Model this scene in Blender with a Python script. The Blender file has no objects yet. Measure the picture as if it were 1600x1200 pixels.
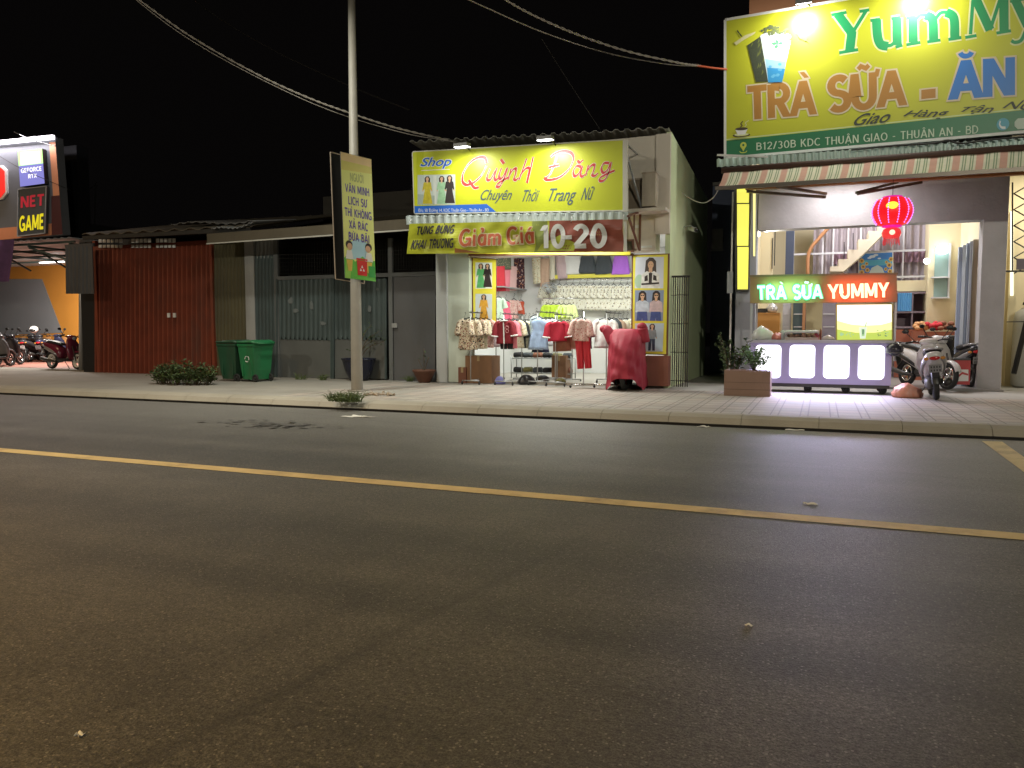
import bpy, math, random
from mathutils import Vector, Matrix
R = math.radians
random.seed(7)
sc = bpy.context.scene
COL = sc.collection

# ---------------------------------------------------------------- camera, world, exposure
CAM_H, YAW, PITCH, FPX = 1.35, R(21.9), math.atan(83 / 1200), 1200.0
cam = bpy.data.objects.new("camera", bpy.data.cameras.new("camera"))
COL.objects.link(cam)
cam.location = (0, 0, CAM_H)
cam.rotation_euler = (math.pi / 2 - PITCH, 0, YAW)
cam.data.sensor_width = 36.0
cam.data.lens = 36.0 * FPX / 1600
cam.data.clip_end = 2000
sc.camera = cam
wd = bpy.data.worlds.new("World")
sc.world = wd
wd.use_nodes = True
bg = wd.node_tree.nodes["Background"]
bg.inputs[0].default_value = (0.95, 0.80, 0.78, 1)
bg.inputs[1].default_value = 0.0021
sc.view_settings.view_transform = "Standard"
sc.view_settings.look = "None"
sc.view_settings.exposure = 0.0
sc.view_settings.gamma = 1.0
sc.cycles.use_denoising = True
sc.cycles.max_bounces = 6
sc.cycles.diffuse_bounces = 4
sc.cycles.glossy_bounces = 3
sc.cycles.sample_clamp_indirect = 4.0
sc.cycles.caustics_reflective = False
sc.cycles.caustics_refractive = False


def area_lamp(name, loc, target, watts, size, color=(1, 1, 1), size_y=None, spread=180):
    l = bpy.data.lights.new(name, "AREA")
    l.energy, l.color, l.size, l.spread = watts, color, size, R(spread)
    if size_y:
        l.shape, l.size_y = "RECTANGLE", size_y
    o = bpy.data.objects.new(name, l)
    COL.objects.link(o)
    o.location = loc
    o.rotation_euler = (Vector(target) - Vector(loc)).to_track_quat("-Z", "Y").to_euler()
    return o


# ---------------------------------------------------------------- pixel -> place helpers (reading positions off the photograph)
def ray(px, py):
    x, y = (px - 800) / FPX, -(py - 600) / FPX
    c, s = math.cos(PITCH), math.sin(PITCH)
    fw, up = c + y * s, -s + y * c
    return Vector((-math.sin(YAW) * fw + math.cos(YAW) * x, math.cos(YAW) * fw + math.sin(YAW) * x, up))


class Plane:
    """A standing plane a thing is mounted on; hit() gives the place on it, h metres proud of it."""
    def __init__(self, p, n=(0, -1, 0)):
        self.p, self.n = Vector(p), Vector(n).normalized()

    def hit(self, px, py, h=0.0):
        d = ray(px, py)
        o = Vector((0, 0, CAM_H))
        t = (self.p - o).dot(self.n) / d.dot(self.n)
        return o + d * t + self.n * h


def FP(Y):
    return Plane((0, Y, 0))


def P(px, py, Y):
    return FP(Y).hit(px, py)


def G(px, py, z=0.15):
    d = ray(px, py)
    t = (z - CAM_H) / d.z
    return Vector((d.x * t, d.y * t, z))


# ---------------------------------------------------------------- materials
MATS = {}


def mat(name, col, rough=0.6, var=0.12, scale=4.0, metal=0.0, bump=0.0, bscale=None, emit=0.0, ecol=None, dirt=0.0, dirtcol=(0.05, 0.04, 0.03), spec=0.5):
    if name in MATS:
        return MATS[name]
    m = bpy.data.materials.new(name)
    m.use_nodes = True
    nt = m.node_tree
    N, L = nt.nodes, nt.links
    b = N["Principled BSDF"]
    b.inputs["Roughness"].default_value = rough
    b.inputs["Metallic"].default_value = metal
    b.inputs["Specular IOR Level"].default_value = spec
    tc = N.new("ShaderNodeTexCoord")
    nz = N.new("ShaderNodeTexNoise")
    nz.inputs["Scale"].default_value = scale
    nz.inputs["Detail"].default_value = 6
    L.new(tc.outputs["Object"], nz.inputs["Vector"])
    mx = N.new("ShaderNodeMix")
    mx.data_type = "RGBA"
    mx.inputs["A"].default_value = (*[c * (1 - var) for c in col], 1)
    mx.inputs["B"].default_value = (*[min(1, c * (1 + var)) for c in col], 1)
    L.new(nz.outputs["Fac"], mx.inputs["Factor"])
    out = mx.outputs["Result"]
    if dirt:
        n2 = N.new("ShaderNodeTexNoise")
        n2.inputs["Scale"].default_value = scale * 0.45
        n2.inputs["Detail"].default_value = 10
        n2.inputs["Roughness"].default_value = 0.7
        mp = N.new("ShaderNodeMapping")
        mp.inputs["Scale"].default_value = (1, 1, 0.3)
        L.new(tc.outputs["Object"], mp.inputs["Vector"])
        L.new(mp.outputs["Vector"], n2.inputs["Vector"])
        rp = N.new("ShaderNodeValToRGB")
        rp.color_ramp.elements[0].position = 0.5
        rp.color_ramp.elements[1].position = 0.72
        rp.color_ramp.elements[1].color = (dirt, dirt, dirt, 1)
        rp.color_ramp.elements[0].color = (0, 0, 0, 1)
        L.new(n2.outputs["Fac"], rp.inputs["Fac"])
        m2 = N.new("ShaderNodeMix")
        m2.data_type = "RGBA"
        m2.inputs["B"].default_value = (*dirtcol, 1)
        L.new(rp.outputs["Color"], m2.inputs["Factor"])
        L.new(out, m2.inputs["A"])
        out = m2.outputs["Result"]
    L.new(out, b.inputs["Base Color"])
    if bump:
        n3 = N.new("ShaderNodeTexNoise")
        n3.inputs["Scale"].default_value = bscale or scale * 6
        n3.inputs["Detail"].default_value = 4
        L.new(tc.outputs["Object"], n3.inputs["Vector"])
        bp = N.new("ShaderNodeBump")
        bp.inputs["Strength"].default_value = bump
        bp.inputs["Distance"].default_value = 0.02
        L.new(n3.outputs["Fac"], bp.inputs["Height"])
        L.new(bp.outputs["Normal"], b.inputs["Normal"])
    if emit:
        b.inputs["Emission Color"].default_value = (*(ecol or col), 1)
        b.inputs["Emission Strength"].default_value = emit
    MATS[name] = m
    return m


def floral(name, base, spots, scale=22.0, size=0.32):
    """Printed cloth: blossoms in a few colours scattered over a plain ground."""
    if name in MATS:
        return MATS[name]
    m = mat(name, base, 0.85, 0.08, 30)
    nt = m.node_tree
    N, L = nt.nodes, nt.links
    b = N["Principled BSDF"]
    prev = b.inputs["Base Color"].links[0].from_socket
    tc = N.new("ShaderNodeTexCoord")
    for i, (c, sc_) in enumerate(spots):
        vo = N.new("ShaderNodeTexVoronoi")
        vo.inputs["Scale"].default_value = scale * sc_
        mp = N.new("ShaderNodeMapping")
        mp.inputs["Location"].default_value = (i * 3.7, i * 1.9, i * 5.1)
        L.new(tc.outputs["Object"], mp.inputs["Vector"])
        L.new(mp.outputs["Vector"], vo.inputs["Vector"])
        lt = N.new("ShaderNodeMath")
        lt.operation = "LESS_THAN"
        lt.inputs[1].default_value = size
        L.new(vo.outputs["Distance"], lt.inputs[0])
        mx = N.new("ShaderNodeMix")
        mx.data_type = "RGBA"
        mx.inputs["B"].default_value = (*c, 1)
        L.new(lt.outputs[0], mx.inputs["Factor"])
        L.new(prev, mx.inputs["A"])
        prev = mx.outputs["Result"]
    L.new(prev, b.inputs["Base Color"])
    return m


def glow(name, col, strength):
    return mat(name, [c * 0.5 for c in col], 0.4, 0.03, 5, emit=strength, ecol=col)


# ---------------------------------------------------------------- mesh builder
class MB:
    def __init__(self):
        self.v, self.f, self.m, self.mi = [], [], [], 0
        self.smooth = False
        self.sf = []

    def add(self, vs, fs):
        o = len(self.v)
        self.v += [tuple(p) for p in vs]
        for f in fs:
            self.f.append([i + o for i in f])
            self.m.append(self.mi)
            self.sf.append(self.smooth)

    def box(self, x0, x1, y0, y1, z0, z1, M=None, bev=0.0):
        vs = [Vector((x, y, z)) for z in (z0, z1) for y in (y0, y1) for x in (x0, x1)]
        if M is not None:
            vs = [M @ p for p in vs]
        self.add(vs, [(0, 2, 3, 1), (4, 5, 7, 6), (0, 1, 5, 4), (2, 6, 7, 3), (0, 4, 6, 2), (1, 3, 7, 5)])
        return self

    def bar(self, a, b, w, d=None):
        """A square bar from a to b."""
        a, b = Vector(a), Vector(b)
        d = d or w
        t = (b - a).normalized()
        s = t.cross(Vector((0, 0, 1)))
        if s.length < 1e-3:
            s = Vector((1, 0, 0))
        s.normalize()
        u = s.cross(t)
        vs = []
        for p in (a, b):
            for i, j in ((-1, -1), (1, -1), (1, 1), (-1, 1)):
                vs.append(p + s * i * w / 2 + u * j * d / 2)
        self.add(vs, [(3, 2, 1, 0), (4, 5, 6, 7), (0, 1, 5, 4), (1, 2, 6, 5), (2, 3, 7, 6), (3, 0, 4, 7)])
        return self

    def tube(self, pts, r, n=8, cap=True):
        pts = [Vector(p) for p in pts]
        rs = r if isinstance(r, (list, tuple)) else [r] * len(pts)
        vs, fs = [], []
        up = Vector((0, 0, 1))
        prev = None
        for i, p in enumerate(pts):
            t = (pts[min(i + 1, len(pts) - 1)] - pts[max(i - 1, 0)])
            t = t.normalized() if t.length > 1e-9 else Vector((0, 0, 1))
            if prev is None:
                s = t.cross(up)
                if s.length < 1e-3:
                    s = t.cross(Vector((1, 0, 0)))
            else:
                s = prev - t * prev.dot(t)
            s.normalize()
            prev = s
            u = s.cross(t)
            for k in range(n):
                a = 2 * math.pi * k / n
                vs.append(p + s * math.cos(a) * rs[i] + u * math.sin(a) * rs[i])
        for i in range(len(pts) - 1):
            for k in range(n):
                k2 = (k + 1) % n
                fs.append((i * n + k, i * n + k2, (i + 1) * n + k2, (i + 1) * n + k))
        if cap:
            fs.append(tuple(reversed(range(n))))
            fs.append(tuple(range((len(pts) - 1) * n, len(pts) * n)))
        s0, self.smooth = self.smooth, n > 5
        self.add(vs, fs)
        self.smooth = s0
        return self

    def lathe(self, prof, c, n=20, M=None, sx=1, sy=1):
        vs, fs = [], []
        for (r, z) in prof:
            for k in range(n):
                a = 2 * math.pi * k / n
                p = Vector((r * math.cos(a) * sx, r * math.sin(a) * sy, z))
                if M is not None:
                    p = M @ p
                vs.append(p + Vector(c))
        for i in range(len(prof) - 1):
            for k in range(n):
                k2 = (k + 1) % n
                fs.append((i * n + k, i * n + k2, (i + 1) * n + k2, (i + 1) * n + k))
        fs.append(tuple(reversed(range(n))))
        fs.append(tuple(range((len(prof) - 1) * n, len(prof) * n)))
        s0, self.smooth = self.smooth, True
        self.add(vs, fs)
        self.smooth = s0
        return self

    def ball(self, c, r, n=12, sx=1, sy=1, sz=1, M=None):
        prof = [(max(1e-4, r * math.sin(math.pi * i / n)), -r * sz * math.cos(math.pi * i / n)) for i in range(n + 1)]
        return self.lathe(prof, c, n + 4, M, sx, sy)

    def torus(self, c, Rr, r, axis="y", n=24, k=8, a0=0, a1=360, fl=1.0):
        vs, fs = [], []
        full = abs(a1 - a0) >= 359.9
        cnt = n if full else n + 1
        for i in range(cnt):
            a = R(a0 + (a1 - a0) * i / n)
            for j in range(k):
                b = 2 * math.pi * j / k
                q = Rr + r * math.cos(b)
                w = r * fl * math.sin(b)
                p = (q * math.cos(a), w, q * math.sin(a)) if axis == "y" else ((q * math.cos(a), q * math.sin(a), w) if axis == "z" else (w, q * math.cos(a), q * math.sin(a)))
                vs.append(Vector(p) + Vector(c))
        for i in range(n if full else n):
            i2 = (i + 1) % cnt
            for j in range(k):
                j2 = (j + 1) % k
                fs.append((i * k + j, i * k + j2, i2 * k + j2, i2 * k + j))
        s0, self.smooth = self.smooth, True
        self.add(vs, fs)
        self.smooth = s0
        return self

    def loft(self, secs, n=16, axis="x", e=2.6):
        """Rings (along, side centre, height centre, half width, half height) of superellipse outline, joined and closed."""
        vs, fs = [], []
        for (a, cy_, cz_, hw, hh) in secs:
            for k in range(n):
                t = 2 * math.pi * k / n
                c, s = math.cos(t), math.sin(t)
                y = cy_ + hw * math.copysign(abs(c) ** (2 / e), c)
                z = cz_ + hh * math.copysign(abs(s) ** (2 / e), s)
                vs.append((a, y, z) if axis == "x" else ((z, y, a) if axis == "z" else (y, a, z)))
        for i in range(len(secs) - 1):
            for k in range(n):
                k2 = (k + 1) % n
                fs.append((i * n + k, i * n + k2, (i + 1) * n + k2, (i + 1) * n + k))
        fs.append(tuple(reversed(range(n))))
        fs.append(tuple(range((len(secs) - 1) * n, len(secs) * n)))
        s0, self.smooth = self.smooth, True
        self.add(vs, fs)
        self.smooth = s0
        return self

    def grid(self, fn, nu, nv, thick=None):
        """A sheet fn(u,v) -> point; given a thickness vector it is closed into a slab."""
        vs = [Vector(fn(i / nu, j / nv)) for j in range(nv + 1) for i in range(nu + 1)]
        W = nu + 1
        fs = [(j * W + i, j * W + i + 1, (j + 1) * W + i + 1, (j + 1) * W + i) for j in range(nv) for i in range(nu)]
        if thick is not None:
            o = len(vs)
            vs = vs + [p + Vector(thick) for p in vs]
            fs = fs + [tuple(o + k for k in reversed(f)) for f in fs]
            for i in range(nu):
                fs.append((i + 1, i, o + i, o + i + 1))
                q = nv * W
                fs.append((q + i, q + i + 1, o + q + i + 1, o + q + i))
            for j in range(nv):
                fs.append((j * W, (j + 1) * W, o + (j + 1) * W, o + j * W))
                fs.append(((j + 1) * W + nu, j * W + nu, o + j * W + nu, o + (j + 1) * W + nu))
        self.add(vs, fs)
        return self

    def prism(self, pts, d):
        """A flat outline (points in order) pushed along d."""
        pts = [Vector(p) for p in pts]
        n = len(pts)
        d = Vector(d)
        self.add(pts + [p + d for p in pts], [tuple(range(n)), tuple(reversed(range(n, 2 * n)))] + [(i, i + n, (i + 1) % n + n, (i + 1) % n) for i in range(n)])
        return self

    def build(self, name, mats, parent=None, label=None):
        me = bpy.data.meshes.new(name)
        o0 = Vector((0, 0, 0))
        p = parent
        while p is not None:
            o0 += Vector(p.location)
            p = p.parent
        me.from_pydata([tuple(Vector(v) - o0) for v in self.v], [], self.f)
        for m in mats if isinstance(mats, (list, tuple)) else [mats]:
            me.materials.append(m)
        me.polygons.foreach_set("material_index", self.m)
        me.polygons.foreach_set("use_smooth", self.sf)
        me.update()
        o = bpy.data.objects.new(name, me)
        COL.objects.link(o)
        o.parent = parent
        if label:
            o["label"] = label
        return o


def tag(o, label=None, cat=None, group=None, kind=None):
    for k, v in (("label", label), ("category", cat), ("group", group), ("kind", kind)):
        if v:
            o[k] = v
    return o


def base_at(o, loc):
    """Moves the origin of a single-mesh thing to the place it stands on or hangs from."""
    o.data.transform(Matrix.Translation(-Vector(loc)))
    o.location = loc
    return o


def thing(name, label, cat, loc=(0, 0, 0), group=None):
    o = bpy.data.objects.new(name, None)
    COL.objects.link(o)
    o.location = loc
    o.empty_display_size = 0.2
    return tag(o, label, cat, group)


def copy_tree(o, parent=None):
    c = o.copy()
    COL.objects.link(c)
    c.parent = parent
    for ch in [x for x in bpy.data.objects if x.parent == o]:
        copy_tree(ch, c)
    return c


def pbox(mb, px0, py0, px1, py1, Y, depth):
    """Box whose front stands at distance Y behind the pixel rectangle."""
    cx_, cy_ = (px0 + px1) / 2, (py0 + py1) / 2
    return mb.box(P(px0, cy_, Y).x, P(px1, cy_, Y).x, Y, Y + depth, P(cx_, py1, Y).z, P(cx_, py0, Y).z)


def pslab(mb, pl, quad, t, h=0.0):
    """Slab t thick whose face is the four points under the pixel corners; the back is behind the plane."""
    pts = [pl.hit(x, y, h) for x, y in quad]
    return mb.prism(pts, -pl.n * t)


def psheet(mb, pl, quad, waves, amp, thick=0.004, vert=True, nv=1, h=0.0, noise=0.0):
    """Corrugated sheet over four pixel corners (tl, tr, br, bl)."""
    tl, tr, br, bl = [pl.hit(x, y, h) for x, y in quad]

    def fn(u, v):
        p = tl.lerp(tr, u).lerp(bl.lerp(br, u), v)
        w = (u if vert else v) * waves
        s = math.sin(2 * math.pi * w)
        s = max(-0.75, min(0.75, s * 1.2))
        return p + pl.n * (amp * s + noise * math.sin(9 * u + 5 * v))
    n = waves * 8
    return mb.grid(fn, n if vert else nv, nv if vert else n, -pl.n * thick)


# ---------------------------------------------------------------- flat print and lettering
def cat_rom(pts, n=8):
    if len(pts) < 3:
        return [Vector(p) for p in pts]
    P_ = [Vector(p) for p in pts]
    P_ = [P_[0] * 2 - P_[1]] + P_ + [P_[-1] * 2 - P_[-2]]
    out = []
    for i in range(1, len(P_) - 2):
        a, b, c, d = P_[i - 1:i + 3]
        for k in range(n):
            t = k / n
            out.append(0.5 * ((2 * b) + (c - a) * t + (2 * a - 5 * b + 4 * c - d) * t * t + (3 * b - a - 3 * c + d) * t ** 3))
    out.append(P_[-2])
    return out


def ell(cx_, cy_, rx, ry, a0=0, a1=360, n=18):
    return [(cx_ + rx * math.cos(R(a0 + (a1 - a0) * i / n)), cy_ + ry * math.sin(R(a0 + (a1 - a0) * i / n))) for i in range(n + 1)]


# strokes: ('l', pts) pen line, ('d', p, q) leaning stem cut level at its ends, ('c', pts) smooth pen curve
CAPS = {
    "A": (.8, [("d", (.06, 0), (.4, 1)), ("d", (.74, 0), (.4, 1)), ("l", [(.18, .3), (.62, .3)])]),
    "B": (.66, [("d", (.08, 0), (.08, 1)), ("l", [(.08, .93), (.35, .93)] + ell(.35, .735, .2, .195, 90, -90, 10) + [(.08, .54)]), ("l", [(.1, .54), (.37, .54)] + ell(.37, .305, .23, .235, 90, -90, 10) + [(.08, .07)])]),
    "C": (.7, [("l", ell(.42, .5, .36, .44, 50, 310, 20))]),
    "D": (.74, [("d", (.08, 0), (.08, 1)), ("l", [(.08, .93), (.3, .93)] + ell(.3, .5, .37, .43, 90, -90, 14) + [(.08, .07)])]),
    "E": (.58, [("d", (.08, 0), (.08, 1)), ("l", [(.1, .93), (.52, .93)]), ("l", [(.1, .51), (.47, .51)]), ("l", [(.1, .07), (.54, .07)])]),
    "F": (.56, [("d", (.08, 0), (.08, 1)), ("l", [(.1, .93), (.52, .93)]), ("l", [(.1, .51), (.45, .51)])]),
    "G": (.76, [("l", ell(.42, .5, .36, .44, 50, 345, 22)), ("l", [(.42, .43), (.76, .43)]), ("d", (.72, .02), (.72, .46))]),
    "H": (.72, [("d", (.08, 0), (.08, 1)), ("d", (.64, 0), (.64, 1)), ("l", [(.1, .52), (.62, .52)])]),
    "I": (.2, [("d", (.1, 0), (.1, 1))]),
    "K": (.7, [("d", (.08, 0), (.08, 1)), ("d", (.14, .45), (.58, 1)), ("d", (.26, .58), (.63, 0))]),
    "L": (.55, [("d", (.08, 0), (.08, 1)), ("l", [(.1, .07), (.54, .07)])]),
    "M": (.9, [("d", (.08, 0), (.08, 1)), ("d", (.82, 0), (.82, 1)), ("d", (.12, 1), (.45, .12)), ("d", (.45, .12), (.78, 1))]),
    "N": (.74, [("d", (.08, 0), (.08, 1)), ("d", (.66, 0), (.66, 1)), ("d", (.1, 1), (.64, 0))]),
    "O": (.8, [("l", ell(.4, .5, .34, .44, 0, 360, 26))]),
    "R": (.68, [("d", (.08, 0), (.08, 1)), ("l", [(.08, .93), (.36, .93)] + ell(.36, .7, .23, .23, 90, -90, 10) + [(.08, .47)]), ("d", (.34, .47), (.6, 0))]),
    "S": (.62, [("l", ell(.31, .725, .23, .215, 35, 270, 14) + ell(.31, .275, .25, .22, 90, -145, 14)[1:])]),
    "T": (.64, [("d", (.32, 0), (.32, 1)), ("l", [(0, .93), (.64, .93)])]),
    "U": (.74, [("l", [(.1, 1), (.1, .36)] + ell(.37, .36, .27, .3, 180, 360, 12) + [(.64, 1)])]),
    "V": (.74, [("d", (.06, 1), (.37, 0)), ("d", (.68, 1), (.37, 0))]),
    "X": (.72, [("d", (.06, 1), (.66, 0)), ("d", (.66, 1), (.06, 0))]),
    "Y": (.74, [("d", (.06, 1), (.37, .42)), ("d", (.68, 1), (.37, .42)), ("d", (.37, 0), (.37, .46))]),
    "0": (.7, [("l", ell(.35, .5, .27, .44, 0, 360, 24))]),
    "1": (.4, [("d", (.26, 0), (.26, 1)), ("d", (.1, .76), (.24, .96))]),
    "2": (.66, [("l", ell(.32, .7, .24, .24, 165, -30, 12) + [(.08, .08)]), ("l", [(.05, .07), (.6, .07)])]),
    "3": (.62, [("l", ell(.29, .72, .2, .21, 150, -90, 12)), ("l", ell(.29, .28, .24, .23, 90, -150, 12))]),
    "-": (.42, [("l", [(.06, .42), (.36, .42)])]),
    "/": (.4, [("d", (.02, 0), (.36, 1))]),
    "=": (.42, [("l", [(.04, .56), (.38, .56)]), ("l", [(.04, .34), (.38, .34)])]),
    "i": (.24, [("d", (.12, 0), (.12, .66)), ("d", (.12, .8), (.12, .96))]),
    "a": (.58, [("l", ell(.27, .33, .2, .27, 0, 360, 18)), ("d", (.49, 0), (.49, .66))]),
    "m": (.86, [("d", (.08, 0), (.08, .66)), ("l", ell(.255, .42, .175, .18, 180, 0, 10) + [(.43, 0)]), ("l", ell(.605, .42, .175, .18, 180, 0, 10) + [(.78, 0)])]),
    " ": (.34, []),
}
MARKS = {
    "grave": [("d", (.12, -.02), (-.04, .16))], "acute": [("d", (-.06, -.02), (.1, .16))],
    "breve": [("l", ell(0, .12, .15, .12, 190, 350, 8))], "circ": [("d", (-.14, -.02), (0, .13)), ("d", (.14, -.02), (0, .13))],
    "tilde": [("l", [(-.16, .02), (-.08, .1), (.07, .03), (.16, .11)])], "hook": [("l", ell(0, .12, .09, .08, 150, -60, 8) + [(.01, -.02)])],
    "dot": [("d", (0, -.26), (0, -.14))], "horn": [],
}
COMP = {"À": ("A", ["grave"]), "Á": ("A", ["acute"]), "Ă": ("A", ["breve"]), "Ã": ("A", ["tilde"]), "Ả": ("A", ["hook"]), "Ậ": ("A", ["circ", "dot"]),
        "Ữ": ("U", ["horn", "tilde"]), "Ừ": ("U", ["horn", "grave"]), "Ư": ("U", ["horn"]), "Ự": ("U", ["horn", "dot"]), "Ơ": ("O", ["horn"]), "Ờ": ("O", ["horn", "grave"]),
        "Ì": ("I", ["grave"]), "Ị": ("I", ["dot"]), "Ô": ("O", ["circ"]), "ả": ("a", ["hook"]), "á": ("a", ["acute"]), "Ố": ("O", ["circ"])}


def text_strokes(s, gap=.14):
    x, out = 0.0, []
    for ch in s:
        b, marks = COMP.get(ch, (ch, []))
        w, st = CAPS[b]
        lo = b.islower()
        for q in st:
            out.append((q[0], [(p[0] + x, p[1]) for p in (q[1] if q[0] != "d" else q[1:])]))
        for mk in marks:
            if mk == "horn":
                ox = w - .04
                out.append(("L", [(x + ox - .06, .93), (x + ox + .06, .93), (x + ox + .1, 1.08)]))
                continue
            yb = (.78 if lo else 1.1) + (.16 if (mk in ("tilde", "grave") and "circ" in marks) else 0)
            if mk == "dot":
                yb = 0.02
            for q in MARKS[mk]:
                out.append((q[0].upper(), [(p[0] + x + w / 2, p[1] + yb) for p in (q[1] if q[0] != "d" else q[1:])]))
        x += w + gap
    return out, x - gap


def ribbon(pts, T, t=None, ang=0.0):
    """Outline strips of a pen stroke; T and t are the nib's long and short width, ang its slant."""
    t = t or T
    p = [Vector((q[0], q[1])) for q in pts]
    n = len(p)
    closed = (p[0] - p[-1]).length < 1e-6
    L, Rr = [], []
    ca, sa = math.cos(ang), math.sin(ang)
    for i in range(n):
        a = p[i - 1] if i > 0 else (p[-2] if closed else None)
        b = p[i + 1] if i < n - 1 else (p[1] if closed else None)
        d1 = (p[i] - a).normalized() if a is not None else None
        d2 = (b - p[i]).normalized() if b is not None else None
        d = ((d1 or d2) + (d2 or d1))
        d = d.normalized() if d.length > 1e-6 else (d1 or d2)
        nn = Vector((-d.y, d.x))
        k = 1.0
        if d1 is not None and d2 is not None:
            k = 1 / max(0.6, nn.dot(Vector((-d2.y, d2.x))))
        nx, ny = nn.x * ca + nn.y * sa, -nn.x * sa + nn.y * ca
        hw = 0.5 * math.sqrt((T * nx) ** 2 + (t * ny) ** 2) * k
        L.append(p[i] + nn * hw)
        Rr.append(p[i] - nn * hw)
    return [(Rr[i], Rr[i + 1], L[i + 1], L[i]) for i in range(n - 1)]


class Print:
    """Flat print on a standing board: shapes in (u right, v up) inside a pixel quad, each layer a hair prouder than the last."""
    def __init__(self, pl, quad, h0=0.004, step=0.00005):
        self.pl, self.q, self.h, self.step = pl, quad, h0, step
        self.mb, self.mats = MB(), []
        a = [Vector(self.pl.hit(x, y)) for x, y in quad]
        self.ar = ((a[1] - a[0]).length + (a[2] - a[3]).length) / max(1e-6, (a[3] - a[0]).length + (a[2] - a[1]).length)

    def pt(self, u, v, h):
        (tl, tr, br, bl) = [Vector(c) for c in self.q]
        c = bl.lerp(br, u).lerp(tl.lerp(tr, u), v)
        return self.pl.hit(c.x, c.y, h)

    def use(self, m):
        if m not in self.mats:
            self.mats.append(m)
        self.mb.mi = self.mats.index(m)

    def poly(self, pts, m, tri=False):
        self.use(m)
        self.h += self.step
        n = len(pts)
        self.mb.add([self.pt(u, v, self.h) for u, v in pts], [tuple(range(n))])

    def ell(self, cx_, cy_, rx, ry, m):
        self.poly(ell(cx_, cy_, rx, ry, 0, 340, 17), m)

    def quads(self, qs, m):
        self.use(m)
        self.h += self.step
        for q in qs:
            self.mb.add([self.pt(a[0], a[1], self.h) for a in q], [tuple(range(len(q)))])

    def line(self, pts, w, m, t=None, ang=0, smooth=False):
        """Pen line in board units of height (u scaled by the board's aspect)."""
        pp = [(x * self.ar, y) for x, y in pts]
        if smooth:
            pp = [(q.x, q.y) for q in cat_rom([(a, b, 0) for a, b in pp], 6)]
        qs = ribbon(pp, w, t, ang)
        self.quads([[(a.x / self.ar, a.y) for a in q] for q in qs], m)

    def text(self, s, box, m, w=.16, gap=.14, outline=None, ow=.1, slant=0.0, t=None):
        """Stroke lettering fitted into box (u0, v0, u1, v1); v0 is the baseline, v1 the cap line."""
        st, W = text_strokes(s, gap)
        u0, v0, u1, v1 = box

        def mp(p):
            return (u0 + (p[0] + slant * p[1]) / (W + slant) * (u1 - u0), v0 + p[1] * (v1 - v0))
        for mm, ww in ([(outline, w + ow)] if outline else []) + [(m, w)]:
            w_0, ww_0 = w, ww
            for kind, pts in st:
                small = kind.isupper()
                w, ww = (min(w_0, .13), min(w_0, .13) + ww_0 - w_0) if small else (w_0, ww_0)
                kind = kind.lower()
                if kind == "d":
                    (xa, ya), (xb, yb) = pts
                    ln = math.hypot(xb - xa, yb - ya)
                    hw = 0.5 * ww * ln / max(0.2, abs(yb - ya))
                    e = (ww - w) / 2
                    sg = 1 if yb > ya else -1
                    ya2, yb2 = ya - e * sg, yb + e * sg
                    q = [(xa - hw, ya2), (xa + hw, ya2), (xb + hw, yb2), (xb - hw, yb2)]
                    if sg < 0:
                        q = q[::-1]
                    self.quads([[mp(p) for p in q]], mm)
                else:
                    tt = t + (ww - w) if t else None
                    pp = list(pts)
                    if ww > w and len(pp) > 1 and pp[0] != pp[-1]:
                        d0, d1 = Vector(pp[0]) - Vector(pp[1]), Vector(pp[-1]) - Vector(pp[-2])
                        e = (ww - w) / 2
                        pp[0] = tuple(Vector(pp[0]) + d0.normalized() * e)
                        pp[-1] = tuple(Vector(pp[-1]) + d1.normalized() * e)
                    self.quads([[mp(a) for a in q] for q in ribbon(pp, ww, None if small else tt)], mm)
            w, ww = w_0, ww_0

    def pen(self, strokes, box, W, m, T, t, ang, outline=None, ow=.05):
        u0, v0, u1, v1 = box
        for mm, e in ([(outline, ow)] if outline else []) + [(m, 0)]:
            for pts in strokes:
                pp = [(q.x, q.y) for q in cat_rom([(a, b, 0) for a, b in pts], 7)]
                self.quads([[(u0 + a.x / W * (u1 - u0), v0 + a.y * (v1 - v0)) for a in q] for q in ribbon(pp, T + e, t + e, ang)], mm)

    def font(self, s, box, m, shear=0.0, offset=0.0):
        """Lettering in the program's own typeface, fitted into the box."""
        c = bpy.data.curves.new("lettering", "FONT")
        c.body, c.shear, c.offset = s, shear, offset
        c.resolution_u = 4
        o = bpy.data.objects.new("lettering", c)
        COL.objects.link(o)
        bpy.context.view_layer.update()
        me = bpy.data.meshes.new_from_object(o.evaluated_get(bpy.context.evaluated_depsgraph_get()))
        xs, ys = [v.co.x for v in me.vertices], [v.co.y for v in me.vertices]
        x0, x1, y0, y1 = min(xs), max(xs), min(ys), max(ys)
        u0, v0, u1, v1 = box
        self.use(m)
        self.h += self.step
        self.mb.add([self.pt(u0 + (v.co.x - x0) / (x1 - x0) * (u1 - u0), v0 + (v.co.y - y0) / (y1 - y0) * (v1 - v0), self.h) for v in me.vertices], [tuple(p.vertices) for p in me.polygons])
        bpy.data.objects.remove(o)
        bpy.data.curves.remove(c)
        bpy.data.meshes.remove(me)

    def build(self, name, parent, label=None):
        return self.mb.build(name, self.mats, parent, label)

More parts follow.
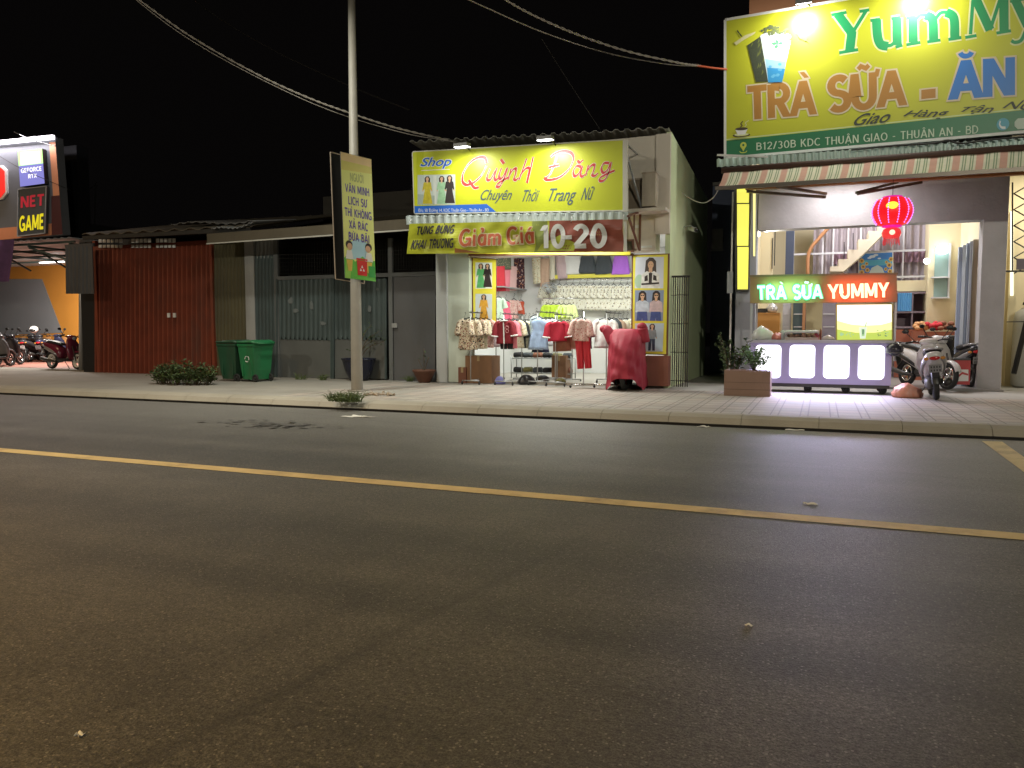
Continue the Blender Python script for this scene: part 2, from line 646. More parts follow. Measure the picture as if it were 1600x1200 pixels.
# ---------------------------------------------------------------- street lighting (this street's lamps and added fill lamps; poles are built further down)
WARM = (1.0, 0.74, 0.42)
STREET_AND_FILL = [((-9.6, 10.6, 9.4), 300, (0.98, 0.98, 0.86), 112), ((-8.0, -3.5, 9.0), 960, (1.0, 0.58, 0.14), 125), ((9.0, -13.0, 10.0), 1000, (1.0, 0.95, 0.78), 110), ((-25.0, 9.0, 9.4), 420, (1.0, 0.66, 0.34), 150), ((-14.0, -13.0, 10.0), 430, (1.0, 0.94, 0.78), 110)]  # rear neutral lamps are added facade fill; far left one added for the shutter
for (x, y, z), wt, c, spr in STREET_AND_FILL:
    area_lamp("street_and_fill_light", (x, y, z - 0.12), ((x, y, 0) if y > 0 else ((x, y + 1.8, 0) if y > -5 else (x - .35 * abs(x) * (x > 0), 16, 1.5))), wt, 0.5, c, spread=spr)

# ---------------------------------------------------------------- ground, road, kerb, pavement
GUT, KERB = 11.05, 11.55


def asphalt():
    m = bpy.data.materials.new("asphalt")
    m.use_nodes = True
    N, L = m.node_tree.nodes, m.node_tree.links
    b = N["Principled BSDF"]
    tc = N.new("ShaderNodeTexCoord")

    def noise(s, d=8, r=0.6, vec=None):
        n = N.new("ShaderNodeTexNoise")
        n.inputs["Scale"].default_value = s
        n.inputs["Detail"].default_value = d
        n.inputs["Roughness"].default_value = r
        L.new(vec or tc.outputs["Object"], n.inputs["Vector"])
        return n.outputs["Fac"]

    def ramp(f, stops):
        r = N.new("ShaderNodeValToRGB")
        for i, (p, c) in enumerate(stops):
            e = r.color_ramp.elements[i] if i < 2 else r.color_ramp.elements.new(p)
            e.position = p
            e.color = (*c, 1) if isinstance(c, tuple) else (c, c, c, 1)
        L.new(f, r.inputs["Fac"])
        return r.outputs["Color"]

    def mix(a, b_, f, bt="MIX"):
        x = N.new("ShaderNodeMix")
        x.data_type, x.blend_type = "RGBA", bt
        for s, v in ((x.inputs["A"], a), (x.inputs["B"], b_), (x.inputs["Factor"], f)):
            if isinstance(v, tuple):
                s.default_value = (*v, 1)
            elif isinstance(v, (int, float)):
                s.default_value = v
            else:
                L.new(v, s)
        return x.outputs["Result"]
    big = ramp(noise(0.35, 5), [(0.3, (0.066, 0.063, 0.059)), (0.7, (0.090, 0.086, 0.080))])
    # long wheel-polished bands and drips running along the street
    mp = N.new("ShaderNodeMapping")
    mp.inputs["Scale"].default_value = (0.05, 1.3, 1)
    L.new(tc.outputs["Object"], mp.inputs["Vector"])
    band = ramp(noise(1.0, 3, 0.5, mp.outputs["Vector"]), [(0.35, 0.74), (0.65, 1.2)])
    col = mix(big, band, 1.0, "MULTIPLY")
    grain = ramp(noise(110, 4, 0.8), [(0.36, 0.28), (0.66, 1.85)])
    col = mix(col, grain, 1.0, "MULTIPLY")
    grain = ramp(noise(34, 5, 0.8), [(0.36, 0.5), (0.66, 1.55)])
    col = mix(col, grain, 1.0, "MULTIPLY")
    blot = ramp(noise(2.6, 6, 0.65), [(0.35, 0.84), (0.65, 1.14)])
    col = mix(col, blot, 1.0, "MULTIPLY")
    # pale stones
    vo = N.new("ShaderNodeTexVoronoi")
    vo.inputs["Scale"].default_value = 55
    L.new(tc.outputs["Object"], vo.inputs["Vector"])
    st = N.new("ShaderNodeMath")
    st.operation = "LESS_THAN"
    st.inputs[1].default_value = 0.27
    L.new(vo.outputs["Distance"], st.inputs[0])
    pick = N.new("ShaderNodeSeparateColor")
    L.new(vo.outputs["Color"], pick.inputs[0])
    gt = N.new("ShaderNodeMath")
    gt.operation = "GREATER_THAN"
    gt.inputs[1].default_value = 0.76
    L.new(pick.outputs[0], gt.inputs[0])
    ml = N.new("ShaderNodeMath")
    ml.operation = "MULTIPLY"
    L.new(st.outputs[0], ml.inputs[0])
    L.new(gt.outputs[0], ml.inputs[1])
    col = mix(col, (0.20, 0.19, 0.175), ml.outputs[0])
    # grey kerbside dust, widened and paled to carry the shops' spilled light
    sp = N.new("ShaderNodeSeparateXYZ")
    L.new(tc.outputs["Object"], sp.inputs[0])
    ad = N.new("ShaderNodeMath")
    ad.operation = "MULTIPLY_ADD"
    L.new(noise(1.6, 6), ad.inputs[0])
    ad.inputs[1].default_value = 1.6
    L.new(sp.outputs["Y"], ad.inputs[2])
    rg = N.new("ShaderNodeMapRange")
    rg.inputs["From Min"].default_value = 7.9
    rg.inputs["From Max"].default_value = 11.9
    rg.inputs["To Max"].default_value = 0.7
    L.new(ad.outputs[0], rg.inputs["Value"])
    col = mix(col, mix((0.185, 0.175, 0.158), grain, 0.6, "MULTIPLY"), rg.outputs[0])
    # narrow darker bands across the asphalt, most of them slanting over the near lane
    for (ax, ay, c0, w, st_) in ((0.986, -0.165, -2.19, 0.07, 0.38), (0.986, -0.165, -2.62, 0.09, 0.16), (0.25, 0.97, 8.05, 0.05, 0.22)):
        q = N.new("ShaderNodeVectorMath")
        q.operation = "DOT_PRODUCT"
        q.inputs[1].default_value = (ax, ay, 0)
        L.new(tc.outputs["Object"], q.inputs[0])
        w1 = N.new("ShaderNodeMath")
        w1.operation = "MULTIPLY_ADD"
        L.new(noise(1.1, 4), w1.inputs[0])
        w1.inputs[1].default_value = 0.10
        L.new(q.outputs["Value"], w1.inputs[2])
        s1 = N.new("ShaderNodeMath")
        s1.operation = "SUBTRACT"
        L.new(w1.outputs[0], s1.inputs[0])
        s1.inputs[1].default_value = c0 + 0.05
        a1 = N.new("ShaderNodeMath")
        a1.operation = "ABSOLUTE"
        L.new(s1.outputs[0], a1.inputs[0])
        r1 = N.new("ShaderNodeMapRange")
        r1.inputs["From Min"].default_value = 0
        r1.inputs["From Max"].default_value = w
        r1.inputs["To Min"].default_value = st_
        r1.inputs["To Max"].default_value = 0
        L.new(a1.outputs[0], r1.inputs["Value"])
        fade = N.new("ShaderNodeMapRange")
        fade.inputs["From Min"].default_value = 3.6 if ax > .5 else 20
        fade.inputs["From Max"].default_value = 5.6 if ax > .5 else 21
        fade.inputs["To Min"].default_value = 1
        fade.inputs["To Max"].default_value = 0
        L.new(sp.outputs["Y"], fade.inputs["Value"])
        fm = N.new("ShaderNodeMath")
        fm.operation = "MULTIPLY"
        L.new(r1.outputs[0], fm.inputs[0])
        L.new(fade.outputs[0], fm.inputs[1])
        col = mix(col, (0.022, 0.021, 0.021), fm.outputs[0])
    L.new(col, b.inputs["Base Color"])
    b.inputs["Roughness"].default_value = 0.54
    b.inputs["Specular IOR Level"].default_value = 0.45
    bp = N.new("ShaderNodeBump")
    bp.inputs["Strength"].default_value = 0.55
    bp.inputs["Distance"].default_value = 0.012
    L.new(noise(70, 4, 0.7), bp.inputs["Height"])
    L.new(bp.outputs["Normal"], b.inputs["Normal"])
    return m


def paving():
    """Cement tiles, 0.4 m, pressed with a double groove; some tiles pinkish."""
    m = mat("paving_tiles", (0.37, 0.365, 0.33), 0.7, 0.22, 1.2, bump=0.25, bscale=40, dirt=0.35, dirtcol=(0.2, 0.18, 0.15))
    N, L = m.node_tree.nodes, m.node_tree.links
    b = N["Principled BSDF"]
    prev = b.inputs["Base Color"].links[0].from_socket
    tc = N.new("ShaderNodeTexCoord")
    sp = N.new("ShaderNodeSeparateXYZ")
    L.new(tc.outputs["Object"], sp.inputs[0])

    def mth(op, a, b_=None, c=None):
        x = N.new("ShaderNodeMath")
        x.operation = op
        for i, v in enumerate((a, b_, c)):
            if v is None:
                continue
            if isinstance(v, (int, float)):
                x.inputs[i].default_value = v
            else:
                L.new(v, x.inputs[i])
        return x.outputs[0]

    def lines(s, at, w):
        f = mth("FRACT", mth("DIVIDE", s, 0.4))
        return mth("LESS_THAN", mth("ABSOLUTE", mth("SUBTRACT", f, at)), w)
    acc = None
    for s, ats in ((sp.outputs["X"], ((0.37, 0.024), (0.63, 0.024))), (sp.outputs["Y"], ((0.37, 0.03), (0.63, 0.03)))):
        for at, w in ats:
            q = lines(s, at, w)
            acc = q if acc is None else mth("MAXIMUM", acc, q)
    cx = mth("FLOOR", mth("ADD", mth("DIVIDE", sp.outputs["X"], 0.4), 0.5))
    cy_ = mth("FLOOR", mth("ADD", mth("DIVIDE", sp.outputs["Y"], 0.4), 0.5))
    cb = N.new("ShaderNodeCombineXYZ")
    L.new(cx, cb.inputs[0])
    L.new(cy_, cb.inputs[1])
    wn = N.new("ShaderNodeTexWhiteNoise")
    L.new(cb.outputs[0], wn.inputs["Vector"])
    rp = N.new("ShaderNodeValToRGB")
    rp.color_ramp.elements[0].color = (0.86, 0.82, 0.8, 1)
    rp.color_ramp.elements[1].color = (1.1, 1.03, 1.0, 1)
    e = rp.color_ramp.elements.new(0.75)
    e.color = (1.08, 0.92, 0.88, 1)
    L.new(wn.outputs["Value"], rp.inputs["Fac"])
    mu = N.new("ShaderNodeMix")
    mu.data_type, mu.blend_type = "RGBA", "MULTIPLY"
    mu.inputs["Factor"].default_value = 1
    L.new(prev, mu.inputs["A"])
    L.new(rp.outputs["Color"], mu.inputs["B"])
    mx = N.new("ShaderNodeMix")
    mx.data_type = "RGBA"
    mx.inputs["B"].default_value = (0.12, 0.11, 0.10, 1)
    L.new(mth("MULTIPLY", acc, 0.75), mx.inputs["Factor"])
    L.new(mu.outputs["Result"], mx.inputs["A"])
    L.new(mx.outputs["Result"], b.inputs["Base Color"])
    return m


concrete = mat("concrete", (0.30, 0.28, 0.245), 0.8, 0.22, 0.9, bump=0.3, bscale=30, dirt=0.5, dirtcol=(0.13, 0.115, 0.09))
kerb_m = mat("kerb_concrete", (0.33, 0.30, 0.245), 0.8, 0.18, 1.4, bump=0.25, bscale=35, dirt=0.45, dirtcol=(0.16, 0.14, 0.10))
black_m = mat("black_grime", (0.012, 0.011, 0.010), 0.9, 0.3, 3)
earth_m = mat("dark_earth", (0.05, 0.045, 0.035), 0.9, 0.3, 0.6)
yellow_paint = mat("yellow_road_paint", (0.62, 0.48, 0.23), 0.65, 0.25, 5, bump=0.4, bscale=60, dirt=0.75, dirtcol=(0.25, 0.18, 0.09))

g = MB().grid(lambda u, v: (-400 + 800 * u, -300 + 900 * v, -0.09), 4, 4).build("ground", earth_m)
tag(g, "dark bare ground under street and plots", "ground", kind="structure")
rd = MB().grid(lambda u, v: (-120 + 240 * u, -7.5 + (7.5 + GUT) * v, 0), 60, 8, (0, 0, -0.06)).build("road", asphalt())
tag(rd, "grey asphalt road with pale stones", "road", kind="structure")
ln = MB()
ln.grid(lambda u, v: (-60 + 120 * u, 5.755 + 0.19 * v, 0.004), 60, 1)
tag(ln.build("road_marking", yellow_paint), "long yellow centre line along the road", "road marking", kind="structure")
a, b_, c, d = G(1534, 689, 0.004), G(1566, 690, 0.004), G(1788, 846, 0.004), G(1750, 848, 0.004)
m2 = MB()
m2.add([d, c, b_, a], [(0, 1, 2, 3)])
tag(m2.build("road_marking", yellow_paint), "short slanting yellow stripe reaching the kerb", "road marking", kind="structure")

k = MB()
for i in range(-40, 30):        # precast kerb stones with open joints
    x0, x1 = i * 1.02 + 0.003, (i + 1) * 1.02 - 0.003
    k.prism([(x0, GUT + 0.11, 0.0), (x0, GUT + 0.12, 0.03), (x0, GUT + 0.20, 0.11), (x0, GUT + 0.32, 0.148), (x0, KERB, 0.15), (x0, KERB, -0.08), (x0, GUT + 0.11, -0.08)], (x1 - x0, 0, 0))
tag(k.build("kerb", kerb_m), "sloping pale concrete kerb stones", "kerb", kind="structure")
gt = MB()
gt.box(-60, 40, GUT, GUT + 0.112, -0.085, -0.05)
gt.box(-60, 40, GUT + 0.098, GUT + 0.106, -0.049, 0.028)
tag(gt.build("gutter", black_m), "narrow black gutter slot along the kerb", "gutter", kind="structure")
sw = MB()
XT = -9.3
sw.grid(lambda u, v: (-60 + (60 + XT) * u, KERB + 0.003 + (60 - KERB) * v, 0.15), 20, 12, (0, 0, -0.2))
tag(sw.build("pavement", concrete), "plain worn concrete pavement", "pavement", kind="structure")
sw = MB()
sw.grid(lambda u, v: (XT + (50 - XT) * u, KERB + 0.003 + (15.75 - KERB) * v, 0.15), 20, 4, (0, 0, -0.2))
tag(sw.build("tiled_pavement", paving()), "pale square cement paving tiles", "pavement", kind="structure")
sw = MB()
sw.grid(lambda u, v: (XT + (50 - XT) * u, 15.753 + 45 * v, 0.147), 20, 12, (0, 0, -0.2))
tag(sw.build("forecourt", mat("forecourt_cement", (0.34, 0.33, 0.31), 0.75, 0.2, 0.8, bump=0.2, bscale=30, dirt=0.4, dirtcol=(0.16, 0.15, 0.13))), "smooth cement ground before the shops", "pavement", kind="structure")

# ---------------------------------------------------------------- shared materials
steel_dark = mat("dark_steel", (0.05, 0.048, 0.045), 0.5, 0.2, 6, metal=0.4)
galv = mat("galvanised_steel", (0.42, 0.43, 0.43), 0.45, 0.2, 3, metal=0.5, dirt=0.5, dirtcol=(0.16, 0.13, 0.1))
white_m = mat("white_paint", (0.72, 0.71, 0.68), 0.6, 0.08, 2, dirt=0.3, dirtcol=(0.4, 0.38, 0.33))
black_p = mat("black_plastic", (0.018, 0.018, 0.019), 0.4, 0.2, 8)
rubber = mat("rubber", (0.02, 0.02, 0.02), 0.85, 0.2, 10)
chrome = mat("chrome", (0.65, 0.65, 0.66), 0.18, 0.05, 4, metal=1.0)
leaf_d = mat("leaf_dark", (0.045, 0.075, 0.022), 0.6, 0.4, 6)
leaf_m = mat("leaf_mid", (0.085, 0.12, 0.035), 0.6, 0.35, 6)
twig_m = mat("twig", (0.09, 0.065, 0.04), 0.8, 0.2, 10)
soil_m = mat("soil", (0.04, 0.03, 0.022), 0.95, 0.3, 8)
terra = mat("terracotta", (0.30, 0.11, 0.055), 0.7, 0.2, 6, dirt=0.4)


def leaves(mb, spots, size, n, spread, up=0.4, rnd=random):
    """Single leaves, each a bent two-face blade, round the given points."""
    for (x, y, z) in spots:
        for _ in range(n):
            p = Vector((x + rnd.gauss(0, spread), y + rnd.gauss(0, spread), z + rnd.gauss(0, spread * 0.8)))
            d = Vector((rnd.uniform(-1, 1), rnd.uniform(-1, 1), rnd.uniform(-0.4, 1) * up * 2)).normalized()
            s = d.cross(Vector((rnd.uniform(-.4, .4), rnd.uniform(-.4, .4), 1))).normalized()
            L = size * rnd.uniform(0.6, 1.3)
            w = L * 0.28
            u = s.cross(d)
            mb.add([p, p + d * L * .5 + s * w + u * w * .4, p + d * L, p + d * L * .5 - s * w + u * w * .4], [(0, 1, 2), (0, 2, 3)])


# ---------------------------------------------------------------- street lamps and added fill lamps
def lamp_post(x, y, hx, hy, hz, label):
    t = thing("street_lamp", label, "street lamp", (x, y, 0.15), "street lamps along the road")
    m = mat("lamp_post_paint", (0.24, 0.22, 0.185), 0.6, 0.2, 5, dirt=0.8, dirtcol=(0.2, 0.17, 0.13))
    MB().tube([(x, y, 0.15), (x, y, 0.2), (x, y, hz - 0.3)], [0.125, 0.118, 0.062], 16).build("pole", m, t)
    MB().tube([(x, y, 0.15), (x, y, 0.175), (x, y, 0.18)], [0.19, 0.19, 0.12], 16).build("base_plate", m, t)
    MB().tube(cat_rom([(x, y, hz - 0.32), (x + (hx - x) * .3, y + (hy - y) * .3, hz + .05), (hx, hy, hz)], 6), 0.035, 8).build("arm", m, t)
    h = MB().loft([(-.42, 0, 0, .05, .03), (-.3, 0, 0, .13, .06), (0, 0, 0.01, .16, .075), (.3, 0, 0, .12, .05), (.36, 0, 0, .05, .02)])
    dirv = Vector((hx - x, hy - y, 0)).normalized()
    Mx = Matrix.Translation((hx, hy, hz)) @ Matrix.Rotation(math.atan2(dirv.y, dirv.x), 4, "Z")
    h.v = [tuple(Mx @ Vector(p)) for p in h.v]
    hd = h.build("lamp_head", galv, t)
    gl = MB().box(-.22, .22, -.1, .1, -.088, -.078, Mx)
    gl.build("lamp_glass", glow("street_lamp_glow", (1, .75, .45), 12), hd)
    return t


pole = G(558, 611)
lamp_post(pole.x, pole.y, STREET_AND_FILL[0][0][0], STREET_AND_FILL[0][0][1], 9.4, "tall grey lamp post carrying two notice boards beside the kerb")
lamp_post(-8.0, -6.5, *STREET_AND_FILL[1][0], "tall grey lamp post on the near side of the road, at left")
lamp_post(-25.0, 13.2, *STREET_AND_FILL[3][0], "tall grey lamp post added unseen beyond the games cafe to light the red shutter")
lamp_post(-14.0, -16.0, *STREET_AND_FILL[4][0], "unseen lamp post added far back at left as fill for the shop fronts")
lamp_post(9.0, -16.0, *STREET_AND_FILL[2][0], "unseen lamp post added behind the near side at right as fill for the shop fronts")

# notice boards on the pole: back to back, standing across the street
bn = Vector((0.92, -0.39, 0)).normalized()
PLB = Plane(Vector((pole.x, pole.y, 0)) + bn * 0.14, bn)
qf = [(532, 237), (580, 249), (587, 440), (539, 434)]
t = thing("notice_board", "yellow and green litter notice on the lit face of the lamp post", "sign", PLB.hit(560, 340), "notice boards on the lamp post")
pslab(MB(), PLB, qf, 0.02).build("panel", mat("board_back", (0.06, 0.06, 0.06), 0.6), t)
pr = Print(PLB, qf, 0.002)
ylime = mat("print_lime", (0.78, 0.82, 0.28), 0.45, 0.06, 2)
navy = mat("print_navy", (0.13, 0.10, 0.36), 0.5, 0.1, 4)
pr.poly([(0, 0), (1, 0), (1, 1), (0, 1)], ylime)
pr.poly([(0, .93), (1, .93), (1, 1), (0, 1)], mat("print_peach", (0.82, 0.62, 0.34), 0.5))
pr.poly([(0, .86), (1, .88), (1, .935), (0, .935)], mat("print_lemon", (0.72, 0.66, 0.2), 0.5))
pr.poly([(.25, .16), (.75, .16), (.8, .3), (.5, .33), (.2, .29)], mat("print_sky", (0.42, 0.66, 0.78), 0.5))
pr.poly([(0, 0), (1, 0), (1, .17), (.8, .15), (.6, .19), (.35, .14), (.15, .2), (0, .16)], mat("print_grass", (0.13, 0.5, 0.07), 0.5))
pr.poly([(0, 0), (.18, 0), (.26, .19), (.08, .2)], mat("print_leaf", (0.3, 0.6, 0.1), 0.5))
for i, s in enumerate(("NGƯỜI", "VĂN MINH", "LỊCH SỰ", "THÌ KHÔNG", "XẢ RÁC", "BỪA BÃI")):
    hw = (.2, .36, .28, .4, .28, .31)[i]
    yb = .81 - i * .096
    pr.text(s, (.5 - hw * 1.08, yb - .024, .5 + hw * 1.08, yb + .040), mat("print_grey", (0.45, 0.5, 0.2), 0.5) if i == 0 else navy, .2)
skin = mat("print_skin", (0.62, 0.38, 0.24), 0.5)
hairm = mat("print_hair", (0.03, 0.02, 0.02), 0.5)
wht = mat("print_white", (0.75, 0.75, 0.73), 0.5)
redm = mat("print_red", (0.62, 0.03, 0.03), 0.5)
for cx_, lean in ((.17, .02), (.8, -.02)):
    pr.ell(cx_, .27, .11, .034, hairm)
    pr.ell(cx_ + lean, .255, .085, .028, skin)
    pr.poly([(cx_ - .13, .155), (cx_ + .13, .155), (cx_ + .08, .225), (cx_ - .08, .225)], wht)
    pr.poly([(cx_ - .1, .15), (cx_ + .1, .15), (cx_ + .06, .06), (cx_ - .06, .06)], mat("print_gold", (.7, .5, .1), .5))
pr.poly([(.42, .035), (.72, .035), (.74, .155), (.40, .155)], redm)
pr.poly([(.39, .158), (.75, .158), (.75, .172), (.39, .172)], redm)
for a0 in (90, 210, 330):
    cx_, cy_ = .57 + .055 * math.cos(R(a0)), .09 + .017 * math.sin(R(a0))
    pr.poly([(cx_ - .035, cy_ - .011), (cx_ + .035, cy_ - .011), (cx_, cy_ + .013)], wht)
pr.poly([(.78, .03), (.98, .03), (.99, .12), (.77, .12)], mat("print_green", (.05, .36, .08), .5))
pr.build("printed_face", t)
PLK = Plane(Vector((pole.x, pole.y, 0)) - bn * 0.17, bn)
qb = [(516, 238), (563, 249), (569, 443), (524, 436)]
t = thing("notice_board", "dark board with a thin pale rim seen edge on behind the printed notice", "sign", PLK.hit(540, 340), "notice boards on the lamp post")
pslab(MB(), PLK, qb, 0.02).build("panel", mat("board_dark", (0.008, 0.008, 0.008), 0.8, 0.1), t)
fr = MB()
for i in range(4):
    fr.bar(PLK.hit(*qb[i], 0.006), PLK.hit(*qb[(i + 1) % 4], 0.006), 0.016)
fr.build("rim", mat("board_rim", (0.45, 0.36, 0.27), 0.5), t)
br = MB()
for py in (255, 425):
    c = PLB.hit(560, py)
    br.tube([Vector((pole.x, pole.y, c.z)) + bn * 0.13, Vector((pole.x, pole.y, c.z)) - bn * 0.18], 0.02, 8)
br.build("bracket", galv, t)

# grass tuft at the pole's foot, weeds and litter
def tuft(name, label, c, r, h, n, m, flat=0.5):
    mb = MB()
    for _ in range(n):
        a_, q = random.uniform(0, 6.28), r * math.sqrt(random.random())
        p = Vector(c) + Vector((q * math.cos(a_), q * math.sin(a_) * .6, 0))
        d = Vector((random.gauss(0, flat), random.gauss(0, flat), 1)).normalized()
        L = h * random.uniform(.5, 1.2)
        s = d.cross(Vector((random.gauss(0, 1), random.gauss(0, 1), .1))).normalized() * 0.006
        e = p + d * L + Vector((d.x * L * .5, d.y * L * .5, -L * .25))
        mb.add([p - s, p + s, p + d * L * .55 + s * .8, p + d * L * .55 - s * .8, e], [(0, 1, 2, 3), (3, 2, 4)])
    return tag(base_at(mb.build(name, m), c), label, "grass", kind="stuff")


pg = G(540, 627)
tuft("grass_tuft", "tuft of grass at the foot of the lamp post", (pg.x, pg.y, .15), .32, .26, 420, leaf_m, .75)
for i, (px, py, r) in enumerate(((470, 593, .16), (505, 594, .1), (640, 596, .08), (420, 594, .1))):
    q = G(px, py)
    tuft("weeds", "thin weeds along the foot of the grey gates", (q.x, q.y, .15), r, .22, 60, leaf_m, .5)
rb = MB()
q = G(575, 617)
for _ in range(24):
    p = q + Vector((random.uniform(-.05, .55), random.uniform(-.15, .15), .02))
    Mx = Matrix.Translation(p) @ Matrix.Rotation(random.uniform(0, 3), 4, (random.random(), random.random(), 1))
    s = random.uniform(.015, .05)
    rb.box(-s, s, -s * .6, s * .6, -s * .4, s * .4, Mx)
tag(base_at(rb.build("rubble", mat("rubble", (.3, .24, .18), .9, .3, 5)), q), "small broken mortar lumps by the lamp post", "rubble", kind="stuff")


def scrap(name, label, px, py, z, w, d, m, cat="litter", group=None):
    q = G(px, py, z)
    rr = random.Random(int(px * 7 + py))
    ph = rr.uniform(0, 6)
    mb = MB().grid(lambda u, v: (q.x + (u - .5) * w * (1 + .25 * math.sin(5 * v + ph)), q.y + (v - .5) * d * (1 + .3 * math.sin(4 * u + ph)), z + .003 + .012 * abs(math.sin(4 * u + ph) * math.cos(3 * v + ph * 2))), 8, 6, (0, 0, -.002))
    return tag(base_at(mb.build(name, m), q), label, cat, group)


paper_m = mat("pale_paper", (.7, .68, .62), .7, .15, 8)
scrap("paper_scrap", "crumpled pale paper on the road in front of the lamp post", 556, 651, 0, .3, .22, paper_m)
scrap("paper_scrap", "small dirty paper flap beside the crumpled paper on the road", 572, 652, 0, .26, .16, mat("grey_paper", (.32, .3, .27), .8))
scrap("paper_scrap", "white scrap in the gutter below the covered motorbike", 1100, 667, 0, .16, .1, paper_m)
scrap("paper_scrap", "white scrap in the gutter below the milk tea kiosk", 1242, 672, 0, .2, .1, paper_m)
scrap("paper_scrap", "tiny white flake on the asphalt below the kiosk", 1266, 788, 0, .09, .05, paper_m)
scrap("paper_scrap", "white flake lying alone in the bottom left of the road", 124, 1150, 0, .028, .02, paper_m)
scrap("paper_scrap", "pale flat stone chip near the middle of the near lane", 1170, 978, 0, .032, .02, paper_m)
pt = MB()
q = G(430, 664, .004)
for _ in range(60):
    p = q + Vector((random.gauss(0, .42), random.gauss(0, .16), 0))
    s = random.uniform(.03, .1)
    ph = random.random() * 6
    pt.add([p + Vector((s * math.cos(ph + a_) * random.uniform(.6, 1.3), s * .6 * math.sin(ph + a_), 0.0004 * _)) for a_ in (0, 1.2, 2.5, 3.8, 5)], [(0, 1, 2, 3, 4)])
tag(pt.build("asphalt_patch", mat("tar_patch", (.075, .071, .067), .8, .3, 9)), "cracked dark tar patch in the far lane", "road patch", kind="structure")

# ---------------------------------------------------------------- shrub, bins, pots on the left pavement
def shrub(name, label, c, sx, sy, h, n):
    t = thing(name, label, "shrub", c)
    st, lf = MB(), MB()
    spots = []
    for _ in range(n):
        a_ = random.uniform(0, 6.28)
        q = math.sqrt(random.random())
        p0 = Vector(c) + Vector((sx * q * math.cos(a_) * .8, sy * q * math.sin(a_) * .8, 0))
        top = p0 + Vector((math.cos(a_) * .14, math.sin(a_) * .1, h * (1.08 - .45 * q * q) * random.uniform(.7, 1.1)))
        st.tube([p0, p0.lerp(top, .5) + Vector((random.gauss(0, .02), 0, 0)), top], [.006, .005, .002], 5)
        spots += [p0.lerp(top, f) for f in (.35, .55, .75, .95)]
    leaves(lf, spots, .085, 5, .045)
    for f in range(len(lf.f)):
        lf.m[f] = 1 if (f // 12) % 3 == 0 else 0
    st.build("stems", twig_m, t)
    lf.build("leaves", [leaf_d, leaf_m], t)
    return t


q = G(281, 601)
shrub("leafy_shrub", "low spreading green shrub on the pavement before the red shutter", (q.x, q.y + .1, .15), .92, .38, .44, 120)


def bin_(px, py, label, m, s=1.0, rot=0.0, logo=False):
    q = G(px, py)
    t = thing("wheelie_bin", label, "bin", (0, 0, 0), "green wheelie bins")
    b = MB()
    rings = [(0.06, .20, .24), (.3, .235, .275), (.88, .27, .33), (.92, .29, .35), (.96, .29, .35)]
    vs, fs = [], []
    for (z, hx, hy) in rings:
        vs += [(-hx, -hy, z), (hx, -hy, z), (hx, hy, z), (-hx, hy, z)]
    for i in range(len(rings) - 1):
        for k_ in range(4):
            fs.append((i * 4 + k_, i * 4 + (k_ + 1) % 4, i * 4 + 4 + (k_ + 1) % 4, i * 4 + 4 + k_))
    fs += [(3, 2, 1, 0), (16, 17, 18, 19)]
    b.add(vs, fs)
    for sx in (-.15, 0.15):
        b.box(sx - .02, sx + .02, -.30, -.262, .15, .8)
    b.build("body", m, t)
    l = MB().loft([(-.31, 0, .985, .33, .02), (-.3, 0, 1.0, .36, .035), (.2, 0, 1.02, .36, .045), (.33, 0, .99, .35, .03)], 16, e=6)
    l.tube([(.3, -.25, .99), (.38, -.25, .97), (.38, .25, .97), (.3, .25, .99)], .018, 8)
    l.build("lid", m, t)
    for sy in (-.25, .25):
        w = MB().torus((.24, sy, .1), .075, .026, "y", 16, 8)
        w.ball((.24, sy, .1), .05, 8, sy=.6)
        w.build("wheel", rubber, t)
    if logo:
        e = MB()
        for a0 in (100, 220, 340):
            e.torus((.02, -.312, .58), .07, .012, "y", 8, 6, a0, a0 + 85, .4)
        e.build("emblem", wht, t)
    t.location = (q.x, q.y + .3, .15)
    t.rotation_euler = (0, 0, rot)
    t.scale = (s, s, s)
    return t


bin_(354, 596, "darker green wheelie bin next to the red shutter, half hidden by its twin", mat("bin_dark_green", (.014, .07, .034), .45, .25, 4, dirt=.6), .93, R(4))
bin_(387, 597, "brighter green wheelie bin with a recycling mark beside the grey gates", mat("bin_green", (.022, .19, .07), .42, .2, 4, dirt=.6), .93, R(-7), True)


def pot(name, label, c, prof, m, sx=1.0):
    t = thing(name, label, "plant pot", c)
    MB().lathe(prof, c, 24).build("pot", m, t)
    return t


q = G(566, 594)
c = Vector((q.x, 15.85, .15))
t = pot("plant_pot", "big dark blue glazed pot standing behind the lamp post", c, [(.20, 0), (.24, .02), (.33, .25), (.385, .46), (.40, .5), (.42, .51), (.42, .54), (.36, .54), (.35, .47), (.02, .46)], mat("blue_glaze", (.012, .014, .032), .25, .2, 4))
MB().lathe([(.01, .462), (.345, .464), (.01, .47)], c, 20).build("soil", soil_m, t)
st, lf = MB(), MB()
sp_ = []
for (dx, dy, h) in ((.45, 0, .55), (.62, -.05, .75), (.3, .1, .9), (-.15, .05, .35), (.75, -.1, .5), (-.3, 0, .3)):
    e = c + Vector((dx, dy, .45 + h))
    md = c + Vector((dx * .35, dy * .3, .45 + h * .65))
    pts = cat_rom([c + Vector((0, 0, .45)), md, e], 5)
    st.tube(pts, [.014 - .010 * i / len(pts) for i in range(len(pts))], 6)
    sp_ += pts[6:]
leaves(lf, sp_, .08, 2, .04)
st.build("branches", twig_m, t)
lf.build("leaves", leaf_d, t)
q = G(668, 597)
c = Vector((q.x, 15.8, .15))
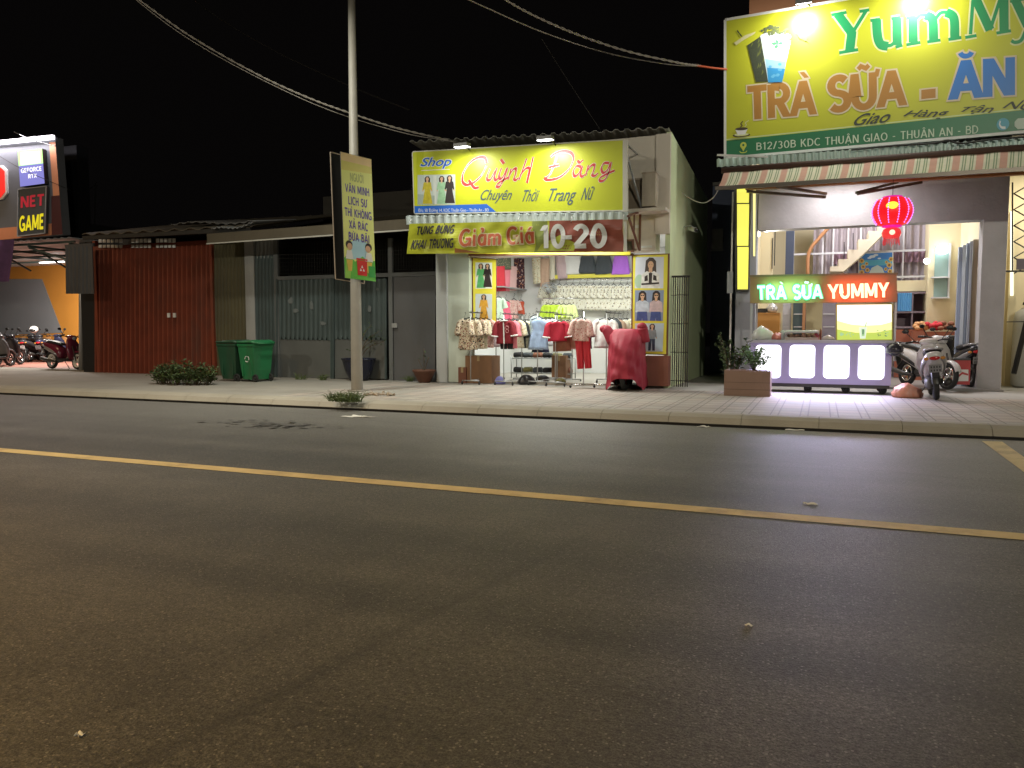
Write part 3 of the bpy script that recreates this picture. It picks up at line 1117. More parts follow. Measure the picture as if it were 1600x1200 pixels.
t = pot("plant_pot", "small brown bowl pot with a withered stem before the grey door", c, [(.12, 0), (.14, .02), (.25, .24), (.27, .26), (.27, .3), (.24, .3), (.23, .25), (.02, .24)], mat("brown_clay", (.13, .052, .03), .7, .2, 6, dirt=.4))
st = MB()
for dx, h in ((.0, .55), (.06, .36), (-.07, .3)):
    st.tube(cat_rom([c + Vector((0, 0, .24)), c + Vector((dx, 0, .24 + h * .5)), c + Vector((dx * 2.2, 0, .24 + h))], 4), .009, 6)
st.build("stems", twig_m, t)
lf = MB()
leaves(lf, [c + Vector((.0, 0, .6)), c + Vector((.1, 0, .5))], .07, 6, .05)
lf.build("leaves", leaf_d, t)

# ---------------------------------------------------------------- shuttered buildings on the left
YG = 16.2
FG = FP(YG)
rust = mat("red_oxide_paint", (0.215, 0.044, 0.019), 0.55, 0.4, 2.2, dirt=.75, dirtcol=(.105, .05, .036))
teal = mat("teal_sheet", (0.062, 0.085, 0.085), 0.5, 0.3, 2.0, metal=.1, dirt=.85, dirtcol=(.05, .05, .045))
ochre = mat("ochre_sheet", (0.10, 0.085, 0.04), 0.6, 0.25, 2, dirt=.6, dirtcol=(.04, .035, .03))
grey_d = mat("grey_door_paint", (0.10, 0.10, 0.105), 0.5, 0.2, 1.5, dirt=.7, dirtcol=(.07, .065, .06))
plaster_d = mat("dark_plaster", (0.05, 0.048, 0.046), 0.85, 0.25, 1, dirt=.5)
pale_post = mat("pale_post", (0.36, 0.36, 0.35), 0.7, 0.12, 2, dirt=.4)
roof_br = mat("brown_roof_sheet", (0.12, 0.10, 0.07), 0.7, 0.3, 1.5, dirt=.6)

t = thing("shuttered_house", "low dark building closed by a tall red folding metal shutter", "building", P(240, 585, YG))
sh = MB()
psheet(sh, FG, [(150, 388), (331, 380), (331, 586), (150, 584)], 25, .06, h=.02)
shut = sh.build("shutter", rust, t)
h_ = MB()
for px in (263, 272):
    pbox(h_, px - 2, 489, px + 2, 496, YG - .09, .03)
h_.build("handle", white_m, shut)
fr = MB()
pbox(fr, 148, 376, 152, 586, YG - .07, .1)
pbox(fr, 329, 376, 333, 587, YG - .07, .1)
pbox(fr, 148, 380, 333, 386, YG - .075, .09)
fr.build("frame", rust, t)
tr = MB()
for i in range(19):
    x = 154 + i * 6.4
    if i in (6, 7, 13):
        continue
    pbox(tr, x, 373.5 - i * .05, x + 4.4, 379, YG - .13, .02)
    pbox(tr, x, 382.5, x + 4.4, 387, YG - .13, .02)
tr.build("transom_gaps", mat("pale_gap_light", (.74, .74, .72), .6), t)  # pale blocks paint the light showing through the transom's gaps
pbox(MB(), 127, 384, 149, 583, YG + .0, .6).build("wall", mat("dull_black", (.010, .010, .011), .9), t)  # even near-black wall colour
ps = MB()
psheet(ps, FG, [(334, 380), (383, 378), (384, 594), (335, 592)], 9, .02, h=-.01)
ps.build("side_panel", ochre, t)
bx = MB()
pbox(bx, 128, 370, 384, 600, YG + .75, 5.0)
bx.build("rear_wall", plaster_d, t)
rf = MB()
tl, tr_, br_, bl = P(128, 366, 15.3), P(398, 352, 15.3), P(398, 352, 15.3) + Vector((0, 5, 1.0)), P(128, 366, 15.3) + Vector((0, 5, 1.0))
rf.grid(lambda u, v: tl.lerp(tr_, u).lerp(bl.lerp(br_, u), v) + Vector((0, 0, .03 * math.sin(70 * u))), 160, 3, (0, 0, -.02))
rf.build("roof", roof_br, t)
bm_ = MB()
bm_.bar(P(130, 372, 15.35), P(392, 358, 15.35), .06, .1)
for px in (160, 210, 262, 312, 352):
    bm_.bar(P(px, 376 - (px - 130) * .05, 15.35) + Vector((0, 0, .04)), P(px, 376 - (px - 130) * .05, 15.35) + Vector((0, 1.2, .2)), .05, .07)
bm_.build("roof_beam", steel_dark, t)
# loose sheets lying on that roof
for i, (a, b, lab) in enumerate((((265, 352), (392, 344), "bent grey roofing sheet lying on the shuttered building, the upper one"), ((330, 360), (398, 347), "short pale roofing sheet hanging over the shuttered building's eave"))):
    p0, p1 = P(*a, 15.5 - .3 * i), P(*b, 15.5 - .3 * i)
    s_ = MB().grid(lambda u, v: p0.lerp(p1, u) + Vector((0, v * 1.6, v * .25 + .05 * math.sin(6 * u + i) + .02 * math.sin(60 * u))), 60, 3, (0, 0, -.012))
    tag(base_at(s_.build("roofing_sheet", galv if i else mat("dull_sheet", (.2, .19, .18), .6, .3, 2, dirt=.6)), p0), lab, "metal sheet")
hs = MB()
psheet(hs, FP(15.5), [(102, 386), (145, 382), (145, 459), (103, 459)], 7, .022)
pbox(hs, 101, 381, 146, 386, 15.5, .05)
pbox(hs, 141, 384, 145, 459, 15.46, .03)
tag(base_at(hs.build("hanging_sheet", mat("grey_sheet", (.085, .085, .09), .55, .25, 2, dirt=.6)), P(124, 384, 15.5)), "grey corrugated sheet hung beside the games cafe column", "metal sheet")

t = thing("gated_yard", "low shed closed by grey green sheet metal gates under a brown roof", "building", P(530, 595, YG))
pbox(MB(), 384, 376, 398, 596, YG - .03, .25).build("post", pale_post, t)
ps = MB()
psheet(ps, FG, [(398, 400), (430, 398), (433, 592), (399, 592)], 6, .018, h=-.01)
ps.build("side_panel", teal, t)
ps = MB()
psheet(ps, FG, [(399, 377), (429, 375), (429, 403), (399, 404)], 5, .018, h=-.03)
ps.build("upper_panel", mat("pale_sheet", (.30, .31, .31), .5, .15, 2, metal=.2), t)


def gate_leaf(x0, x1, label=None):
    g_ = MB()
    psheet(g_, FG, [(x0, 437), (x1, 435), (x1, 532), (x0, 530)], int((x1 - x0) / 7), .016, h=.0)
    lf_ = g_.build("gate_leaf", teal, t)
    lo = MB()
    pslab(lo, FG, [(x0, 527), (x1, 528), (x1, 592), (x0, 591)], .02, -.012)
    lo.build("lower_plate", mat("grey_plate", (.11, .115, .11), .55, .3, 1.6, dirt=.85, dirtcol=(.08, .07, .055)), lf_)
    f_ = MB()
    for px in (x0, x1):
        f_.bar(FG.hit(px, 436, .03), FG.hit(px, 592, .03), .045)
    f_.build("leaf_frame", teal, lf_)


pp = MB()
prr = random.Random(11)
for (px, py, w_, h__) in ((455, 470, 9, 12), (462, 486, 12, 8), (487, 478, 8, 14), (505, 505, 10, 7), (578, 483, 7, 14), (590, 452, 5, 5)):
    ph = prr.uniform(0, 6)
    pts = [FG.hit(px + w_ * .5 * math.cos(a_ * .7854) * prr.uniform(.6, 1.2), py + h__ * .5 * math.sin(a_ * .7854) * prr.uniform(.6, 1.2), .0175) for a_ in range(8)]
    pp = MB().prism(pts, (0, .003, 0))
    pp.build("paint_patch", mat("faded_patch", (.15, .165, .165), .7, .3, 9, dirt=.8, dirtcol=(.06, .08, .08)), t)
gate_leaf(434, 519)
gate_leaf(522, 604)
pslab(MB(), FG, [(615, 433), (680, 431), (680, 596), (616, 595)], .04, 0).build("door", grey_d, t)
dk = MB()
pbox(dk, 612, 505, 620, 512, YG - .06, .05)
dk.build("door_lock", galv, t)
f_ = MB()
for px in (432, 610):
    pbox(f_, px - 3, 372, px + 3, 594, YG - .03, .08)
pbox(f_, 431, 428, 681, 434, YG - .035, .09)
f_.build("gate_frame", mat("gate_frame_grey", (.13, .135, .135), .5, .2, 3), t)
mesh = MB()
for i in range(60):
    px = 434 + i * 4.1
    mesh.bar(FG.hit(px, 376), FG.hit(px, 429), .006)
for py in range(380, 429, 6):
    mesh.bar(FG.hit(433, py, .003), FG.hit(680, py - 1, .003), .006)
mesh.build("wire_mesh", steel_dark, t)
pbox(MB(), 386, 370, 682, 598, YG + 2.6, .2).build("rear_wall", plaster_d, t)
rf = MB()
p0, p1 = P(326, 377, 15.25), P(642, 355, 15.25)
rf.grid(lambda u, v: p0.lerp(p1, u) + Vector((0, v * 5, v * 1.15 + .02 * math.sin(150 * u))), 240, 3, (0, 0, -.015))
rf.build("roof", roof_br, t)
fa = MB()
fa.bar(p0 + Vector((0, -.04, .06)), p1 + Vector((0, -.04, .06)), .03, .24)
fa.build("fascia", mat("brown_fascia", (.105, .085, .055), .7, .25, 1.5, dirt=.5), t)
fa = MB()
fa.bar(p0 + Vector((0, -.07, -.07)), p1 + Vector((0, -.07, -.07)), .03, .03)
fa.build("eave_trim", mat("pale_trim", (.5, .48, .42), .6, .2, 3), t)
hb = MB()
pbox(hb, 505, 302, 650, 350, 20.5, 3)
tag(base_at(hb.build("rear_building", mat("brown_plaster", (.06, .052, .04), .9, .3, .8, dirt=.5)), P(575, 350, 20.5)), "dim brown block rising behind the gated shed's roof", "building")

# ---------------------------------------------------------------- games cafe at the far left
t = thing("games_cafe", "open fronted games cafe with orange and grey walls under a lit signboard", "building", P(60, 575, 17.2))
YC, YB = 16.9, 22.6
orange = mat("orange_wall", (.62, .27, .045), .6, .08, 1.2)
greyw = mat("grey_wall", (.24, .25, .265), .6, .08, 1.2)
PB_ = FP(YB)
w_ = MB()
pslab(w_, PB_, [(-160, 330), (124, 388), (124, 545), (-160, 560)], .2, 0)
w_.build("rear_wall", orange, t)
w_ = MB()
pslab(w_, PB_, [(-160, 436), (66, 436), (98, 520), (-160, 530)], .01, .012)
w_.build("grey_wall_panel", greyw, t)
c_ = MB()
c_.tube([P(127, 384, YC), P(127, 579, YC)], .07, 12)
c_.build("column", mat("silver_column", (.5, .5, .5), .4, .1, 4, metal=.4), t)
cp = MB()
a, b = P(-120, 382, 15.9), P(112, 378, 15.9)
z = b.z + .12
cp.grid(lambda u, v: (-38 + u * (b.x + 38.0), 15.9 + v * 6.6, z + .05 * v + .02 * math.sin(400 * u)), 300, 2, (0, 0, .012))
cp.build("canopy", mat("canopy_sheet", (.55, .56, .56), .5, .1, 3, metal=.2), t)
tr = MB()
for y in (16.0, 17.4, 18.8, 20.2):
    tr.bar((-38, y, z - .1), (b.x, y, z - .1), .06)
for x in (b.x - .1, b.x - 1.8, b.x - 3.5, b.x - 5.2):
    tr.bar((x, 15.9, z - .17), (x, 22.0, z - .17), .06)
    tr.bar((x, 16.0, z - .18), (x, 17.2, z - .75), .045)
tr.bar((b.x - 1.9, 16.0, z - .2), (b.x, 16.6, z - .8), .05)
tr.build("truss", mat("green_steel", (.05, .075, .07), .5, .15, 4), t)
w_ = MB()
w_.box(P(130, 480, 17.2).x, P(147, 480, 17.2).x, 17.2, 22.6, .15, z + .6)
w_.build("side_wall", mat("black_side", (.006, .006, .007), .9), t)
fl = MB()
fl.grid(lambda u, v: (-42 + u * (b.x + 42), 17.3 + 5.2 * v, .158), 6, 4, (0, 0, -.02))
tag(fl.build("floor", mat("red_floor", (.30, .13, .10), .6, .15, 1.5, dirt=.3)), "reddish tiled floor of the games cafe", "floor", kind="structure")
# slim wire mast beside it
ms = MB()
ms.bar(P(150, 285, 18), P(147, 378, 18), .03)
ms.tube(cat_rom([P(120, 301, 18), P(135, 298, 18), P(150, 288, 18)], 5), .012, 6)
tag(base_at(ms.build("wire_mast", steel_dark), P(147, 378, 18)), "thin dark mast with a wire above the shuttered roof", "mast")
tw = MB()
pbox(tw, 93, 228, 122, 376, 17.0, .4)
tag(base_at(tw.build("advert_tower", mat("near_black", (.004, .004, .006), .7)), P(108, 376, 17.0)), "tall black panel rising beside the games cafe signboard", "panel")

PS = FP(15.75)
t = thing("cafe_signboard", "dark grey signboard with orange edge and lamp strip above the games cafe", "sign", PS.hit(40, 370))
qs = [(-190, 243), (86, 214), (98, 366), (-190, 392)]
pslab(MB(), PS, qs, .25).build("panel", mat("sign_dark_grey", (.15, .16, .18), .5, .1, 3), t)
pr = Print(PS, qs, .004)
orm = mat("sign_orange", (.72, .30, .16), .5, .06, 3)
pr.poly([(0, 0), (1, 0), (1, .12), (0, .12)], orm)
pr.poly([(.965, .12), (1, .12), (1, .95), (.965, .95)], orm)
pr.poly([(.94, 0), (1, 0), (1, .40), (.955, .40)], mat("sign_maroon", (.07, .012, .02), .6))
pr.build("printed_face", t)
ls = MB()
p0, p1 = PS.hit(-190, 246, .02), PS.hit(88, 217, .02)
ls.bar(p0 + Vector((0, -.06, .05)), p1 + Vector((0, -.06, .03)), .07, .11)
ls.build("lamp_strip", glow("strip_white", (1, .93, 1), 3.5), t)
area_lamp("strip_light", p0.lerp(p1, .72) + Vector((0, -.25, .12)), p0.lerp(p1, .72) + Vector((0, .0, -1.5)), 110, 4.5, (1, .92, .98), .12)
lr = MB()
lr.prism([PS.hit(x, y, .01) for x, y in ((-60, 262), (4, 262), (10, 268), (11, 300), (4, 309), (-60, 316))], (0, -.07, 0))
lt_ = lr.build("letter", glow("cafe_red", (1, .03, .02), .8), t)
lr = MB()
lr.prism([PS.hit(x, y, .004) for x, y in ((-60, 259), (6, 259), (13, 266), (14, 302), (6, 312), (-60, 320))], (0, -.05, 0))
lr.build("letter_rim", wht, lt_)
t = thing("light_box", "small green over violet lit box sign on the games cafe signboard", "sign", PS.hit(58, 293, .14))
q1 = [(35, 238), (73, 234), (77, 288), (39, 293)]
bx = MB()
bx.prism([PS.hit(x, y, .14) for x, y in q1], (0, .13, 0))
bx.build("box", black_p, t)
pr = Print(PS, q1, .143)
pr.poly([(0, 0), (1, 0), (1, .58), (0, .58)], glow("box_violet", (.22, .22, .62), .9))
pr.poly([(0, .58), (1, .58), (1, 1), (0, 1)], glow("box_green", (.55, 1, .35), 1.1))
pr.poly([(.08, .6), (.9, .6), (.9, .94), (.12, .96)], glow("box_white", (.9, 1, .85), 1.3))
pr.text("GEFORCE", (.08, .38, .92, .5), glow("box_text", (1, 1, 1), 1.2), .2)
pr.text("RTX", (.36, .2, .7, .31), glow("box_text", (1, 1, 1), 1.2), .2)
pr.build("lit_face", t)
t = thing("games_sign", "dark panel sign with red and yellow lettering under the small lit box", "sign", PS.hit(56, 369, .1))
q2 = [(34, 297), (78, 292), (76, 365), (33, 370)]
bx = MB()
bx.prism([PS.hit(x, y, .1) for x, y in q2], (0, .08, 0))
bx.build("box", mat("sign_slate", (.075, .085, .095), .5), t)
rim = MB()
for i in range(4):
    rim.bar(PS.hit(*q2[i], .11), PS.hit(*q2[(i + 1) % 4], .11), .025)
rim.build("rim", mat("rim_grey", (.4, .42, .45), .4), t)
pr = Print(PS, q2, .104)
pr2 = Print(PS, q2, .104)
pr2.text("NET", (.1, .6, .92, .84), glow("net_red", (.6, .03, .05), .45), .2)
pr.text("GAME", (.06, .1, .93, .42), glow("game_yellow", (.85, .72, .02), .75), .2)
pr.build("lettering", t)
pr2.build("lettering", t)
bn_ = MB()
q = [(-40, 378), (20, 374), (16, 440), (-40, 440)]
pl_ = FP(15.6)
c0 = [pl_.hit(x, y) for x, y in q]
bn_.grid(lambda u, v: c0[0].lerp(c0[1], u).lerp(c0[3].lerp(c0[2], u), v) + Vector((0, .04 * math.sin(14 * u + 3 * v), 0)), 24, 8, (0, .004, 0))
tag(base_at(bn_.build("cafe_banner", mat("violet_cloth", (.07, .03, .11), .7, .5, 5)), c0[0]), "dark violet cloth banner hanging under the games cafe signboard", "banner")
# cafe ceiling tube
tb = MB()
p0 = Vector((b.x - 5.5, 19.0, z - .28))
tb.tube([p0, p0 + Vector((1.2, 0, 0))], .02, 8)
t = tag(base_at(tb.build("ceiling_tube", glow("tube_white", (1, .97, .92), 9)), p0), "white tube lamp under the games cafe canopy", "lamp")
area_lamp("cafe_light", p0 + Vector((0, 0, -.06)), p0 + Vector((-.3, .9, -3)), 560, 1.4, (1, .93, .84), .5)

# ---------------------------------------------------------------- more print helpers
def px_box(pr, x0, y0, x1, y1):
    """Pixel rectangle -> (u0, v0, u1, v1) on the print's quad."""
    (tl, tr, br, bl) = pr.q

    def uv(x, y):
        u = (x - tl[0]) / (tr[0] - tl[0])
        yt, yb = tl[1] + (tr[1] - tl[1]) * u, bl[1] + (br[1] - bl[1]) * u
        return u, (yb - y) / (yb - yt)
    xm = (x0 + x1) / 2
    return (uv(x0, y0)[0], uv(xm, y1)[1], uv(x1, y0)[0], uv(xm, y0)[1])


def textq(pr, s, quad, m, **kw):
    q0 = pr.q
    pr.q = quad
    pr.text(s, (0, 0, 1, 1), m, **kw)
    pr.q = q0


def fontq(pr, s, quad, m, **kw):
    q0 = pr.q
    pr.q = quad
    pr.font(s, (0, 0, 1, 1), m, **kw)
    pr.q = q0


def penpx(pr, strokes, ox, oy, k, m, T, t, ang, outline=None, ow=6, smooth=True):
    """Pen strokes drawn at measured places of an enlarged view: x = ox + X / k."""
    q0 = pr.q
    pr.q = [(ox, oy), (ox + 1000 / k, oy), (ox + 1000 / k, oy + 1000 / k), (ox, oy + 1000 / k)]
    for mm, e in ([(outline, ow)] if outline else []) + [(m, 0)]:
        for pts in strokes:
            pp = [(x / 1000, 1 - y / 1000, 0) for x, y in pts]
            pp = [(q.x, q.y) for q in cat_rom(pp, 7)] if smooth and len(pp) > 2 else [(q[0], q[1]) for q in pp]
            pr.quads([[(a.x, a.y) for a in q] for q in ribbon(pp, (T + e) / 1000, (t + e) / 1000, ang)], mm)
    pr.q = q0


def woman(pr, cx_, v0, h, top, bottom, hair=None, arm=None, long=True):
    """A printed fashion figure, head to hem, h tall from v0 (board units); flat like the print it is."""
    k = h / pr.ar

    def X(x):
        return cx_ + x * k
    hr = hair or hairm
    pr.poly([(X(-.09), v0 + h * .78), (X(-.1), v0 + h * .93), (X(-.04), v0 + h), (X(.05), v0 + h), (X(.1), v0 + h * .92), (X(.09), v0 + h * .74), (X(.0), v0 + h * .8)], hr)
    pr.poly([(X(-.03), v0 + h * .78), (X(.03), v0 + h * .78), (X(.03), v0 + h * .88), (X(-.03), v0 + h * .88)], skin)
    pr.ell(X(0), v0 + h * .905, .055 * k, .062 * h, skin)
    pr.poly([(X(-.13), v0 + h * .78), (X(.13), v0 + h * .78), (X(.17), v0 + h * .5), (X(.13), v0 + h * .48), (X(.1), v0 + h * .55), (X(.11), v0 + h * .42), (X(-.11), v0 + h * .42), (X(-.1), v0 + h * .55), (X(-.15), v0 + h * .47), (X(-.18), v0 + h * .5)], top)
    if long:
        pr.poly([(X(-.11), v0 + h * .43), (X(.11), v0 + h * .43), (X(.19), v0), (X(-.17), v0)], bottom)
    else:
        for s in (-1, 1):
            pr.poly([(X(.0), v0 + h * .43), (X(.115 * s), v0 + h * .43), (X(.12 * s), v0), (X(.03 * s), v0)], bottom)
    for s in (-.022, .022):
        pr.ell(X(s), v0 + h * .912, .009 * k, .006 * h, hairm)
    pr.poly([(X(-.016), v0 + h * .872), (X(.016), v0 + h * .872), (X(0), v0 + h * .864)], redm)
    pr.poly([(X(-.03), v0 + h * .78), (X(.03), v0 + h * .78), (X(0), v0 + h * .735)], skin)
    pr.ell(X(-.16), v0 + h * .475, .025 * k, .025 * h, skin)
    pr.ell(X(.16), v0 + h * .475, .025 * k, .025 * h, skin)


def bust(pr, cx_, v0, h, top, hair, accent=None, glasses=False):
    k = h / pr.ar

    def X(x):
        return cx_ + x * k
    pr.poly([(X(-.2), v0 + h * .5), (X(-.17), v0 + h * .9), (X(-.05), v0 + h), (X(.08), v0 + h * .99), (X(.18), v0 + h * .88), (X(.2), v0 + h * .48)], hair)
    pr.poly([(X(-.06), v0 + h * .52), (X(.06), v0 + h * .52), (X(.06), v0 + h * .68), (X(-.06), v0 + h * .68)], skin)
    pr.ell(X(0), v0 + h * .76, .1 * k, .125 * h, skin)
    pr.poly([(X(-.32), v0), (X(-.3), v0 + h * .45), (X(-.12), v0 + h * .56), (X(0), v0 + h * .5), (X(.12), v0 + h * .56), (X(.3), v0 + h * .45), (X(.33), v0)], top)
    if glasses:
        for s in (-.045, .045):
            pr.ell(X(s), v0 + h * .785, .04 * k, .03 * h, hairm)
    else:
        for s in (-.04, .04):
            pr.ell(X(s), v0 + h * .775, .014 * k, .008 * h, hairm)
    pr.poly([(X(-.03), v0 + h * .695), (X(.03), v0 + h * .695), (X(0), v0 + h * .68)], redm)
    if accent:
        pr.poly([(X(-.3), v0 + h * .1), (X(.3), v0 + h * .14), (X(.3), v0 + h * .2), (X(-.3), v0 + h * .16)], accent)
        pr.poly([(X(-.06), v0 + h * .5), (X(.06), v0 + h * .5), (X(.05), v0 + h * .12), (X(-.05), v0 + h * .12)], accent)
        pr.poly([(X(-.2), v0 + h * .38), (X(-.1), v0 + h * .44), (X(-.08), v0 + h * .25), (X(-.2), v0 + h * .22)], accent)
        pr.poly([(X(.2), v0 + h * .4), (X(.1), v0 + h * .44), (X(.09), v0 + h * .27), (X(.22), v0 + h * .24)], accent)


# ---------------------------------------------------------------- clothes shop: the building
YQ = 16.0
QF = FP(YQ)
cream_w = mat("cream_wall", (.70, .64, .55), .8, .08, 1.0, dirt=.35, dirtcol=(.35, .3, .24))
green_w = mat("green_wall", (.66, .76, .47), .8, .12, .8, dirt=.5, dirtcol=(.22, .26, .2))
white_w = mat("white_wall", (.74, .75, .74), .7, .05, 1.0)
grey_w = mat("grey_pier", (.42, .43, .43), .75, .1, 1.2, dirt=.4, dirtcol=(.22, .2, .18))
brown_f = mat("brown_frame", (.14, .05, .03), .5, .2, 4)
ylw = mat("poster_yellow", (.74, .66, .06), .45, .06, 3)
XL, XR = P(682, 500, YQ).x, P(1045, 400, YQ).x
XI0, XI1, YI1 = XL + .3, XR - .12, 20.4
ZC = 3.55
t = thing("clothes_shop", "open fronted clothes shop with pale green side wall and corrugated roof", "building", P(860, 600, YQ))
pbox(MB(), 681.5, 395, 698, 597, YQ - .02, .4).build("pier", grey_w, t)
w_ = MB()
pbox(w_, 698.5, 393, 733, 597, YQ + .05, .3)
w_.build("front_wall", mat("pale_green_wall", (.55, .60, .52), .75, .08, 1.2, dirt=.3, dirtcol=(.3, .3, .26)), t)
# upper front wall and its thick right edge
zt = P(1045, 204, YQ).z
w_ = MB()
w_.box(XL + .02, XR - .301, YQ + .12, YQ + .6, P(860, 396, YQ).z, zt - .04)
w_.build("upper_wall", cream_w, t)
# corner pier with a notched ledge
pr0 = MB()
pr0.box(XR - .30, XR - .002, YQ + .02, YQ + .118, 3.0 + .35, P(1045, 206, YQ).z - .02)
pr0.build("corner_pier", cream_w, t)
w_ = MB()
zr = P(1120, 262, 20.8).z
w_.prism([(XR, YQ + .12, .15), (XR, 21.6, .15), (XR, 21.6, zt - .5), (XR, YQ + .12, zt)], (-.1, 0, 0))
w_.build("side_wall", green_w, t)
w_ = MB()
w_.box(XI0, XI1, YI1, YI1 + .1, .15, ZC)
w_.box(XI0 - .1, XI0, YQ + .36, YI1 + .1, .15, ZC)
w_.box(XI1, XI1 + .05, YQ + .62, YI1 + .1, .15, ZC)
w_.build("inner_wall", white_w, t)
w_ = MB()
w_.box(XI0 - .1, XI1 + .05, YQ + .61, YI1 + .1, ZC + .004, ZC + .08)
w_.build("ceiling", white_w, t)
# roof: corrugated sheet whose scalloped edge shows over the sign
rf = MB()
e0, e1 = P(640, 221, YQ + .06), P(1045, 199, YQ + .06)
rf.grid(lambda u, v: e0.lerp(e1, u) + Vector((0, v * 6, -v * .55 + .028 * max(-.8, min(.8, math.sin(2 * math.pi * 26 * u) * 1.3)))), 272, 2, (0, 0, -.012))
rf.build("roof", mat("roof_sheet", (.34, .33, .29), .6, .2, 2, dirt=.5), t)
hd = MB()
hd.bar(P(733, 398, YQ - .02), P(990, 398, YQ - .02), .08, .05)
hd.build("header", brown_f, t)
hd = MB()
hd.bar(P(730, 394, YQ - .08), P(985, 396, YQ - .08), .04, .07)
hd.build("yellow_header", ylw, t)
# moulded plaster under the ledge, small window
md = MB()
for (x0, y0, x1, y1) in ((986, 352, 1000, 356), (1000, 384, 1018, 387), (985, 331, 1036, 333)):
    pbox(md, x0, y0, x1, y1, YQ + .07, .06)
md.build("moulding", white_w, t)
wn = MB()
pbox(wn, 976, 374, 990, 394, YQ + .06, .07)
pn = MB()
pbox(pn, 979, 377, 987, 391, YQ + .045, .01)
wf = wn.build("window_frame", brown_f, t)
pn.build("pane", mat("dark_glass", (.04, .035, .03), .15), wf)
tb = MB()
for (x, y) in ((XI0 + 1.1, 18.2), (XI0 + 3.2, 18.2)):
    tb.tube([(x, y, ZC - .05), (x + 1.2, y, ZC - .05)], .02, 8)
tb.build("tube_lamps", glow("tube_white", (1, .97, .92), 9), t)
for (x, y) in ((XI0 + 1.4, 17.9), (XI0 + 3.3, 18.1)):
    area_lamp("shop_tube_light", (x, y, ZC - .1), (x, y + .1, 0), 62, 1.3, (.96, 1.0, .95), .5)
tb = MB()
tb.tube([P(790, 378, YQ - .55), P(925, 377, YQ - .55)], .02, 8)
c_ = P(857, 378, YQ - .55)
tag(base_at(tb.build("awning_tube", glow("tube_white", (1, .97, .92), 9)), c_), "white tube lamp under the clothes shop awning behind the banner", "lamp")
area_lamp("shop_awning_light", c_ + Vector((0, 0, -.05)), c_ + Vector((0, .35, -3)), 105, 2.4, (.97, 1, .92), .3)
fl = MB()
fl.box(XI0, XI1, YQ + .2, YI1, .149, .2)
tag(fl.build("floor", mat("shop_floor", (.42, .39, .34), .45, .1, 2)), "pale tiled floor of the clothes shop", "floor", kind="structure")
# red brown plinth under the right poster
pl_ = MB()
pbox(pl_, 1003, 556, 1044, 603, YQ + .0, .3)
pl_.build("plinth", mat("red_brown_tile", (.26, .10, .07), .5, .15, 3, dirt=.3), t)

# boxes on the ledge beside the sign
for (x0, y0, x1, y1, lab, m, d) in ((978, 281, 1008, 326, "brown cabinet on the ledge right of the clothes shop sign", mat("brown_carton", (.22, .17, .12), .7, .15, 3, dirt=.3), .3), (1003, 271, 1024, 322, "cream box behind the brown cabinet on the shop ledge", mat("cream_box", (.48, .42, .33), .7, .12, 2, dirt=.4), .12)):
    b_ = MB()
    pbox(b_, x0, y0, x1, y1, YQ + d - .52, .3)
    b_.mi = 1
    pbox(b_, x0 - .5, y0 - 2.5, x1 + .5, y0, YQ + d - .53, .32)
    tag(base_at(b_.build("ledge_box", [m, mat("box_lid", (.36, .3, .23), .7)]), P((x0 + x1) / 2, y1, YQ + d)), lab, "box")
lg = MB()
pbox(lg, 975, 325, 1040, 330, YQ - .4, .5)
lg.build("ledge", cream_w, t)

# air conditioner and wall lamp on the green side wall (its face looks along +X)
PW = Plane((XR, 0, 0), (1, 0, 0))
def wbox(mb, px0, py0, px1, py1, d):
    a, b = PW.hit(px0, py1), PW.hit(px1, py0)
    return mb.box(XR, XR + d, a.y, b.y, a.z, b.z)
a = PW.hit(1113, 376)
t2 = thing("air_conditioner", "dull outdoor air conditioner on the green side wall of the clothes shop", "air conditioner", a)
b_ = MB()
b_.box(XR + .03, XR + .33, a.y - .38, a.y + .38, a.z - .28, a.z + .28)
b_.build("casing", mat("ac_casing", (.45, .46, .45), .6, .1, 3, dirt=.5), t2)
b_ = MB()
for rr in (.22, .16, .1, .04):
    b_.torus((XR + .335, a.y - .06, a.z), rr, .008, "x", 20, 6)
b_.box(XR + .331, XR + .334, a.y - .3, a.y + .18, a.z - .24, a.z + .24)
b_.build("fan_grille", black_p, t2)
b_ = MB()
for s in (-.3, .3):
    b_.box(XR, XR + .34, a.y + s - .02, a.y + s + .02, a.z - .33, a.z - .29)
b_.build("bracket", galv, t2)
a = PW.hit(1068, 355)
t2 = thing("security_camera", "small white camera on an arm on the green side wall", "camera", a)
MB().tube([a, a + Vector((.16, -.03, .03)), a + Vector((.22, -.05, -.02))], .014, 8).build("arm", galv, t2)
MB().tube([a + Vector((.14, .04, -.03)), a + Vector((.30, -.2, -.10))], [.05, .05], 12).build("housing", white_m, t2)
MB().tube([a + Vector((.30, -.2, -.10)), a + Vector((.31, -.215, -.105))], [.04, .04], 12).build("lens", black_p, t2)

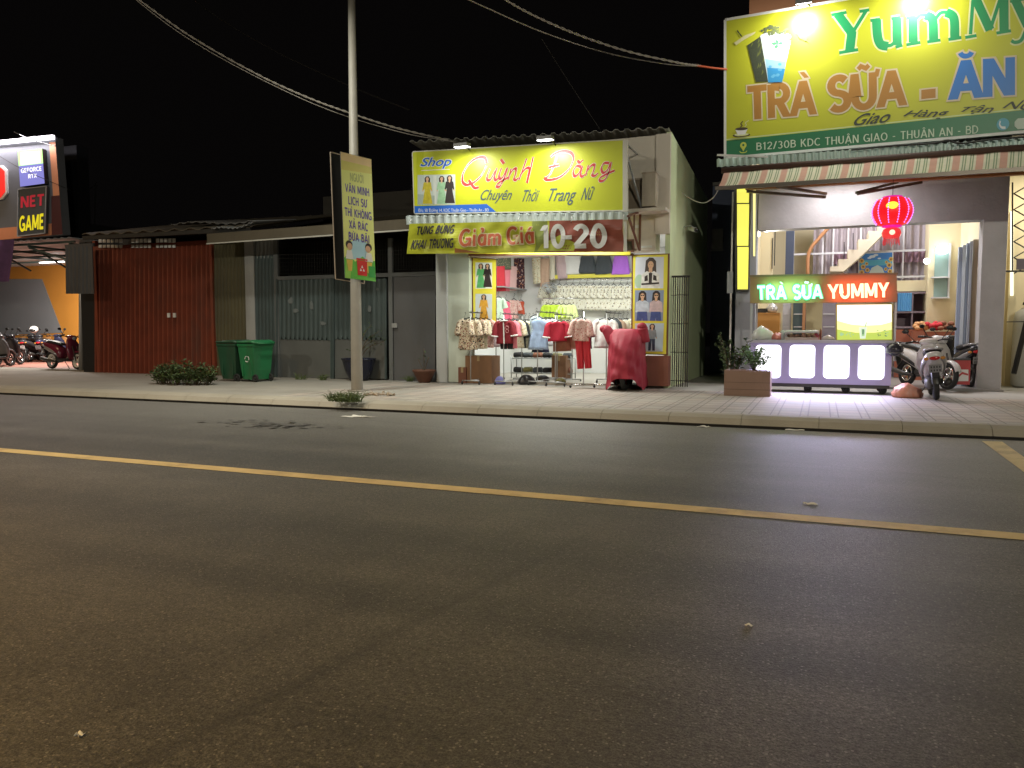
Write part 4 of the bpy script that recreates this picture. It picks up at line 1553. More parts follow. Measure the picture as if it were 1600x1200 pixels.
# folded scissor gate at the right
t2 = thing("folding_gate", "dark folded iron gate standing beside the right poster of the clothes shop", "gate", P(1060, 592, YQ + .3))
g_ = MB()
gx0, gx1 = P(1046, 520, YQ + .35).x + .02, P(1075, 520, YQ + .35).x
zb, zt2 = .17, P(1060, 432, YQ + .35).z
for i in range(9):
    x = gx0 + (gx1 - gx0) * i / 8
    g_.bar((x, YQ + .35 + .02 * (i % 2), zb), (x, YQ + .35 + .02 * (i % 2), zt2), .02)
g_.build("uprights", steel_dark, t2)
g_ = MB()
for z_ in (.3, .9, 1.5, 2.1):
    g_ = MB()
    for i in range(8):
        x = gx0 + (gx1 - gx0) * i / 8
        x2 = gx0 + (gx1 - gx0) * (i + 1) / 8
        g_.bar((x, YQ + .33, z_), (x2, YQ + .33, z_), .016)
    g_.build("lattice", steel_dark, t2)
g_ = MB()
g_.bar((gx0 - .02, YQ + .36, zt2), (gx1 + .02, YQ + .36, zt2), .04)
g_.build("top_rail", steel_dark, t2)

# ---------------------------------------------------------------- the shop's sign, awning and banner
YS = 15.0
SF = FP(YS)
t = thing("shop_signboard", "long yellow clothes shop signboard with red script lettering", "sign", SF.hit(810, 330))
qs = [(645, 238), (975, 219), (975, 328), (648, 333)]
pslab(MB(), SF, qs, .06).build("panel", galv, t)
sign_y = mat("sign_yellow", (.52, .56, .015), .42, .05, 1.5)
pr = Print(SF, qs, .003)
pr.poly([(0, 0), (1, 0), (1, 1), (0, 1)], sign_y)
blue_p = mat("print_blue", (.02, .13, .55), .45)
C3 = lambda x, y: (620 + x / 3.478, 180 + y / 3.478)
OX, OY, K3 = 620, 180, 3.478
# picture panel
pic = [C3(113, 325), C3(318, 322), C3(318, 486), C3(113, 487)]
q0 = pr.q
pr.q = pic
pr.poly([(0, 0), (1, 0), (1, 1), (0, 1)], mat("print_silver", (.5, .56, .52), .5))
pr.poly([(.42, .02), (.5, .02), (.5, .98), (.42, .98)], mat("print_paleg", (.62, .66, .6), .5))
pr.poly([(0, 0), (.45, 0), (.45, .3), (0, .36)], mat("print_stone", (.36, .42, .36), .5))
mus, grn = mat("print_mustard", (.5, .42, .03), .5, .4, 14), mat("print_mint", (.3, .5, .3), .5, .4, 14)
pr.ar = 1.25
woman(pr, .26, .03, .92, mus, mus)
woman(pr, .64, .03, .92, grn, grn)
woman(pr, .85, .05, .92, hairm, hairm)
pr.q = q0
pr.poly([(0, 0), (.39, 0), (.345, .125), (0, .115)], blue_p)
fontq(pr, "Đ/c: 5B Đường 14, KDC Thuận Giao - Thuận An - BD", [C3(118, 507), C3(500, 505), C3(502, 528), C3(118, 532)], wht)
for q_, m_ in (([C3(128, 229), C3(303, 222), C3(299, 292), C3(124, 298)], wht), ([C3(132, 231), C3(299, 226), C3(296, 290), C3(128, 294)], blue_p)):
    fontq(pr, "Shop", q_, m_, shear=.3, offset=.045 if m_ == wht else .02)
pr.poly([px_box(pr, *C3(130, 296), *C3(290, 300))[i] if False else p for i, p in enumerate([(px_box(pr, *C3(130, 296), *C3(285, 299))[a], px_box(pr, *C3(130, 296), *C3(285, 299))[b]) for a, b in ((0, 1), (2, 1), (2, 3), (0, 3))])], wht)
SCRIPT = [
    [(489, 262), (478, 232), (440, 232), (395, 262), (362, 315), (358, 360), (380, 378), (420, 365), (462, 325), (488, 275)],
    [(392, 352), (404, 372), (424, 395), (446, 392)],
    [(508, 290), (492, 330), (494, 352), (512, 346), (537, 300)], [(545, 286), (531, 335), (538, 353), (553, 342)],
    [(569, 288), (556, 326), (563, 346), (582, 328), (598, 290)], [(603, 285), (585, 340), (562, 384), (545, 388), (550, 372), (585, 350), (606, 338)],
    [(566, 240), (583, 264)],
    [(622, 290), (605, 350)], [(610, 330), (632, 297), (648, 292), (646, 318), (638, 345), (648, 352), (662, 340)],
    [(706, 236), (686, 295), (664, 352)], [(672, 325), (700, 292), (720, 290), (714, 330), (706, 366)], [(742, 226), (728, 290), (709, 370)],
    [(872, 212), (858, 265), (834, 320), (806, 346)], [(800, 340), (822, 352), (880, 340), (935, 295), (960, 240), (948, 206), (905, 196), (862, 208), (836, 228)], [(826, 284), (884, 270)],
    [(1003, 282), (978, 277), (960, 305), (966, 331), (988, 318), (1005, 284)], [(1010, 276), (998, 320), (1008, 333), (1022, 322)], [(982, 246), (993, 258), (1012, 244)],
    [(1042, 272), (1026, 329)], [(1030, 308), (1055, 276), (1074, 271), (1070, 300), (1062, 324), (1076, 329), (1094, 315)],
    [(1154, 260), (1126, 262), (1112, 290), (1122, 313), (1146, 296), (1160, 262)], [(1166, 254), (1154, 305), (1132, 348), (1108, 358), (1104, 342), (1140, 320), (1184, 300)],
]
red_s = mat("print_script_red", (.55, .045, .04), .45)
penpx(pr, SCRIPT, OX, OY, K3, red_s, 17, 5, R(60), wht, 4)
slate = mat("print_slate", (.07, .11, .13), .5)
for s, x0, x1, y0, y1 in (("Chuyên", 450, 626, 405, 480), ("Thời", 682, 775, 400, 470), ("Trang", 822, 975, 398, 490), ("Nữ", 1000, 1074, 388, 462)):
    fontq(pr, s, [C3(x0 + 12, y0), C3(x1 + 4, y0 - 2), C3(x1 - 6, y1 - 2), C3(x0, y1)], slate, shear=.4, offset=.006)
pr.build("printed_face", t)
fr = MB()
for i in range(4):
    fr.bar(SF.hit(*qs[i], -.02), SF.hit(*qs[(i + 1) % 4], -.02), .045)
fr.bar(SF.hit(977, 219, -.02), SF.hit(977, 331, -.02), .09)
fr.build("frame", mat("sign_frame", (.62, .6, .52), .5, .1, 4), t)
br = MB()
br.bar(SF.hit(976, 232, -.05), SF.hit(991, 322, -.05) + Vector((0, .7, 0)), .03)
br.bar(SF.hit(976, 222, -.05), SF.hit(976, 222, -.05) + Vector((0, 1.3, 0)), .03)
br.bar(SF.hit(648, 240, -.05), SF.hit(648, 240, -.05) + Vector((0, 1.3, 0)), .03)
br.build("stay", galv, t)


def flood(name, label, px, py, Yl, aim, pl, top, watts, group, tilt=.10):
    c = P(px, py, Yl)
    t_ = thing(name, label, "floodlight", c, group)
    a_ = pl.hit(*top, -.03)
    mid = Vector(((c.x + a_.x) / 2, (c.y + a_.y) / 2, c.z + .06))
    MB().tube(cat_rom([a_, mid, c + Vector((0, .05, .03))], 6), .016, 8).build("arm", steel_dark, t_)
    d = Vector((0, tilt, -1)).normalized()
    M_ = Matrix.Translation(c) @ (d.to_track_quat("-Z", "Y").to_matrix().to_4x4())
    MB().box(-.15, .15, -.10, .10, -.02, .05, M_).build("housing", mat("flood_housing", (.3, .3, .3), .5, metal=.5), t_)
    MB().box(-.14, .14, -.09, .09, -.03, -.0205, M_).build("lens", glow("flood_lens", (1, 1, .95), 14), t_)
    l = area_lamp("flood_light", c + d * .05, c + d * 2, watts, .26, (1, 1, .93), .16)
    return t_


flood("floodlight", "floodlight on a short arm over the shop sign, the one nearer its picture", 722, 228, 14.45, SF.hit(752, 300), SF, (733, 234), 27, "floodlights over the clothes shop sign")
flood("floodlight", "floodlight on a short arm over the middle of the shop sign, above its capital letters", 852, 217, 14.45, SF.hit(870, 298), SF, (868, 227), 34, "floodlights over the clothes shop sign")

# corrugated awning under the sign
YA = 14.9
AF = FP(YA)
t = thing("metal_awning", "pale corrugated awning with turned down edge under the shop sign", "awning", AF.hit(810, 345))
aw = mat("awning_sheet", (.55, .62, .60), .5, .1, 3, metal=.1, dirt=.3)
ed = MB()
psheet(ed, AF, [(634, 338), (981, 331), (981, 343), (635, 351)], 27, .022)
ed.build("edge", aw, t)
e0, e1 = AF.hit(634, 338), AF.hit(981, 331)
ed = MB()
ed.grid(lambda u, v: e0.lerp(e1, u) + Vector((0, .005 + v * 1.3, v * .16 + .02 * math.sin(2 * math.pi * 27 * u))), 216, 2, (0, 0, -.006))
ed.build("sheet", aw, t)
br = MB()
a = AF.hit(981, 338)
b_ = a + Vector((.0, 1.1, .25))
br.bar(a, b_, .04)
br.bar(a + Vector((0, .1, -.02)), a + Vector((.0, 1.08, -.55)), .04)
br.bar(b_, a + Vector((0, 1.08, -.55)), .04)
br.bar(a + Vector((0, .55, .12)), a + Vector((0, .55, -.28)), .03)
br.build("bracket", brown_f, t)
a = AF.hit(640, 345)
MB().bar(a, a + Vector((0, 1.1, .25)), .04).build("bracket", brown_f, t)

YBn = 14.84
BF = FP(YBn)
t = thing("sale_banner", "wrinkled yellow and red sale banner hanging under the corrugated awning", "banner", BF.hit(805, 350))
qb = [(641, 350), (974, 343), (975, 394), (637, 397)]


def crease(u, v):
    s = .018 * math.sin(31 * u + 5 * v) + .012 * math.sin(57 * u - 9 * v + 1) + .02 * math.sin(13 * u + 2.3 + 6 * v)
    s += .03 * math.exp(-((u - v * .25 - .78) * 16) ** 2) - .03 * math.exp(-((u + v * .35 - 1.12) * 14) ** 2)
    return s * (.35 + .65 * (1 - abs(2 * v - 1)))


class Cloth(Print):
    def pt(self, u, v, h):
        p = Print.pt(self, u, v, h)
        c = self.pl.hit
        (tl, tr_, br__, bl) = qb
        # where on the banner is this pixel
        s = (Vector(self.q[3]).lerp(Vector(self.q[2]), u)).lerp(Vector(self.q[0]).lerp(Vector(self.q[1]), u), v)
        uu = (s.x - tl[0]) / (tr_[0] - tl[0])
        vv = 1 - (s.y - (tl[1] + (tr_[1] - tl[1]) * uu)) / ((bl[1] - tl[1]) + ((br__[1] - tr_[1]) - (bl[1] - tl[1])) * uu)
        return p + Vector((0, -crease(uu, vv) - .035, 0))

    def area(self, fn, m, nu=40, nv=10):
        self.use(m)
        self.h += self.step
        self.mb.grid(lambda u, v: self.pt(*fn(u, v), self.h), nu, nv)

    def fine(self, qs, m):
        self.use(m)
        self.h += self.step
        for q in qs:
            self.mb.add([self.pt(a[0], a[1], self.h) for a in q], [tuple(range(len(q)))])


pr = Cloth(BF, qb, .004, .0005)
pr.area(lambda u, v: (u, v), mat("banner_yellow", (.46, .48, .035), .4, .08, 2), 120, 12)
pr.area(lambda u, v: (.585 + .07 * u + .01 * math.sin(5 * v), v), mat("banner_olive", (.22, .26, .05), .4), 10, 12)
pr.area(lambda u, v: (.655 + (.345 + .02 * 0) * u, v), mat("banner_red", (.26, .065, .04), .4, .15, 2), 40, 12)
pr.area(lambda u, v: (.60 + .17 * u + .02 * v, .05 + .5 * v * (1 - .6 * abs(2 * u - 1))), mat("banner_lime", (.42, .46, .05), .4), 16, 10)
pr.area(lambda u, v: (.22 + .12 * u, .02 + .16 * v * (1 - u)), mat("banner_brown", (.25, .10, .03), .4), 10, 6)
pr.h += .006
ink = mat("banner_ink", (.035, .03, .05), .5)
textq(pr, "TƯNG BỪNG", [C3(116, 608), C3(322, 598), C3(314, 642), C3(108, 650)], ink, w=.2, slant=.15)
textq(pr, "KHAI TRƯƠNG", [C3(90, 680), C3(322, 672), C3(316, 722), C3(82, 728)], ink, w=.2, slant=.15)
ora = mat("banner_letter_red", (.42, .085, .03), .4)
textq(pr, "Giảm", [C3(352, 622), C3(572, 614), C3(572, 706), C3(348, 716)], ora, w=.19, t=.15, outline=mat("banner_rim", (.62, .5, .3), .4), ow=.1)
textq(pr, "Giá", [C3(606, 610), C3(754, 606), C3(754, 698), C3(604, 706)], ora, w=.19, t=.15, outline=mat("banner_rim", (.62, .5, .3), .4), ow=.1)
bw = mat("banner_white", (.62, .62, .58), .4)
textq(pr, "10", [C3(790, 600), C3(920, 598), C3(922, 722), C3(792, 726)], bw, w=.24, t=.2)
textq(pr, "-", [C3(918, 610), C3(968, 608), C3(968, 708), C3(918, 710)], bw, w=.22)
textq(pr, "20", [C3(968, 598), C3(1142, 594), C3(1144, 722), C3(970, 724)], bw, w=.24, t=.2)
pr.build("printed_cloth", t)
rp = MB()
for px, py in ((641, 350), (974, 343), (725, 347), (810, 346), (893, 345)):
    c = BF.hit(px, py)
    rp.tube([c + Vector((0, -.03, -.02)), c + Vector((.0, 0, .08)), c + Vector((.01, .06, .1))], .008, 6)
rp.build("tie", wht, t)
wp = MB()
wp.bar(BF.hit(976, 346, -.02), BF.hit(977, 393, -.02), .05)
wp.build("end_batten", wht, t)

# poster panels beside the opening
t = thing("poster_panel", "narrow yellow panel with two dress pictures left of the shop opening", "poster", P(756, 500, 16.25), "yellow poster panels of the clothes shop")
PF = FP(16.2)
qp = [(737, 402), (775, 404), (775, 520), (738, 524)]
pslab(MB(), PF, qp, .04).build("panel", brown_f, t)
pr = Print(PF, qp, .003)
pr.poly([(.05, 0), (1, 0), (1, .99), (.05, .99)], ylw)
pale_b = mat("print_ice", (.6, .66, .7), .5)
for (y0, y1, bgm, a_) in ((410, 451, mat("print_frost", (.7, .73, .7), .5), 0), (459, 500, pale_b, 1)):
    q0, ar0 = pr.q, pr.ar
    pr.q = [(743, y0), (769, y0 + .5), (769, y1), (743, y1)]
    pr.poly([(0, 0), (1, 0), (1, 1), (0, 1)], bgm)
    pr.ar = .62
    if a_ == 0:
        woman(pr, .32, .03, .93, mat("print_green2", (.1, .4, .14), .5, .4, 14), mat("print_green2", (.1, .4, .14), .5, .4, 14))
        woman(pr, .72, .06, .9, hairm, hairm)
    else:
        woman(pr, .5, .02, .96, mat("print_orange", (.7, .36, .04), .5, .4, 14), mat("print_orange", (.7, .36, .04), .5, .4, 14))
    pr.q, pr.ar = q0, ar0
pr.build("printed_face", t)
t = thing("poster_panel", "tall yellow panel with three fashion pictures right of the shop opening", "poster", P(1016, 552, YQ + .1), "yellow poster panels of the clothes shop")
PF = FP(YQ - .01)
qp = [(987, 398), (1046, 396), (1043, 555), (986, 553)]
pslab(MB(), PF, qp, .05).build("panel", brown_f, t)
pr = Print(PF, qp, .003)
pr.poly([(.04, .01), (.96, .01), (.96, .99), (.04, .99)], ylw)
C4 = lambda x, y: (660 + x / 3.81, 370 + y / 3.81)
for i, (y0, y1, bgm) in enumerate(((120, 306, mat("print_mist", (.62, .64, .72), .5)), (318, 500, mat("print_slateblue", (.25, .31, .45), .5)), (515, 682, mat("print_ice2", (.5, .6, .68), .5)))):
    q0, ar0 = pr.q, pr.ar
    pr.q = [C4(1266 + (0 if i else 4), y0), C4(1438, y0 - 1), C4(1434 - 2 * i, y1 + 1), C4(1264, y1)]
    pr.poly([(0, 0), (1, 0), (1, 1), (0, 1)], bgm)
    pr.ar = .95
    if i == 0:
        pr.ell(.15, .22, .16, .22, mat("print_leafpale", (.4, .55, .42), .5))
        bust(pr, .54, .0, .98, mat("print_blouse", (.7, .68, .66), .5, .4, 14), mat("print_hair2", (.07, .05, .045), .5), hairm)
    elif i == 1:
        bust(pr, .26, .28, .70, mat("print_knit_blue", (.55, .62, .72), .5, .4, 14), hairm, None, True)
        bust(pr, .74, .28, .70, mat("print_knit_pink", (.62, .48, .50), .5, .4, 14), hairm, None, True)
        for cx_ in (.26, .74):
            pr.poly([(cx_ - .2, 0), (cx_ - .02, 0), (cx_, .1), (cx_ + .02, 0), (cx_ + .2, 0), (cx_ + .17, .3), (cx_ - .17, .3)], mat("print_denim", (.06, .09, .28), .5, .4, 14))
    else:
        woman(pr, .6, .03, .95, mat("print_top3", (.22, .24, .26), .5, .4, 14), mat("print_navy3", (.03, .04, .08), .5), None, None, False)
        pr.poly([(.42, .5), (.46, .78), (.44, .8), (.4, .55)], skin)
        pr.ell(.36, .68, .05, .05, hairm)
    pr.q, pr.ar = q0, ar0
pr.build("printed_face", t)

# ---------------------------------------------------------------- clothes
def garment(name, label, cat, c, kind, m, L, W, rot=0.0, group=None, hanger=True, trim=None, seed=0, depth=.055):
    """One hanging garment; c is the hook point above its neck; it faces -Y before turning."""
    rr = random.Random(seed + int(abs(c.x) * 97) + int(c.z * 31))
    mb = MB()
    n, nv = 26, 12
    top = -.16 if hanger else 0.0
    ph, fr_ = rr.uniform(0, 6), rr.choice((5, 6, 7))

    def prof(v):
        if kind == "shirt":
            return (.07 + (W - .07) * min(1, v / .10) ** .6) if v < .1 else W * (1 - .05 * math.sin(math.pi * v) + .05 * v)
        if kind == "dress":
            return (.07 + (W * .8 - .07) * min(1, v / .06) ** .6) if v < .06 else W * (.8 - .18 * math.exp(-((v - .36) / .14) ** 2) + .32 * max(0, v - .4))
        if kind == "skirt":
            return W * (.62 + .45 * v ** .8)
        if kind == "cloth":
            return W * (1 - .04 * v)
        return W * (1.0 - .1 * v)

    def tube_(x0, wf, dv, z0, z1, d0):
        vs, fs = [], []
        for j in range(nv + 1):
            v = j / nv
            w = wf(v)
            for k_ in range(n):
                a_ = 2 * math.pi * k_ / n
                rip = 1 + .38 * v * math.sin(fr_ * a_ + ph + 2 * v) + .12 * math.sin(3 * a_ + ph * 2 + 5 * v)
                zz = z0 + (z1 - z0) * v
                if kind in ("shirt", "dress") and v < .12:
                    zz -= .35 * max(0, abs(math.cos(a_)) * w - .06) * (1 - v / .12)
                vs.append((x0(v) + w * math.cos(a_) * (1 + .02 * math.sin(7 * a_ + ph)), d0 * math.sin(a_) * rip, zz))
        for j in range(nv):
            for k_ in range(n):
                k2 = (k_ + 1) % n
                fs.append((j * n + k_, (j + 1) * n + k_, (j + 1) * n + k2, j * n + k2))
        fs.append(tuple(range(n)))
        fs.append(tuple(reversed(range(nv * n, (nv + 1) * n))))
        mb.smooth = True
        mb.add(vs, fs)
        mb.smooth = False
    if kind == "trousers":
        for s in (-1, 1):
            tube_(lambda v: s * W * (.47 + .03 * v), lambda v: W * .5 * (1 - .12 * v), 0, top, top - L, depth)
    else:
        tube_(lambda v: 0, prof, 0, top, top - L, depth)
    if kind == "shirt" or (kind == "dress" and seed % 2 == 0):
        for s in (-1, 1):
            sl = .24 if kind == "shirt" else .17
            mb.tube(cat_rom([(s * W * .55, 0, top - .03), (s * W * .98, 0, top - .085), (s * (W + .02), -.01, top - .10 - sl * .5), (s * (W + .04), -.015, top - .10 - sl)], 4), [.052 + .0025 * i for i in range(13)], 10)
    M_ = Matrix.Translation(c) @ Matrix.Rotation(rot, 4, "Z") @ Matrix.Rotation(rr.gauss(0, .035), 4, "Y")
    mb.v = [tuple(M_ @ Vector(p)) for p in mb.v]
    o = base_at(mb.build(name, m), c)
    tag(o, label, cat, group)
    if hanger:
        h_ = MB()
        h_.tube(cat_rom([(.0, .0, .0), (.02, 0, .03), (.035, 0, .0), (0, 0, -.05), (0, 0, -.11)], 4), .004, 5)
        h_.tube([(-W * .8, 0, top - .02), (0, 0, -.11), (W * .8, 0, top - .02)], .011, 5)
        h_.v = [tuple(M_ @ Vector(p)) for p in h_.v]
        h_.build("hanger", black_p, o)
    if trim:
        for (nm, mm, fn) in trim:
            e = MB()
            fn(e, top, L, W, depth)
            e.v = [tuple(M_ @ Vector(p)) for p in e.v]
            e.build(nm, mm, o)
    return o


def collar(e, top, L, W, d):
    e.torus((0, -.01, top + .002), .068, .014, "z", 16, 6)


def placket(e, top, L, W, d):
    e.grid(lambda u, v: (-.012 + .024 * u, -d * (1.12 + .0 * v) - .006, top - .03 - (L - .03) * v), 2, 8, (0, .012, 0))


def crest(e, top, L, W, d):
    e.torus((W * .42, -d * 1.02 - .004, top - .15), .034, .008, "y", 14, 5)
    e.torus((W * .42, -d * 1.02 - .004, top - .225), .036, .008, "y", 14, 5)


def cuffs(e, top, L, W, d):
    for s in (-1, 1):
        e.tube([(s * (W + .037), -.0145, top - .315), (s * (W + .041), -.0152, top - .345)], .086, 10)


def rack(label, px, py, Y0, Y1, w=.42):
    """Wheeled clothes rail running away from the street."""
    c = P(px, py, Y0)
    t_ = thing("clothes_rack", label, "clothes rack", (c.x, (Y0 + Y1) / 2, .2), "wheeled clothes racks before the shop")
    zf = .15 if Y0 < YQ + .15 else .2
    MB().tube([(c.x, Y0 - .05, c.z), (c.x, Y1 + .05, c.z)], .013, 8).build("rail", steel_dark, t_)
    f_ = MB()
    for y in (Y0, Y1):
        f_.tube([(c.x, y, zf + .09), (c.x, y, c.z - .015)], .012, 8)
        f_.tube([(c.x - w / 2, y, zf + .09), (c.x + w / 2, y, zf + .09)], .013, 8)
    f_.tube([(c.x, Y0, zf + .094), (c.x, Y1, zf + .094)], .012, 8)
    f_.build("frame", galv, t_)
    for y in (Y0, Y1):
        for s in (-1, 1):
            w_ = MB().torus((c.x + s * w / 2, y, zf + .04), .026, .014, "x", 14, 6)
            w_.tube([(c.x + s * w / 2, y, zf + .04), (c.x + s * w / 2, y, zf + .09)], .012, 6)
            w_.build("caster", black_p, t_)
    return c


fl_rose = floral("rose_print", (.66, .57, .44), [((.22, .03, .03), 1.0), ((.05, .04, .035), .8), ((.3, .2, .08), 1.5)])
fl_cream = floral("cream_print", (.7, .66, .5), [((.5, .3, .08), 1.0), ((.32, .36, .2), 1.3)], 20, .26)
fl_pink = floral("pink_print", (.66, .42, .38), [((.4, .06, .06), 1.2), ((.72, .62, .55), 1.0)], 26, .3)
fl_dark = floral("dark_print", (.07, .025, .04), [((.6, .45, .42), .8), ((.45, .2, .1), 1.1)], 16, .33)
fl_white = floral("sprig_print", (.72, .70, .6), [((.12, .10, .08), .75), ((.40, .30, .14), 1.1)], 17, .24)
crim = mat("crimson_cloth", (.22, .012, .022), .85, .1, 20, bump=.7, bscale=9)
redc = mat("red_cloth", (.52, .03, .045), .85, .1, 20, bump=.7, bscale=9)
pinkc = mat("pink_cloth", (.72, .22, .27), .85, .08, 20, bump=.7, bscale=9)
rosec = mat("pale_rose_cloth", (.72, .46, .45), .85, .08, 20, bump=.7, bscale=9)
bluec = mat("pale_blue_cloth", (.34, .46, .68), .85, .12, 20, bump=.7, bscale=9)
lilac = mat("lilac_cloth", (.46, .16, .74), .8, .1, 20)
charc = mat("charcoal_cloth", (.06, .07, .08), .85, .15, 20, bump=.7, bscale=9)
blackc = mat("black_cloth", (.02, .02, .022), .85, .2, 20)
creamc = mat("cream_cloth", (.72, .68, .55), .85, .08, 20, bump=.7, bscale=9)
whitec = mat("white_cloth", (.74, .74, .73), .85, .06, 20, bump=.7, bscale=9)
beigec = mat("beige_cloth", (.52, .36, .26), .85, .1, 20, bump=.7, bscale=9)
brownc = mat("brown_cloth", (.24, .10, .06), .85, .15, 20, bump=.7, bscale=9)
mauvec = mat("mauve_cloth", (.55, .42, .44), .85, .1, 20, bump=.7, bscale=9)
limec = mat("lime_cloth", (.42, .58, .04), .85, .1, 20, bump=.7, bscale=9)
mintc = mat("mint_cloth", (.5, .62, .5), .85, .1, 20, bump=.7, bscale=9)
GR = "clothes hanging on the wheeled racks"

c1 = rack("clothes rack of rose print blouses, nearest the shop's left pier", 735, 488, 15.55, 17.0)
seq = [("rose print blouse with long hem at the street end of the first rack", fl_rose), ("second rose print blouse on the first rack, just behind the foremost", fl_rose), ("cream blouse with tan sprigs behind the rose print blouses", fl_cream), ("pink print blouse deep on the first rack", fl_pink), ("mauve plain blouse deep on the first rack", mauvec), ("white blouse close to the inner end of the first rack", whitec), ("rose print blouse at the very inner end of the first rack", fl_rose)]
for i, (lab, m) in enumerate(seq):
    garment("blouse", lab, "blouse", Vector((c1.x + (.035 * i if i else -.03), 15.6 + i * .19, c1.z)), "shirt", m, .66 - .01 * i, .22, random.uniform(-.2, .2), GR, seed=i)
garment("blouse", "rose print blouse hanging furthest out toward the grey pier", "blouse", Vector((c1.x - .17, 15.62, c1.z - .02)), "shirt", fl_rose, .66, .2, -.45, GR, seed=31)

c2 = rack("clothes rack led by a red two tone tee", 787, 490, 15.6, 16.7)
garment("tee_shirt", "dark red tee with white collar, front tape and crest", "t-shirt", Vector((c2.x, 15.62, c2.z)), "shirt", crim, .5, .185, .08, GR, trim=[("collar", whitec, collar), ("front_tape", whitec, placket), ("crest", mat("crest_pink", (.5, .2, .2), .7), crest), ("cuffs", whitec, cuffs)], seed=2)
garment("shorts", "black shorts hanging below the dark red tee", "shorts", Vector((c2.x + .03, 15.74, c2.z - .48)), "trousers", blackc, .30, .17, .05, GR, hanger=False)
for i, (lab, m) in enumerate((("pink sleeved top close behind the dark red tee", pinkc), ("cream sprig print blouse behind the dark red tee", fl_cream), ("black top between the cream blouses of the second rack", blackc), ("cream print blouse at the inner end of the second rack", fl_cream), ("plain cream shirt deep on the second rack", creamc), ("cream sprig blouse at the far end of the second rack", fl_white), ("tan top at the far end of the second rack", beigec))):
    garment("blouse", lab, "blouse", Vector((c2.x + .06 + .035 * i, 15.78 + i * .15, c2.z)), "shirt", m, .6, .21, random.uniform(-.2, .2), GR, seed=40 + i)

c3 = rack("clothes rack led by a pale blue dress", 840, 487, 15.85, 17.2)
garment("dress", "pale blue dress at the street end of its rack", "dress", Vector((c3.x + .04, 15.87, c3.z)), "dress", bluec, .66, .22, .2, GR, seed=1)
garment("dress", "light blue print dress tucked left of the pale blue dress", "dress", Vector((c3.x - .13, 16.1, c3.z + .06)), "dress", floral("blue_print", (.55, .66, .74), [((.2, .32, .55), 1.0)], 24), .74, .2, -.2, GR, seed=3)
garment("skirt", "dark navy skirt low behind the pale blue dress", "skirt", Vector((c3.x - .06, 16.2, c3.z - .62)), "skirt", mat("navy_cloth", (.02, .025, .06), .85), .28, .2, 0, GR, hanger=False)
for i, (lab, m) in enumerate((("white blouse right behind the pale blue dress", whitec), ("mauve top deep on the blue dress's rack", mauvec), ("mint top deep on the blue dress's rack", mintc))):
    garment("blouse", lab, "blouse", Vector((c3.x + .02, 16.35 + i * .22, c3.z)), "shirt", m, .6, .2, random.uniform(-.2, .2), GR, seed=50 + i)

c4 = rack("clothes rack led by a bright red tee", 868, 491, 15.7, 16.9)
garment("tee_shirt", "bright red tee with a white shoulder stripe", "t-shirt", Vector((c4.x + .02, 15.72, c4.z)), "shirt", mat("bright_red_cloth", (.42, .015, .04), .85, .1, 20), .42, .2, .45, GR, trim=[("cuffs", whitec, cuffs)], seed=7)
for i, (lab, m, L) in enumerate((("brown skirted dress below the bright red tee", brownc, .64), ("beige striped top behind the bright red tee", beigec, .58), ("dusty pink top behind the bright red tee", rosec, .6), ("rust brown top on the red tee's rack", mat("rust_cloth", (.36, .15, .08), .85), .6), ("grey print top deep on the red tee's rack", fl_pink, .6), ("plum top at the inner end of the red tee's rack", mat("plum_cloth", (.2, .05, .09), .85), .6))):
    garment("blouse", lab, "blouse", Vector((c4.x + .06 + .05 * i, 15.86 + i * .17, c4.z)), "shirt", m, L, .19, .35 + random.uniform(-.15, .15), GR, seed=60 + i)

c5 = P(911, 487, 15.5)
t = thing("clothes_rack", "single chrome stand holding the pink blouse and red trousers", "clothes rack", (c5.x, 15.55, .15), "wheeled clothes racks before the shop")
MB().tube([(c5.x, 15.56, .2), (c5.x, 15.56, c5.z)], .013, 8).build("pole", chrome, t)
f_ = MB()
f_.tube([(c5.x - .05, 15.56, .22), (c5.x + .75, 15.6, .24)], .014, 8)
f_.tube([(c5.x - .25, 15.45, .22), (c5.x + .2, 15.7, .22)], .012, 8)
f_.build("base", chrome, t)
for s in ((-.25, 15.45), (.2, 15.7), (.75, 15.6)):
    MB().ball((c5.x + s[0], s[1], .18), .028, 8).build("caster", black_p, t)
MB().tube([(c5.x - .02, 15.56, c5.z), (c5.x + .02, 15.40, c5.z)], .01, 6).build("hook", chrome, t)
garment("blouse", "pink print blouse over the bright red trousers", "blouse", Vector((c5.x, 15.42, c5.z)), "shirt", fl_pink, .45, .175, .0, GR, seed=9)
garment("trousers", "bright red straight trousers hanging under the pink blouse", "trousers", Vector((c5.x, 15.46, c5.z - .55)), "trousers", redc, .64, .165, 0, GR, hanger=False, seed=4)

c6 = rack("clothes rack behind the covered motorbike", 948, 488, 16.35, 17.6)
for i, (lab, m) in enumerate((("white ruffled blouse left of the covered motorbike's mirror", whitec), ("grey dress behind the white ruffled blouse", charc), ("beige blouse above the covered motorbike", beigec), ("cream blouse deep behind the covered motorbike", creamc), ("olive print blouse above the covered motorbike", fl_cream), ("brown top at the inner end behind the motorbike", brownc))):
    garment("blouse", lab, "blouse", Vector((c6.x - .05 + .05 * i, 16.4 + i * .2, c6.z)), "shirt", m, .62, .22, random.uniform(-.25, .25), GR, seed=70 + i)

